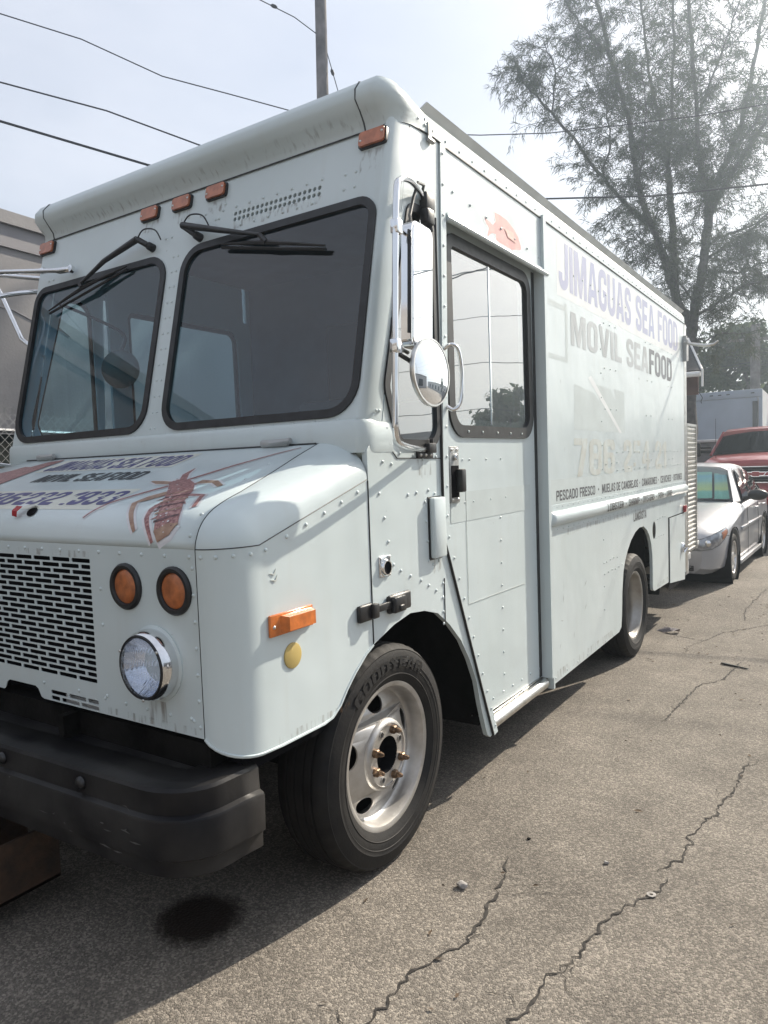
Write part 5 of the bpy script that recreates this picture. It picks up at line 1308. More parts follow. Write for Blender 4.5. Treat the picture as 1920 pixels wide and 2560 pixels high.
# ================================================================== BACKGROUND VEHICLES
M['silver'] = pm('silver_car_paint', (.36, .37, .395), .38, .3, var=.04, coat=.6)
M['carwhite'] = pm('white_car_paint', (.72, .73, .74), .3, var=.04, coat=.5)
M['redpaint'] = pm('red_pickup_paint', (.30, .035, .04), .3, .1, var=.08, coat=.5)
M['carglass'] = glassmat('car_glass', (.80, .86, .86), refl=.06)
M['lamp'] = pm('lamp_cover', (.40, .42, .45), .15, .5, var=.3, scale=22, col2=(.14, .15, .17), coat=.9)
M['alloy'] = pm('alloy_wheel', (.62, .62, .62), .3, .85, var=.08)
M['greyplastic'] = pm('grey_plastic', (.08, .085, .09), .5)

def loft(mb, stations, ring, mirror=True):
    """stations: list of dict/tuple; ring(st) -> right-half points, bottom centre to top centre"""
    rows = []
    for s_ in stations:
        h = ring(s_); full = h+[(-p[0], p[1], p[2]) for p in h[-2:0:-1]]; rows.append(full)
    n = len(rows[0])
    mb.add([p for r in rows for p in r], [(i*n+j, i*n+(j+1) % n, (i+1)*n+(j+1) % n, (i+1)*n+j) for i in range(len(rows)-1) for j in range(n)])
    b_ = len(mb.v)-len(rows)*n
    mb.add([mb.v[b_+k] for k in range(n)], [tuple(range(n))]); mb.add([mb.v[b_+(len(rows)-1)*n+k] for k in range(n)], [tuple(range(n))])

def cut_arches(me, cuts, mat):
    ob = bpy.data.objects.new('tmp', me); link(ob); tmp = []
    for (x, y, z, r, w) in cuts:
        mb = MB(); mb.lathe([(r, -w), (r, w)], (x, y, z), (1, 0, 0), 32, True, True); cm = mb.mesh('c')
        bm = bmesh.new(); bm.from_mesh(cm); bmesh.ops.recalc_face_normals(bm, faces=bm.faces); bm.to_mesh(cm); bm.free()
        co = bpy.data.objects.new('c', cm); link(co); tmp.append(co)
        md = ob.modifiers.new('b', 'BOOLEAN'); md.operation = 'DIFFERENCE'; md.object = co; md.solver = 'EXACT'
    dg = bpy.context.evaluated_depsgraph_get()
    res = bpy.data.meshes.new_from_object(ob.evaluated_get(dg), depsgraph=dg)
    for o in tmp+[ob]: bpy.data.objects.remove(o)
    res.materials.clear(); return res

def car_wheel(parent, x, y, r, side_, spokes=10, rimr=.66):
    w = bpy.data.objects.new('wheel', None); link(w); w.parent = parent; w.location = (x, y, r)
    if side_ < 0: w.rotation_euler = (0, 0, math.pi)
    rr = r*rimr
    mb = MB(); mb.lathe([(rr, -.16), (rr+.01, -.005), (rr+.03, .004), (r*.9, .0), (r*.97, -.02), (r, -.045), (r, -.15), (r*.9, -.19), (rr, -.18)], (0, 0, 0), (1, 0, 0), 40); mb.build('tyre', M['tyre'], w, 40)
    mb = MB(); mb.lathe([(rr+.004, -.004), (rr-.012, -.006), (rr-.02, -.03), (rr-.03, -.12)], (0, 0, 0), (1, 0, 0), 36)
    mb.lathe([(.075, -.03), (.06, -.014), (0, -.012)], (0, 0, 0), (1, 0, 0), 20)
    for k in range(spokes):
        a = 2*math.pi*k/spokes; c, s = math.cos(a), math.sin(a); q = .016
        i0, o0 = .05, rr-.012
        mb.add([(-.018, i0*c-q*s, i0*s+q*c), (-.018, i0*c+q*s, i0*s-q*c), (-.012, o0*c+q*.7*s, o0*s-q*.7*c), (-.012, o0*c-q*.7*s, o0*s+q*.7*c),
                (-.045, i0*c-q*s, i0*s+q*c), (-.045, i0*c+q*s, i0*s-q*c), (-.04, o0*c+q*.7*s, o0*s-q*.7*c), (-.04, o0*c-q*.7*s, o0*s+q*.7*c)],
               [(0, 1, 2, 3), (0, 3, 7, 4), (1, 5, 6, 2)])
    mb.build('rim', M['alloy'], w, 40)
    mb = MB(); mb.lathe([(rr-.03, -.10), (0, -.10)], (0, 0, 0), (1, 0, 0), 24); mb.build('brake_drum', M['under'], w)
    return w

SED = [(-.86, .50, .24, .52, .565), (-.83, .64, .21, .565, .61), (-.72, .745, .19, .63, .69), (-.52, .805, .18, .68, .755), (-.25, .84, .18, .715, .80), (.10, .855, .18, .785, .855), (.50, .858, .18, .85, .905), (.80, .858, .18, .885, .935),
       (1.5, .858, .18, .905, .945), (2.3, .857, .18, .925, .955), (2.8, .852, .19, .945, .985), (3.2, .825, .22, .945, 1.015), (3.48, .76, .25, .90, .99), (3.58, .68, .30, .80, .88)]
def sed_ring(s_):
    y, w, zb, zs, zt = s_
    return [(0, y, zb), (w*.85, y, zb), (w*.96, y, zb+.06), (w*.995, y, zb+.18 if zb+.18 < zs-.1 else zs-.12), (w, y, (zb+zs)/2+.06), (w*.985, y, zs-.05), (w*.94, y, zs), (w*.84, y, zs+(zt-zs)*.72), (w*.5, y, zt), (0, y, zt+.015)]
def make_sedan(label, loc, rot, paint, group, shade=True, name='parked_car'):
    t = empty(name, label, 'car', loc, rot, group)
    mb = MB(); loft(mb, SED, sed_ring); me = mb.mesh('body')
    bm = bmesh.new(); bm.from_mesh(me); bmesh.ops.remove_doubles(bm, verts=bm.verts, dist=1e-4); bmesh.ops.recalc_face_normals(bm, faces=bm.faces); bm.to_mesh(me); bm.free()
    me = cut_arches(me, [(s*.86, yy, .31, .345, .22) for s in (1, -1) for yy in (0, 2.62)], paint)
    mesh_obj('body', me, paint, t, 32)
    mb = MB()
    for yy in (0, 2.62): mb.lathe([(.36, -.86), (.36, .86)], (0, yy, .32), (1, 0, 0), 24)
    mb.box(-.7, .7, -.6, 3.3, .22, .5); mb.build('underside', M['dark'], t)
    for s in (1, -1):
        for yy in (0, 2.62): car_wheel(t, s*.845, yy, .305, s)
    # glasshouse
    def rail(y): return 1.40-.30*((y-1.75)/1.6)**2 if y > 1.75 else 1.40-.10*((1.75-y)/.6)**2
    rows = []
    for (y, xb, zb, xt, zt) in ((1.33, .70, .93, .55, 1.345), (1.55, .765, .945, .575, 1.375), (1.9, .775, .95, .585, 1.385), (2.3, .77, .955, .58, 1.365), (2.65, .755, .97, .565, 1.305), (2.9, .74, .985, .58, 1.19), (3.12, .72, 1.0, .66, 1.03)):
        rows.append([(xb, y, zb), (xb*.45+xt*.55+.015, y, (zb+zt)/2), (xt, y, zt), (xt*.85, y, zt+.035), (xt*.4, y, zt+.055), (0, y, zt+.06)])
    mb = MB(); loft(mb, rows, lambda r: [(0, r[0][1], r[0][2])]+r); cabm = mb.build('cabin', paint, t, 40)
    # windscreen, slanting forward from the cabin's front edge
    def ws(u, v): 
        x = (-1+2*u)*(.70-.15*v); y = .74+.10*(2*u-1)**2+(.56+.02*(2*u-1)**2)*v; return (x, y, .955+(1.385-.955)*v-.01*(2*u-1)**2)
    mb = MB(); mb.grid(ws, 10, 6); mb.build('windscreen', M['carglass'], t, 60)
    for s in (1, -1):
        mb = MB(); mb.add([(s*.71, .82, .925), (s*.775, .95, .93), (s*.57, 1.42, 1.385), (s*.55, 1.33, 1.385)], [(0, 1, 2, 3)]); mb.add([(s*.775, .95, .93), (s*.775, 1.4, .94), (s*.575, 1.42, 1.385)], [(0, 1, 2)])
        mb.build('windscreen_pillar', paint, t, 0)
        gl = [[(.785, 1.02, .955), (.785, 1.92, .965), (.610, 1.88, 1.345), (.600, 1.48, 1.345), (.64, 1.36, 1.27)], [(.785, 1.98, .965), (.775, 2.60, .975), (.66, 2.68, 1.19), (.600, 2.50, 1.30), (.608, 1.95, 1.345)], [(.770, 2.65, .98), (.745, 2.95, .995), (.665, 2.74, 1.17)]]
        for q in gl:
            mb = MB(); mb.add([(s*(p[0]+.012), p[1], p[2]) for p in q], [tuple(range(len(q)))]); wn_ = mb.build('side_window', M['black'] if False else M['sideglass'], t, 0)
        mb = MB(); mb.tube([(s*.80, 1.0, .945), (s*.80, 2.65, .965)], .009, 5); mb.build('window_sill', M['black'], t)
        mb = MB(); mb.box(*sorted((s*.852, s*.874)), .46, 1.0, .595, .635, .006); mb.box(*sorted((s*.853, s*.874)), 1.03, 2.2, .60, .64, .006); mb.build('side_moulding', paint, t)
        mb = MB(); mb.box(*sorted((s*.80, s*.868)), .38, 2.22, .17, .225, .01); mb.build('sill_skirt', paint, t)
        mb = MB(); bm = bmesh.new(); bmesh.ops.create_uvsphere(bm, u_segments=14, v_segments=10, radius=1); mb.bm(bm, Matrix.Translation((s*.975, 1.0, 1.01)) @ Matrix.Diagonal((.125, .07, .072, 1))); mb.tube([(s*.80, 1.0, .965), (s*.90, 1.0, .985)], .03, 8); mb.build('door_mirror', M['black'], t, 60)
        for yy in (1.72, 2.42):
            mb = MB(); mb.tube([(s*.862, yy-.08, .80), (s*.882, yy-.04, .805), (s*.882, yy+.04, .805), (s*.862, yy+.08, .80)], .013, 6); mb.build('door_handle', paint, t)
        mb = MB(); mb.tube([(s*.861, .98, .24), (s*.862, .98, .60), (s*.845, 1.0, .90)], .003, 4); mb.tube([(s*.861, 1.94, .24), (s*.862, 1.94, .6), (s*.850, 1.94, .90)], .003, 4); mb.build('door_gap', M['dark'], t)
        # headlamp wrapped round the corner
        HL = [(.34, -.868, .49, .570), (.50, -.862, .482, .585), (.635, -.838, .482, .610), (.728, -.765, .495, .645), (.785, -.65, .53, .678), (.818, -.53, .585, .700), (.835, -.43, .655, .712)]
        def hp_(u, v, s=s, off=0.0):
            k = min(5, int(u*6)); f = u*6-k; a, b_ = HL[k], HL[k+1]; q = [a[i]*(1-f)+b_[i]*f for i in range(4)]
            bul = .012*math.sin(math.pi*v)+off
            return (s*(q[0]-.020*v*u+bul*u+.008), q[1]-bul*(1-u)+.020*v*(1-u)-.004, q[2]+(q[3]-q[2])*v)
        mb = MB(); mb.grid(hp_, 18, 6); hlm = mb.build('headlamp', M['lamp'], t, 60)
        mb = MB(); mb.grid(lambda u, v: hp_(.76+.20*u, .16+.66*v, off=.003), 8, 4); mb.build('turn_lamp', M['amber_dull'], hlm, 60)
        mb = MB(); mb.tube([hp_(u/12, 1.02) for u in range(13)]+[hp_(u/12, -.02) for u in range(12, -1, -1)], .004, 4); mb.build('lamp_edge', M['greyplastic'], hlm)
        for u_ in (.18, .42):
            c_ = Vector(hp_(u_, .5, off=.004)); mb = MB(); mb.lathe([(.036, 0), (.030, .006), (0, .008)], c_, (s*.25, -1, 0), 18); mb.build('lamp_bowl', M['chrome'], hlm, 60)
    mb = MB(); mb.box(-.34, .34, -.862, -.845, .24, .33, .012); mb.box(-.55, .55, -.85, -.84, .245, .30); gl_ = mb.build('lower_grille', M['dark'], t)
    for zz in (.26, .28, .30):
        mb = MB(); mb.tube([(-.55, -.855, zz), (-.35, -.868, zz), (.35, -.868, zz), (.55, -.855, zz)], .005, 5); mb.build('grille_bar', M['greyplastic'], gl_)
    mb = MB(); mb.tube([(-.745, -.70, .605), (-.5, -.845, .49), (0, -.868, .48), (.5, -.845, .49), (.745, -.70, .605), (.845, -.34, .61)], .004, 4); mb.build('bumper_gap', M['dark'], t)
    mb = MB(); mb.tube([(.30, .70, .955), (-.05, .72, .97), (-.45, .78, .96)], .008, 5); mb.build('wiper', M['black'], t)
    if shade:
        mb = MB()
        for i, (u0, u1, b0, b1) in enumerate(((.03, .30, .10, .92), (.31, .60, .12, .95), (.62, .82, .10, .9), (.84, .97, .08, .85))):
            def shp(u, v, u0=u0, u1=u1, b0=b0, b1=b1):
                p = Vector(ws(u0+(u1-u0)*u, b0+(b1-b0)*v)); return p+Vector((0, .05+.012*math.sin(u*9+v*3), -.02))
            mb.grid(shp, 6, 6)
        mb.build('sun_shade', M['shade'], t, 0)
        mb = MB(); mb.box(-.62, .62, .98, 1.3, .90, .945, .02); mb.build('dashboard', M['dark'], t)
    return t
M['sideglass'] = pm('dark_side_glass', (.02, .024, .026), .05, var=.1, spec=.5, coat=.2)
# striped beach-cloth sunshade
m, nt, out = newmat('striped_shade'); N = nt.nodes; L = nt.links
b = N.new('ShaderNodeBsdfPrincipled'); b.inputs['Roughness'].default_value = .8; L.new(b.outputs[0], out.inputs[0])
t_ = N.new('ShaderNodeTexCoord'); sx = N.new('ShaderNodeSeparateXYZ'); L.new(t_.outputs['Object'], sx.inputs[0])
nn = N.new('ShaderNodeTexNoise'); nn.inputs['Scale'].default_value = 5; L.new(t_.outputs['Object'], nn.inputs['Vector'])
ad = N.new('ShaderNodeMath'); ad.operation = 'MULTIPLY_ADD'; ad.inputs[1].default_value = .06; L.new(nn.outputs['Fac'], ad.inputs[0]); L.new(sx.outputs['Z'], ad.inputs[2])
mr = N.new('ShaderNodeMapRange'); mr.inputs['From Min'].default_value = .98; mr.inputs['From Max'].default_value = 1.38; L.new(ad.outputs[0], mr.inputs['Value'])
cr_ = N.new('ShaderNodeValToRGB'); e = cr_.color_ramp.elements; e[0].color = (.16, .42, .32, 1); e[1].color = (.24, .48, .50, 1)
for p, c in ((.25, (.22, .50, .42, 1)), (.34, (.52, .62, .28, 1)), (.48, (.46, .60, .34, 1)), (.6, (.33, .56, .52, 1)), (.78, (.28, .52, .58, 1)), (.9, (.38, .60, .48, 1))):
    q = e.new(p); q.color = c
L.new(mr.outputs['Result'], cr_.inputs[0]); L.new(cr_.outputs[0], b.inputs['Base Color'])
b.inputs['Emission Strength'].default_value = 0
M['shade'] = m
pit = math.atan(.032)
make_sedan('silver sedan with a green and yellow sunshade, parked behind the step van', (-.615, 7.42, gz(0, 7.4)-.004), (pit, 0, rad(-1.6)), M['silver'], None)

# ---- red pickup
pk = empty('pickup_truck', 'red pickup truck with black towing mirrors behind the silver sedan', 'pickup', (.03, 11.7, gz(0, 11.7)), (math.atan(.031), 0, 0))
PKS = [(0, .86, .55, 1.30, 1.36), (.04, .94, .50, 1.34, 1.41), (.25, .99, .48, 1.37, 1.47), (.9, 1.01, .48, 1.40, 1.52), (1.35, 1.01, .48, 1.42, 1.54), (3.3, 1.01, .48, 1.42, 1.50), (5.7, 1.01, .52, 1.40, 1.42)]
def pk_ring(s_):
    y, w, zb, zs, zt = s_
    return [(0, y, zb), (w*.9, y, zb), (w, y, zb+.12), (w*1.0, y, .95), (w*.985, y, zs-.08), (w*.93, y, zs), (w*.82, y, zt-.02), (w*.4, y, zt+.01), (0, y, zt+.02)]
mb = MB(); loft(mb, PKS, pk_ring); me = mb.mesh('body')
bm = bmesh.new(); bm.from_mesh(me); bmesh.ops.remove_doubles(bm, verts=bm.verts, dist=1e-4); bmesh.ops.recalc_face_normals(bm, faces=bm.faces); bm.to_mesh(me); bm.free()
me = cut_arches(me, [(s*1.0, yy, .42, .46, .25) for s in (1, -1) for yy in (.95, 4.6)], None)
mesh_obj('body', me, M['redpaint'], pk, 35)
for s in (1, -1):
    for yy in (.95, 4.6): car_wheel(pk, s*.99, yy, .41, s, 6, .6)
mb = MB(); loft(mb, [(1.85, .80, 2.0), (2.1, .80, 2.045), (3.3, .80, 2.04), (3.75, .78, 2.0)], lambda q: [(0, q[0], 1.45), (.96, q[0], 1.48), (.90, q[0], 1.75), (q[1], q[0], q[2]-.08), (q[1]*.9, q[0], q[2]-.02), (q[1]*.4, q[0], q[2]+.01), (0, q[0], q[2]+.015)]); mb.build('cabin', M['redpaint'], pk, 40)
mb = MB(); mb.grid(lambda u, v: ((-1+2*u)*(.90-.14*v), 1.22+.10*(2*u-1)**2+.62*v, 1.545+.42*v-.015*(2*u-1)**2), 8, 5); mb.build('windscreen', M['sideglass'], pk, 60)
for s in (1, -1):
    mb = MB(); mb.tube([(s*.915, 1.30, 1.53), (s*.775, 1.93, 1.97)], .028, 6); mb.build('windscreen_pillar', M['redpaint'], pk)
    mb = MB(); mb.add([(s*.955, 1.5, 1.53), (s*.955, 3.3, 1.53), (s*.84, 3.2, 1.92), (s*.84, 2.0, 1.92)], [(0, 1, 2, 3)]); mb.build('side_window', M['sideglass'], pk, 0)
    mb = MB(); mb.box(*sorted((s*1.12, s*1.36)), 1.38, 1.50, 1.50, 1.78, .03); mb.tube([(s*.93, 1.45, 1.60), (s*1.15, 1.44, 1.61)], .035, 8); mb.tube([(s*.93, 1.45, 1.68), (s*1.15, 1.44, 1.68)], .02, 8); mb.build('door_mirror', M['black'], pk, 40)
    mb = MB(); mb.box(*sorted((s*.62, s*.90)), -.035, .05, 1.02, 1.27, .02); mb.build('headlamp', M['lamp'], pk, 40)
mb = MB(); mb.box(-.60, .60, -.04, .0, 1.04, 1.31, .015); gp = mb.build('grille', M['dark'], pk)
for k in range(9):
    mb = MB(); mb.box(-.57, .57, -.046, -.038, 1.055+k*.029, 1.063+k*.029); mb.build('grille_bar', M['greyplastic'], gp)
mb = MB(); mb.box(-.62, .62, -.065, -.035, 1.155, 1.215, .008); mb.build('grille_crossbar', M['redpaint'], gp)
for zz in (1.04, 1.152, 1.218, 1.315):
    mb = MB(); mb.box(-.62, .62, -.068, -.04, zz-.007, zz+.007); mb.build('grille_trim', M['chrome'], gp)
bow = [(-.17, 1.16), (-.13, 1.215), (-.06, 1.215), (-.06, 1.235), (.06, 1.235), (.06, 1.215), (.17, 1.215), (.13, 1.16), (.06, 1.16), (.06, 1.138), (-.06, 1.138), (-.06, 1.16)]
panel('emblem_rim', [bow], .014, lambda u, v, w: Vector((u, -.072-w, v)), M['chrome'], gp)
panel('emblem', [[(p[0]*.9, 1.187+(p[1]-1.187)*.8) for p in bow]], .014, lambda u, v, w: Vector((u, -.076-w, v)), M['redpaint'], gp)
mb = MB(); mb.box(-.97, .97, -.14, .06, .66, .98, .03); mb.build('front_bumper', M['redpaint'], pk, 40)
mb = MB(); mb.box(-.97, .97, -.12, .06, .44, .66, .03); mb.build('bumper_valance', M['greyplastic'], pk)
mb = MB(); mb.tube([(-.70, .45, 1.42), (-.71, .50, 2.2)], [.006, .003], 5); mb.build('antenna', M['black'], pk)
mb = MB(); mb.tube([(-.7, 1.22, 1.56), (-.1, 1.20, 1.575), (.5, 1.22, 1.565)], .012, 5); mb.build('wiper', M['black'], pk)

# ---- white box truck
bt = empty('box_truck', 'white box truck with a plain pale body beyond the red pickup', 'truck', (-2.11, 22.66, gz(0, 22.6)))
gb = gz(0, 22.66)
M['boxshaded'] = pm('box_body_shaded', (.33, .39, .48), .45, var=.06, scale=1.5)  # bluish shade of the face turned from the sun put into its colour
M['boxlit'] = pm('box_side_lit', (.66, .67, .68), .45, var=.05, scale=1.5)  # lighter copy of the same white for the sunlit side
Z0, Z1 = 1.0, 4.09-gb
mb = MB(); mb.box(-1.19, 1.19, .03, 6.0, Z0, Z1); mb.build('cargo_box', M['boxlit'], bt)
mb = MB(); mb.box(-1.10, 1.06, .0, .035, Z0, Z1-.24); mb.build('front_panel', M['boxshaded'], bt)
mb = MB(); mb.box(-1.20, 1.20, -.02, .04, Z1-.23, Z1+.01, .01); mb.box(1.10, 1.20, -.02, .04, Z0, Z1-.24); mb.box(-1.20, -1.10, -.02, .04, Z0, Z1-.24); mb.build('frame', M['boxshaded'], bt)
mb = MB(); mb.box(.93, 1.07, -.025, .0, Z0, Z1-.36); mb.build('door_seal', M['greyplastic'], bt)
for xc in (-.24, 0, .24, .93):
    mb = MB(); mb.box(xc-.05, xc+.05, -.032, -.015, Z1-.12, Z1-.09, .005); mb.build('clearance_lamp', M['black'], bt)
for s in (1, -1):
    for yy in (.8, 4.6, 8.0): car_wheel(bt, s*1.05, yy, .45, s, 6, .55)
mb = MB(); mb.box(-.9, .9, .1, 8.2, .55, 1.0); mb.build('chassis', M['under'], bt)
mb = MB(); mb.box(-1.05, 1.05, 6.3, 8.4, .6, 2.4, .12); mb.build('cab', M['carwhite'], bt)

# ================================================================== BUILDINGS, WALLS, FENCE
M['stucco'] = pm('grey_stucco', (.30, .29, .29), .9, var=.10, scale=.8, bump=.3, bscale=30, col2=(.24, .235, .235))
M['stucco2'] = pm('stucco_band', (.33, .32, .33), .9, var=.1, scale=1.2)
bd = empty('stucco_building', 'flat roofed grey stucco building left of the step van', 'building', (-7, 0, 0))
mb = MB(); mb.box(-8, 0, -9, 26, 0, 4.32); mb.build('wall', M['stucco'], bd)
mb = MB(); mb.box(-8.02, .035, -9.03, 26.03, 4.32, 4.58); mb.build('fascia', M['stucco2'], bd)
mb = MB(); mb.box(-8.05, .09, -9.06, 26.06, 4.58, 4.73); mb.build('parapet_cap', M['stucco'], bd)
mb = MB(); mb.tube([(.004, 2.2, 3.62), (.004, 2.6, 3.60), (.004, 2.9, 3.50), (.004, 3.2, 3.49), (.004, 3.35, 3.40)], .010, 4); mb.build('wall_crack', M['stucco2'], bd)
# chain link fence with twisted ends
fc = empty('chain_link_fence', 'chain link fence with dark screening along the building, left of the van', 'fence', (-4.5, 0, 0))
M['galv'] = pm('galvanised_wire', (.35, .36, .37), .5, .7)
M['screen'] = pm('green_screen', (.018, .026, .024), .9, var=.3, scale=12)
FH = 2.08; mb = MB()
y = -4.0
while y < 9.0:
    for d in (1, -1):
        y1 = y+d*FH*.95
        p0, p1 = (0, y, .05), (0, y1, FH)
        mb.add([(0, p0[1]-.003, p0[2]), (0, p0[1]+.003, p0[2]), (0, p1[1]+.003, p1[2]), (0, p1[1]-.003, p1[2])], [(0, 1, 2, 3)])
        mb.add([(0, p1[1]-.004, p1[2]), (0, p1[1]+.004, p1[2]), (.01, p1[1]+.022*d+.004, p1[2]+.05), (.01, p1[1]+.022*d-.004, p1[2]+.05)], [(0, 1, 2, 3)])
    y += .075
o = mb.build('wire_mesh', M['galv'], fc, 0); o['kind'] = 'stuff'
for yy in (-4, -1, 2, 5, 8):
    mb = MB(); mb.tube([(-.03, yy, 0), (-.03, yy, FH)], .028, 8); mb.build('post', M['galv'], fc)
mb = MB(); mb.box(-.05, -.04, -5, 10, .03, FH-.17); mb.build('screen', M['screen'], fc)
mb = MB(); mb.tube([(-.02, -5, FH-.14), (-.02, 10, FH-.14)], .02, 8); mb.build('top_rail', M['galv'], fc)
# hipped canopy behind the van
M['shingle'] = pm('dark_roofing', (.035, .036, .042), .9, var=.4, scale=30, bump=.4, bscale=60)
M['brown'] = pm('brown_fascia', (.085, .04, .032), .7, var=.2, scale=4)
M['trimwhite'] = pm('white_trim', (.70, .70, .69), .45, var=.05)
cn = empty('canopy', 'brown canopy with dark hipped roof and white gutter behind the van', 'canopy', (0, 0, 0))
E0, E1, E2, E3 = (-.66, 10.62, 3.20), (-1.25, 12.7, 4.10), (-4.4, 12.7, 4.10), (-5.0, 10.62, 3.20)
E4, E5 = (-1.72, 14.8, 3.20), (-5.0, 14.8, 3.20)
mb = MB(); mb.add([E0, E1, E2, E3, E4, E5], [(0, 1, 2, 3), (0, 4, 1), (4, 5, 2, 1), (5, 3, 2), (0, 3, 5, 4)]); mb.build('roof', M['shingle'], cn, 0)
mb = MB(); mb.tube([E0, E1], .022, 6); mb.build('hip_trim', M['trimwhite'], cn)
mb = MB(); mb.tube([(-5.0, 10.58, 3.13), (-.68, 10.58, 3.13)], .045, 8); mb.build('gutter', M['trimwhite'], cn)
mb = MB(); mb.box(-.665, -.635, 10.57, 10.60, 2.92, 3.20); mb.build('downspout', M['trimwhite'], cn)
mb = MB(); mb.box(-4.8, -.74, 10.75, 10.80, 2.81, 3.12); mb.build('beam', M['brown'], cn)
for x_, y_ in ((-3.2, 10.8), (-3.2, 14.4), (-4.7, 10.8), (-4.7, 14.4)):
    mb = MB(); mb.box(x_-.06, x_+.06, y_-.06, y_+.06, gz(x_, y_)-.05, 3.1); mb.build('post', M['brown'], cn)
mb = MB(); mb.tube(crom([(-.74, 10.7, 2.86), (-.70, 10.7, 2.80), (-.67, 10.7, 2.74), (-.69, 10.7, 2.69), (-.68, 10.7, 2.65)], 4), .006, 5); mb.build('loose_wire', M['black'], cn)
# block wall beyond the pickup
bw = empty('block_wall', 'low grey block wall with white coping beyond the red pickup', 'wall', (0, 0, 0))
M['block'] = pm('grey_block', (.20, .20, .21), .9, var=.2, scale=4, bump=.3)
zg = gz(0, 16.2)
mb = MB(); mb.box(-6, 6, 16.2, 16.36, zg-.1, 2.24); mb.build('blockwork', M['block'], bw)
mb = MB(); mb.box(-6, 6, 16.14, 16.42, 2.24, 2.30, .01); mb.build('coping', M['trimwhite'], bw)
tag(bpy.data.objects['coping'], None)

# ---- poles and wires
M['pole'] = pm('weathered_pole', (.15, .14, .14), .85, var=.25, scale=4, bump=.3, bscale=20)
M['wire'] = pm('black_cable', (.012, .012, .014), .6)
def pole(label, x, y, h, r, arms=()):
    p = empty('utility_pole', label, 'utility pole', (x, y, gz(x, y)-.05), (0, 0, 0), None)
    mb = MB(); mb.tube([(0, 0, 0), (0, 0, h*.5), (0, 0, h)], [r*1.15, r, r*.85], 14); mb.build('shaft', M['pole'], p, 60)
    for (z, ax, ln) in arms:
        mb = MB(); d = Vector(ax)*ln; mb.tube([(-d.x, -d.y, z), (d.x, d.y, z)], .05, 6); a = mb.build('crossarm', M['pole'], p)
        for t in (-.9, -.4, .4, .9):
            mb = MB(); mb.lathe([(.03, 0), (.045, .04), (.03, .1), (0, .11)], (d.x*t, d.y*t, z+.05), (0, 0, 1), 8); mb.build('insulator', M['greyplastic'], a)
    return p
pole('tall round utility pole rising behind the van roof', -6.46, 8.10, 13.0, .110)
pole('thin utility pole with cables in front of the leafy tree', -1.41, 25.6, 5.95, .17, ((5.45, (.95, .3, 0), .9),))
pole('short service pole hidden behind the van', -3.1, 11.4, 5.0, .10)
def wire(label, pts, r, n=10, sag=.0):
    q = []
    for a, b_ in zip(pts[:-1], pts[1:]):
        a = Vector(a); b_ = Vector(b_)
        for k in range(n): t = k/n; q.append(a.lerp(b_, t)-Vector((0, 0, sag*4*t*(1-t))))
    q.append(Vector(pts[-1]))
    mb = MB(); mb.tube(q, r, 5); o = mb.build('overhead_wire', M['wire'], None, 60)
    return tag(o, label, 'wire', None)
wire('thin twisted wire, uppermost of the wires at the left of the sky', [(-17, -8.5, 9.6), (-8.97, 3.73, 8.36), (-8.39, 4.65, 8.25), (-7.68, 5.57, 7.89), (-6.96, 6.34, 7.72), (-6.13, 7.08, 7.48), (-3.1, 11.4, 5.0)], .009, 5)
wire('middle straight cable of the three slanting down left of the pole', [(-17, -7, 9.2), (-8.99, 3.70, 7.38), (-8.20, 4.91, 7.24), (-7.2, 6.09, 6.83), (-3.1, 11.4, 4.8)], .012, 5)
wire('thick black cable, lowest of the wires left of the pole', [(-17, -7.5, 8.4), (-9.0, 3.68, 6.82), (-7.71, 5.53, 6.45), (-3.1, 11.4, 4.6)], .019, 5)
wire('short cable reaching the tall pole from the upper left', [(-14, 1.5, 12.5), (-7.28, 7.24, 9.87), (-6.75, 7.72, 9.57), (-6.46, 8.05, 9.31)], .009, 6)
wire('stay cable hanging from the right of the tall pole', [(-6.41, 8.12, 9.20), (-6.20, 8.26, 8.26), (-5.2, 9.0, 4.0)], .008, 6)
for i, (px_, py_, pz_) in enumerate(((-6.30, 8.19, 8.70), (-7.0, 7.48, 9.72))):
    mb = MB(); mb.lathe([(.01, -.06), (.03, -.03), (.03, .03), (.01, .06)], (px_, py_, pz_), (.25, .2, -1) if i == 0 else (1, .9, -.4), 8)
    tag(mb.build('wire_insulator', M['wire'], None, 60), ('black insulator on the stay cable right of the tall pole', 'black insulator on the cable left of the tall pole')[i], 'insulator')
wire('thin wire crossing the sky above the roof into the big tree', [(-6.46, 8.1, 7.7), (-4.52, 10.44, 7.99), (-3.34, 10.93, 7.89), (-1.87, 11.37, 7.82), (-.75, 11.6, 7.74), (.2, 11.71, 7.69), (14, 13.5, 7.3)], .010, 8)
wire('thick black cable crossing in front of the big tree above the roof', [(-6.46, 8.1, 6.8), (-3.41, 10.9, 6.69), (-1.59, 11.44, 6.49), (.2, 11.71, 6.36), (14, 13.6, 5.7)], .017, 8)
for k, zz in enumerate((5.30, 5.42, 5.0, 4.9)):
    wire(('upper distant cable beside the thin pole', 'topmost distant cable beside the thin pole', 'lower distant cable beside the thin pole', 'lowest distant cable beside the thin pole')[k], [(-9, 24.0+k*.2, zz+.1), (-1.41, 25.6, zz+.35), (7, 27.5, zz+.5)], .014, 8, .12)

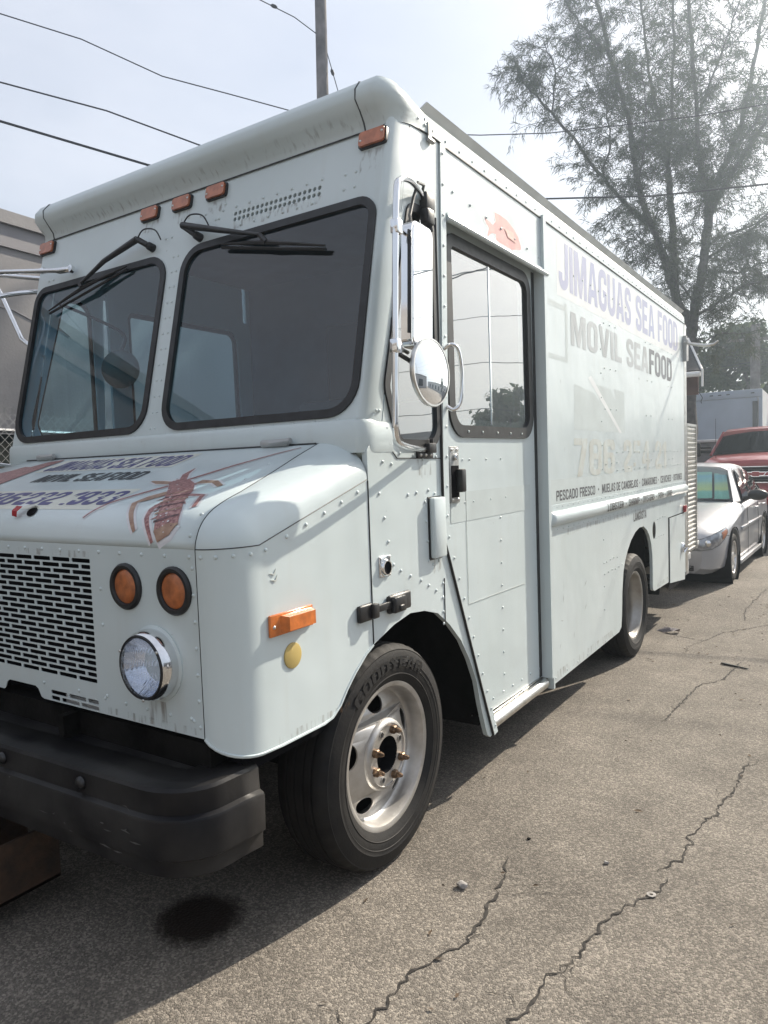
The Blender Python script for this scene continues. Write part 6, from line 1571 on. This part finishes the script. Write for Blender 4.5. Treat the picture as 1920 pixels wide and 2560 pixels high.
# ================================================================== TREES
M['bark'] = pm('grey_bark', (.065, .060, .058), .9, var=.3, scale=10, bump=.6, bscale=18)
def leafmat(name, c1, c2):
    m, nt, out = newmat(name); N = nt.nodes; L = nt.links
    d = N.new('ShaderNodeBsdfDiffuse'); tl = N.new('ShaderNodeBsdfTranslucent'); mx_ = N.new('ShaderNodeMixShader'); mx_.inputs[0].default_value = .35
    gi = N.new('ShaderNodeNewGeometry'); cm = N.new('ShaderNodeMix'); cm.data_type = 'RGBA'
    cm.inputs['A'].default_value = (*c1, 1); cm.inputs['B'].default_value = (*c2, 1)
    L.new(gi.outputs['Random Per Island'], cm.inputs['Factor'])
    L.new(cm.outputs['Result'], d.inputs[0]); L.new(cm.outputs['Result'], tl.inputs[0])
    L.new(d.outputs[0], mx_.inputs[1]); L.new(tl.outputs[0], mx_.inputs[2]); L.new(mx_.outputs[0], out.inputs[0]); return m
M['needle'] = leafmat('needle_foliage', (.045, .060, .040), (.085, .095, .060))
M['leaf'] = leafmat('broad_foliage', (.040, .065, .030), (.075, .10, .045))
rng = random.Random(11)
def jit(s): return Vector((rng.gauss(0, s), rng.gauss(0, s), rng.gauss(0, s)))
def limb_tree():
    t = empty('casuarina_tree', 'tall feathery she-oak tree with several bare forking trunks behind the van', 'tree', (-2.05, 17.46, gz(-2, 17.4)-.05))
    O = Vector(t.location)
    base = Vector((-2.06, 17.46, .4))
    L_ = []      # (points, r0, r1)
    L_.append(([base, (-2.08, 17.46, 3), (-2.05, 17.46, 4.6), (-2.02, 17.46, 5.25)], .19, .15))
    L_.append(([(-2.02, 17.46, 5.2), (-1.92, 17.5, 5.94), (-1.74, 17.55, 6.86), (-1.66, 17.6, 8.01), (-1.66, 17.6, 8.44)], .125, .10))
    L_.append(([(-1.66, 17.6, 8.4), (-1.78, 17.3, 9.2), (-1.81, 17.1, 10.3), (-1.96, 16.9, 12.88), (-2.0, 16.8, 15.2)], .075, .03))
    L_.append(([(-1.66, 17.6, 8.4), (-1.2, 17.9, 9.5), (-.92, 18.1, 10.51), (-.52, 18.3, 12.86), (-.3, 18.4, 15)], .075, .03))
    L_.append(([(-1.62, 17.55, 7.9), (-1.1, 17.3, 8.7), (-.36, 17.0, 9.63), (.6, 16.8, 11.2), (1.3, 16.6, 13)], .06, .025))
    L_.append(([(-2.02, 17.46, 5.2), (-2.38, 17.35, 6.05), (-2.70, 17.25, 7.22)], .115, .10))
    L_.append(([(-2.70, 17.25, 7.2), (-3.18, 17.0, 8.83), (-3.42, 16.9, 10.63), (-3.86, 16.8, 12.34), (-4.18, 16.7, 13.86), (-4.5, 16.6, 15.5)], .085, .03))
    L_.append(([(-2.90, 17.2, 7.9), (-3.39, 16.9, 8.35), (-3.96, 16.6, 9.13), (-5.05, 16.25, 10.8), (-5.75, 16.0, 11.7), (-6.0, 15.9, 12.3)], .06, .016))
    L_.append(([(-3.86, 16.8, 12.34), (-4.5, 16.5, 13.1), (-5.1, 16.2, 14.2)], .035, .012))
    L_.append(([(-2.38, 17.35, 6.05), (-2.50, 17.6, 7.85), (-2.62, 17.7, 9.4)], .10, .075))
    L_.append(([(-2.62, 17.7, 9.4), (-2.88, 17.9, 10.96), (-3.16, 18.0, 12.19), (-3.4, 18.1, 14.5)], .055, .025))
    L_.append(([(-2.62, 17.7, 9.3), (-2.50, 17.6, 10.6), (-2.44, 17.5, 12.58), (-2.4, 17.5, 15)], .055, .022))
    L_.append(([(-3.96, 16.6, 9.13), (-3.75, 16.4, 10.0), (-3.85, 16.3, 10.9), (-4.1, 16.2, 11.6)], .028, .010))
    L_.append(([(-5.17, 16.2, 10.92), (-5.0, 16.0, 11.8), (-5.25, 15.9, 12.6)], .026, .010))
    L_.append(([(-2.02, 17.46, 5.5), (-1.5, 17.3, 5.65), (-.9, 17.1, 5.9), (-.2, 16.9, 6.1), (.8, 16.7, 6.6)], .045, .015))
    L_.append(([(-1.74, 17.55, 6.86), (-1.0, 17.9, 7.4), (0, 18.1, 8.0), (1.2, 18.3, 9)], .04, .015))
    L_.append(([(-2.0, 17.46, 4.9), (-1.7, 17.8, 4.95), (-1.3, 18.1, 5.1), (-.9, 18.3, 5.0)], .03, .01))
    L_.append(([(-1.70, 17.55, 7.2), (-1.2, 17.2, 7.3), (-.5, 17.0, 7.4), (.4, 16.9, 7.9)], .04, .012))
    L_.append(([(-1.70, 17.55, 6.6), (-1.1, 17.8, 6.5), (-.4, 18.0, 6.7), (.6, 18.1, 7.0)], .04, .012))
    L_.append(([(-2.70, 17.25, 7.2), (-3.1, 17.5, 7.5), (-3.5, 17.6, 8.0)], .03, .01))
    L_.append(([(-3.2, 17.0, 8.9), (-3.0, 16.7, 9.6), (-2.9, 16.5, 10.6), (-2.95, 16.3, 11.6)], .03, .01))
    L_.append(([(-1.2, 17.9, 9.5), (-.6, 17.5, 9.9), (.3, 17.3, 10.3), (1.2, 17.2, 11)], .035, .012))
    L_.append(([(-1.81, 17.1, 10.3), (-1.3, 16.8, 11.2), (-.9, 16.6, 12.2), (-.6, 16.5, 13.4)], .03, .01))
    L_.append(([(-2.0, 17.46, 5.9), (-2.5, 17.0, 6.6), (-3.0, 16.8, 7.0)], .03, .01))
    wood = MB(); twig = MB()
    needles = []
    def tuft(p, d, n, ln):
        for _ in range(n):
            a = (d*.55+jit(.42)+Vector((0, 0, -.32))).normalized(); l = ln*rng.uniform(.6, 1.25)
            q = p+jit(.035); m_ = q+a*l*.55; e = q+a*l+Vector((0, 0, -.10*l)); w = Vector((a.y, -a.x, 0)); w = (w if w.length > .01 else Vector((1, 0, 0))).normalized()*.0062
            w = w*math.cos(rng.uniform(0, 3))+a.cross(w)*math.sin(rng.uniform(0, 3))
            needles.append((q-w, q+w, m_+w, m_-w, e))
    for idx, (pts, r0, r1) in enumerate(L_):
        P_ = [Vector(p)-O for p in crom([tuple(p) for p in pts], 6)]; n = len(P_)
        P_ = [p+jit(.02) if 0 < i < n-1 else p for i, p in enumerate(P_)]
        (wood if r0 > .05 else wood).tube(P_, [r0+(r1-r0)*i/(n-1) for i in range(n)], 8)
        tot = sum((a-b_).length for a, b_ in zip(P_[:-1], P_[1:]))
        if idx == 0: continue
        k = int(tot/.115) if idx not in (1, 5, 9) else int(tot/.17)
        for j in range(k):
            f = (j+rng.random())/k; i = min(n-2, int(f*(n-1))); p = P_[i].lerp(P_[i+1], f*(n-1)-i); ax = (P_[i+1]-P_[i]).normalized()
            side_ = (jit(1)); side_ = (side_-ax*side_.dot(ax)).normalized()
            d = (side_*.9+ax*rng.uniform(.2, .8)+Vector((0, 0, .15))).normalized()
            ln = rng.uniform(.5, 1.55)*(1.05-.25*f); m_ = 5; q = p; pts2 = [p]
            for s_ in range(m_):
                d = (d+jit(.16)+Vector((0, 0, -.05))).normalized(); q = q+d*ln/m_; pts2.append(q)
            twig.tube(pts2, [.012, .010, .008, .006, .004, .003], 4)
            for s_ in range(1, m_+1):
                for rep in range(2):
                    b0 = pts2[s_-1].lerp(pts2[s_], rng.random()); dd = (d+jit(.7)).normalized(); l2 = rng.uniform(.12, .38)
                    b1 = b0+dd*l2; twig.tube([b0, b1], [.004, .002], 3, caps=False)
                    tuft(b1, dd, 9, .175); tuft(b0.lerp(b1, .5), dd, 6, .15)
    wood.build('trunk', M['bark'], t, 60)
    o = twig.build('branches', M['bark'], t, 0, recalc=False); o['kind'] = 'stuff'
    nb2 = MB(); vs = []; fs = []
    for q in needles:
        b_ = len(vs); vs += [tuple(x) for x in q]; fs += [(b_, b_+1, b_+2, b_+3), (b_+3, b_+2, b_+4)]
    me = bpy.data.meshes.new('crown'); me.from_pydata(vs, [], fs); me.update()
    o = mesh_obj('crown', me, M['needle'], t, 0); o['kind'] = 'stuff'
    return t
limb_tree()
def leafy(label, x, y, z0, crown, n, name='broadleaf_tree', lean=0.15, ls=.11):
    """crown: list of (cx, cy, cz, rx, ry, rz) clumps"""
    g0 = gz(x, y)-.05; t = empty(name, label, 'tree', (x, y, g0)); O = Vector((x, y, g0))
    wood = MB(); top = Vector((sum(c[0] for c in crown)/len(crown), sum(c[1] for c in crown)/len(crown), sum(c[2] for c in crown)/len(crown)))-O
    fork = Vector((lean*.6, 0, z0-g0)); wood.tube(crom([(0, 0, 0), (lean*.3, 0, (z0-g0)*.5), tuple(fork)], 4), [.16*(1-.03*i) for i in range(9)], 8)
    vs = []; fs = []
    for c in crown:
        cc = Vector(c[:3])-O; mid = fork.lerp(cc, .5)+jit(.15)
        wood.tube(crom([tuple(fork), tuple(mid), tuple(cc)], 4), [.075-.006*i for i in range(9)], 6)
        subs = []
        for _ in range(9):
            e = cc+Vector((rng.gauss(0, .55)*c[3], rng.gauss(0, .55)*c[4], rng.gauss(0, .55)*c[5])); subs.append(e)
            wood.tube([cc.lerp(fork, .2), cc.lerp(e, .5)+jit(.08), e], [.03, .02, .008], 5)
        for _ in range(n):
            e = subs[rng.randrange(9)]; p = e+Vector((rng.gauss(0, .30)*c[3], rng.gauss(0, .30)*c[4], rng.gauss(0, .26)*c[5]))
            nrm = jit(1).normalized(); u = nrm.orthogonal().normalized(); w = nrm.cross(u); s_ = ls*rng.uniform(.6, 1.4); b_ = len(vs)
            vs += [tuple(p-u*s_), tuple(p+w*s_*.5), tuple(p+u*s_), tuple(p-w*s_*.5)]; fs.append((b_, b_+1, b_+2, b_+3))
    wood.build('trunk', M['bark'], t, 60)
    me = bpy.data.meshes.new('crown'); me.from_pydata(vs, [], fs); me.update()
    o = mesh_obj('crown', me, M['leaf'], t, 0); o['kind'] = 'stuff'; return t
leafy('round leafy tree with a dark bent trunk above the white box truck', -2.05, 27.6, 4.9, [(-2.9, 27.4, 5.9, .75, .7, .55), (-2.3, 27.6, 6.7, .7, .7, .5), (-1.6, 27.8, 6.5, .7, .7, .6), (-1.2, 27.7, 5.7, .6, .6, .6), (-2.9, 27.3, 5.1, .7, .6, .45), (-2.2, 27.8, 5.6, .6, .6, .5)], 900, lean=.3)
leafy('dense dark tree behind the thin pole at the right edge', -.2, 29.5, 4.0, [(-.6, 29.2, 4.7, .8, .7, .7), (.1, 29.4, 5.4, .9, .8, .8), (.8, 29.6, 5.8, .9, .8, .8), (.2, 29.4, 4.3, 1.1, .8, .6), (1.2, 29.6, 4.6, .9, .8, .8)], 1500, ls=.13)
leafy('small leafy tree partly hidden by the canopy roof', -3.9, 26.0, 4.2, [(-3.6, 26.0, 4.9, .6, .6, .5), (-4.2, 26.1, 5.4, .7, .7, .6)], 800)

# ---- across the lot, on the far side of the camera: what the side glass and mirrors look at, plus an added sky blocker
M['render_w'] = pm('pale_render', (.42, .42, .42), .9, var=.08)
ob_ = empty('low_building', 'long low pale building across the lot', 'building', (0, 0, 0))
mb = MB(); mb.box(6, 40, 36, 44, .0, 4.2); mb.build('wall', M['render_w'], ob_)
mb = MB(); mb.box(5.9, 40.1, 35.9, 44.1, 4.2, 4.5); mb.build('parapet', M['stucco'], ob_)
for k in range(6):
    mb = MB(); mb.box(9+k*5, 11.2+k*5, 35.94, 36.02, 1.8, 3.4); mb.build('window', M['sideglass'], ob_)
o2_ = empty('warehouse', 'grey warehouse to the right across the lot', 'building', (0, 0, 0))
mb = MB(); mb.box(24, 34, -14, 20, .0, 4.6); mb.build('wall', M['render_w'], o2_)
mb = MB(); mb.box(23.9, 34.1, -14.1, 20.1, 4.6, 5.0); mb.build('parapet', M['stucco'], o2_)
for k in range(5):
    mb = MB(); mb.box(23.94, 24.02, -11+k*6, -8+k*6, 1.0, 3.4); mb.build('window', M['sideglass'], o2_)
leafy('leafy tree beside the long low building across the lot', 12.7, 31, 3.0, [(12.0, 31, 4.2, .8, .8, .7), (12.8, 31, 5.2, .8, .9, .7), (13.6, 30.5, 4.1, .8, .9, .7), (12.6, 31, 3.6, 1.0, .8, .6)], 700, ls=.2)
o3_ = empty('sky_blocker', 'plain two storey building behind the camera across the lot', 'building', (0, 0, 0))
mb = MB(); mb.box(-26, 8, -30, -19, .0, 7.2); mb.build('wall', M['stucco'], o3_)  # added out of view to cut sky light on the van front
mb = MB(); mb.box(-26.1, 8.1, -30.1, -18.9, 7.2, 7.6); mb.build('parapet', M['stucco2'], o3_)
for k in range(7):
    mb = MB(); mb.box(-24+k*4.5, -22+k*4.5, -19.03, -18.96, 4.4, 5.9); mb.build('window', M['sideglass'], o3_)
pole('leaning utility pole across the lot near the warehouse', 17, 3.0, 11, .14, ((10.2, (0, 1, 0), 1.1),))
for k in range(5):
    wire(('highest cable strung across the lot', 'second highest cable strung across the lot', 'middle cable strung across the lot', 'second lowest cable strung across the lot', 'lowest cable strung across the lot')[k], [(3.0, 27.2, 13.2-k*2.0), (12, 26.6, 12.6-k*2.0), (44, 22, 13.5-k*2.0)], .016+.012*(k == 1), 10, .5)
pole('tall utility pole across the lot carrying five cables', 3.0, 27.2, 13.4, .14)
pole('second tall utility pole across the lot at the far end of the cables', 44, 22, 13.8, .14)
make_sedan('white sedan parked nose in across the lot, nearer one', (10.5, -1.0, 0), (0, 0, rad(90)), M['carwhite'], 'white cars across the lot', False)
make_sedan('white sedan parked nose in across the lot, farther one', (10.6, 2.2, 0), (0, 0, rad(90)), M['carwhite'], 'white cars across the lot', False)

# ---- small litter on the asphalt
def stone(label, x, y, s, seed, mat_):
    rr = random.Random(seed); bm = bmesh.new(); bmesh.ops.create_icosphere(bm, subdivisions=2, radius=1)
    for v in bm.verts: v.co = v.co*rr.uniform(.75, 1.2)
    mb = MB(); mb.bm(bm, Matrix.Translation((x, y, gz(x, y)+s*.5)) @ Matrix.Diagonal((s, s*.8, s*.62, 1)))
    return tag(mb.build('stone', mat_, None, 40), label, 'stone')
M['stone'] = pm('pale_stone', (.34, .32, .30), .85, var=.2, scale=60, bump=.4, bscale=80)
stone('pale stone lying on the sunny asphalt by the front wheel', .288, -.022, .020, 3, M['stone'])
stone('small pale pebble on the asphalt between the two cracks', .675, .396, .010, 5, M['stone'])
stone('dark pebble on the asphalt near the front tyre', .36, .42, .008, 9, M['under'])
mb = MB(); mb.lathe([(.016, 0), (.016, .002), (.006, .002)], (.865, .27, .004), (0, 0, 1), 18); tag(mb.build('washer', M['stone'], None, 40), 'flattened metal washer pressed into the asphalt beside the long crack', 'washer')
mb = MB(); mb.add([(.595, 3.70, .004), (.62, 3.712, .004), (.80, 3.635, .004), (.79, 3.622, .004), (.60, 3.69, .016), (.62, 3.70, .018), (.79, 3.63, .010), (.785, 3.626, .010)], [(0, 1, 2, 3), (4, 5, 6, 7), (0, 1, 5, 4), (1, 2, 6, 5), (2, 3, 7, 6), (3, 0, 4, 7)])
tag(mb.build('rubber_strip', M['rubber'], None, 0), 'thin black strip lying on the asphalt right of the van', 'strip')
mb = MB(); q = [(-.10, 4.72), (-.02, 4.74), (.06, 4.70), (.10, 4.74), (.12, 4.68), (.05, 4.64), (-.02, 4.66)]
mb.add([(x, y, gz(x, y)+.005+.02*((i*5) % 3)) for i, (x, y) in enumerate(q)]+[(.03, 4.69, .05)], [(i, (i+1) % 7, 7) for i in range(7)])
tag(mb.build('crumpled_wrapper', pm('dirty_paper', (.40, .36, .36), .8, var=.3, scale=30), None, 0), 'crumpled dirty wrapper on the asphalt beside the rear wheel', 'litter')

r_ = random.Random(21); mb = MB()
for k in range(170):
    x_, y_ = r_.uniform(-.2, 3.0), r_.uniform(-1.0, 9.0)
    if k % 3 == 0: x_, y_ = r_.uniform(-.1, .9), r_.uniform(3.5, 6.5)
    l_ = r_.uniform(.006, .022); a_ = r_.uniform(0, 6.3); d_ = Vector((math.cos(a_), math.sin(a_), 0)); n_ = Vector((-d_.y, d_.x, 0))*r_.uniform(.15, .45); c_ = Vector((x_, y_, gz(x_, y_)+.005))
    mb.add([c_-d_*l_, c_+n_*l_+Vector((0, 0, .004)), c_+d_*l_, c_-n_*l_], [(0, 1, 2, 3)])
tag(mb.build('leaf_litter', pm('dry_leaf', (.12, .075, .04), .8, var=.5, scale=3), None, 0), 'dry brown leaf bits scattered over the asphalt', kind='stuff')

# ================================================================== GLARE_HAZE
m, nt, out = newmat('glare_haze'); N = nt.nodes; L = nt.links  # scattering volume added to imitate lens glare near the sun
pv = N.new('ShaderNodeVolumePrincipled'); pv.inputs['Density'].default_value = GLARE_HAZE
pv.inputs['Color'].default_value = (.72, .86, 1.0, 1); pv.inputs['Anisotropy'].default_value = .78
L.new(pv.outputs[0], out.inputs['Volume'])
mb = MB(); mb.box(-182, 182, -182, 182, -1.1, 18); hz = mb.build('glare_haze', m, None, 0)
tag(hz, 'thin bright haze hanging over the lot', kind='stuff')
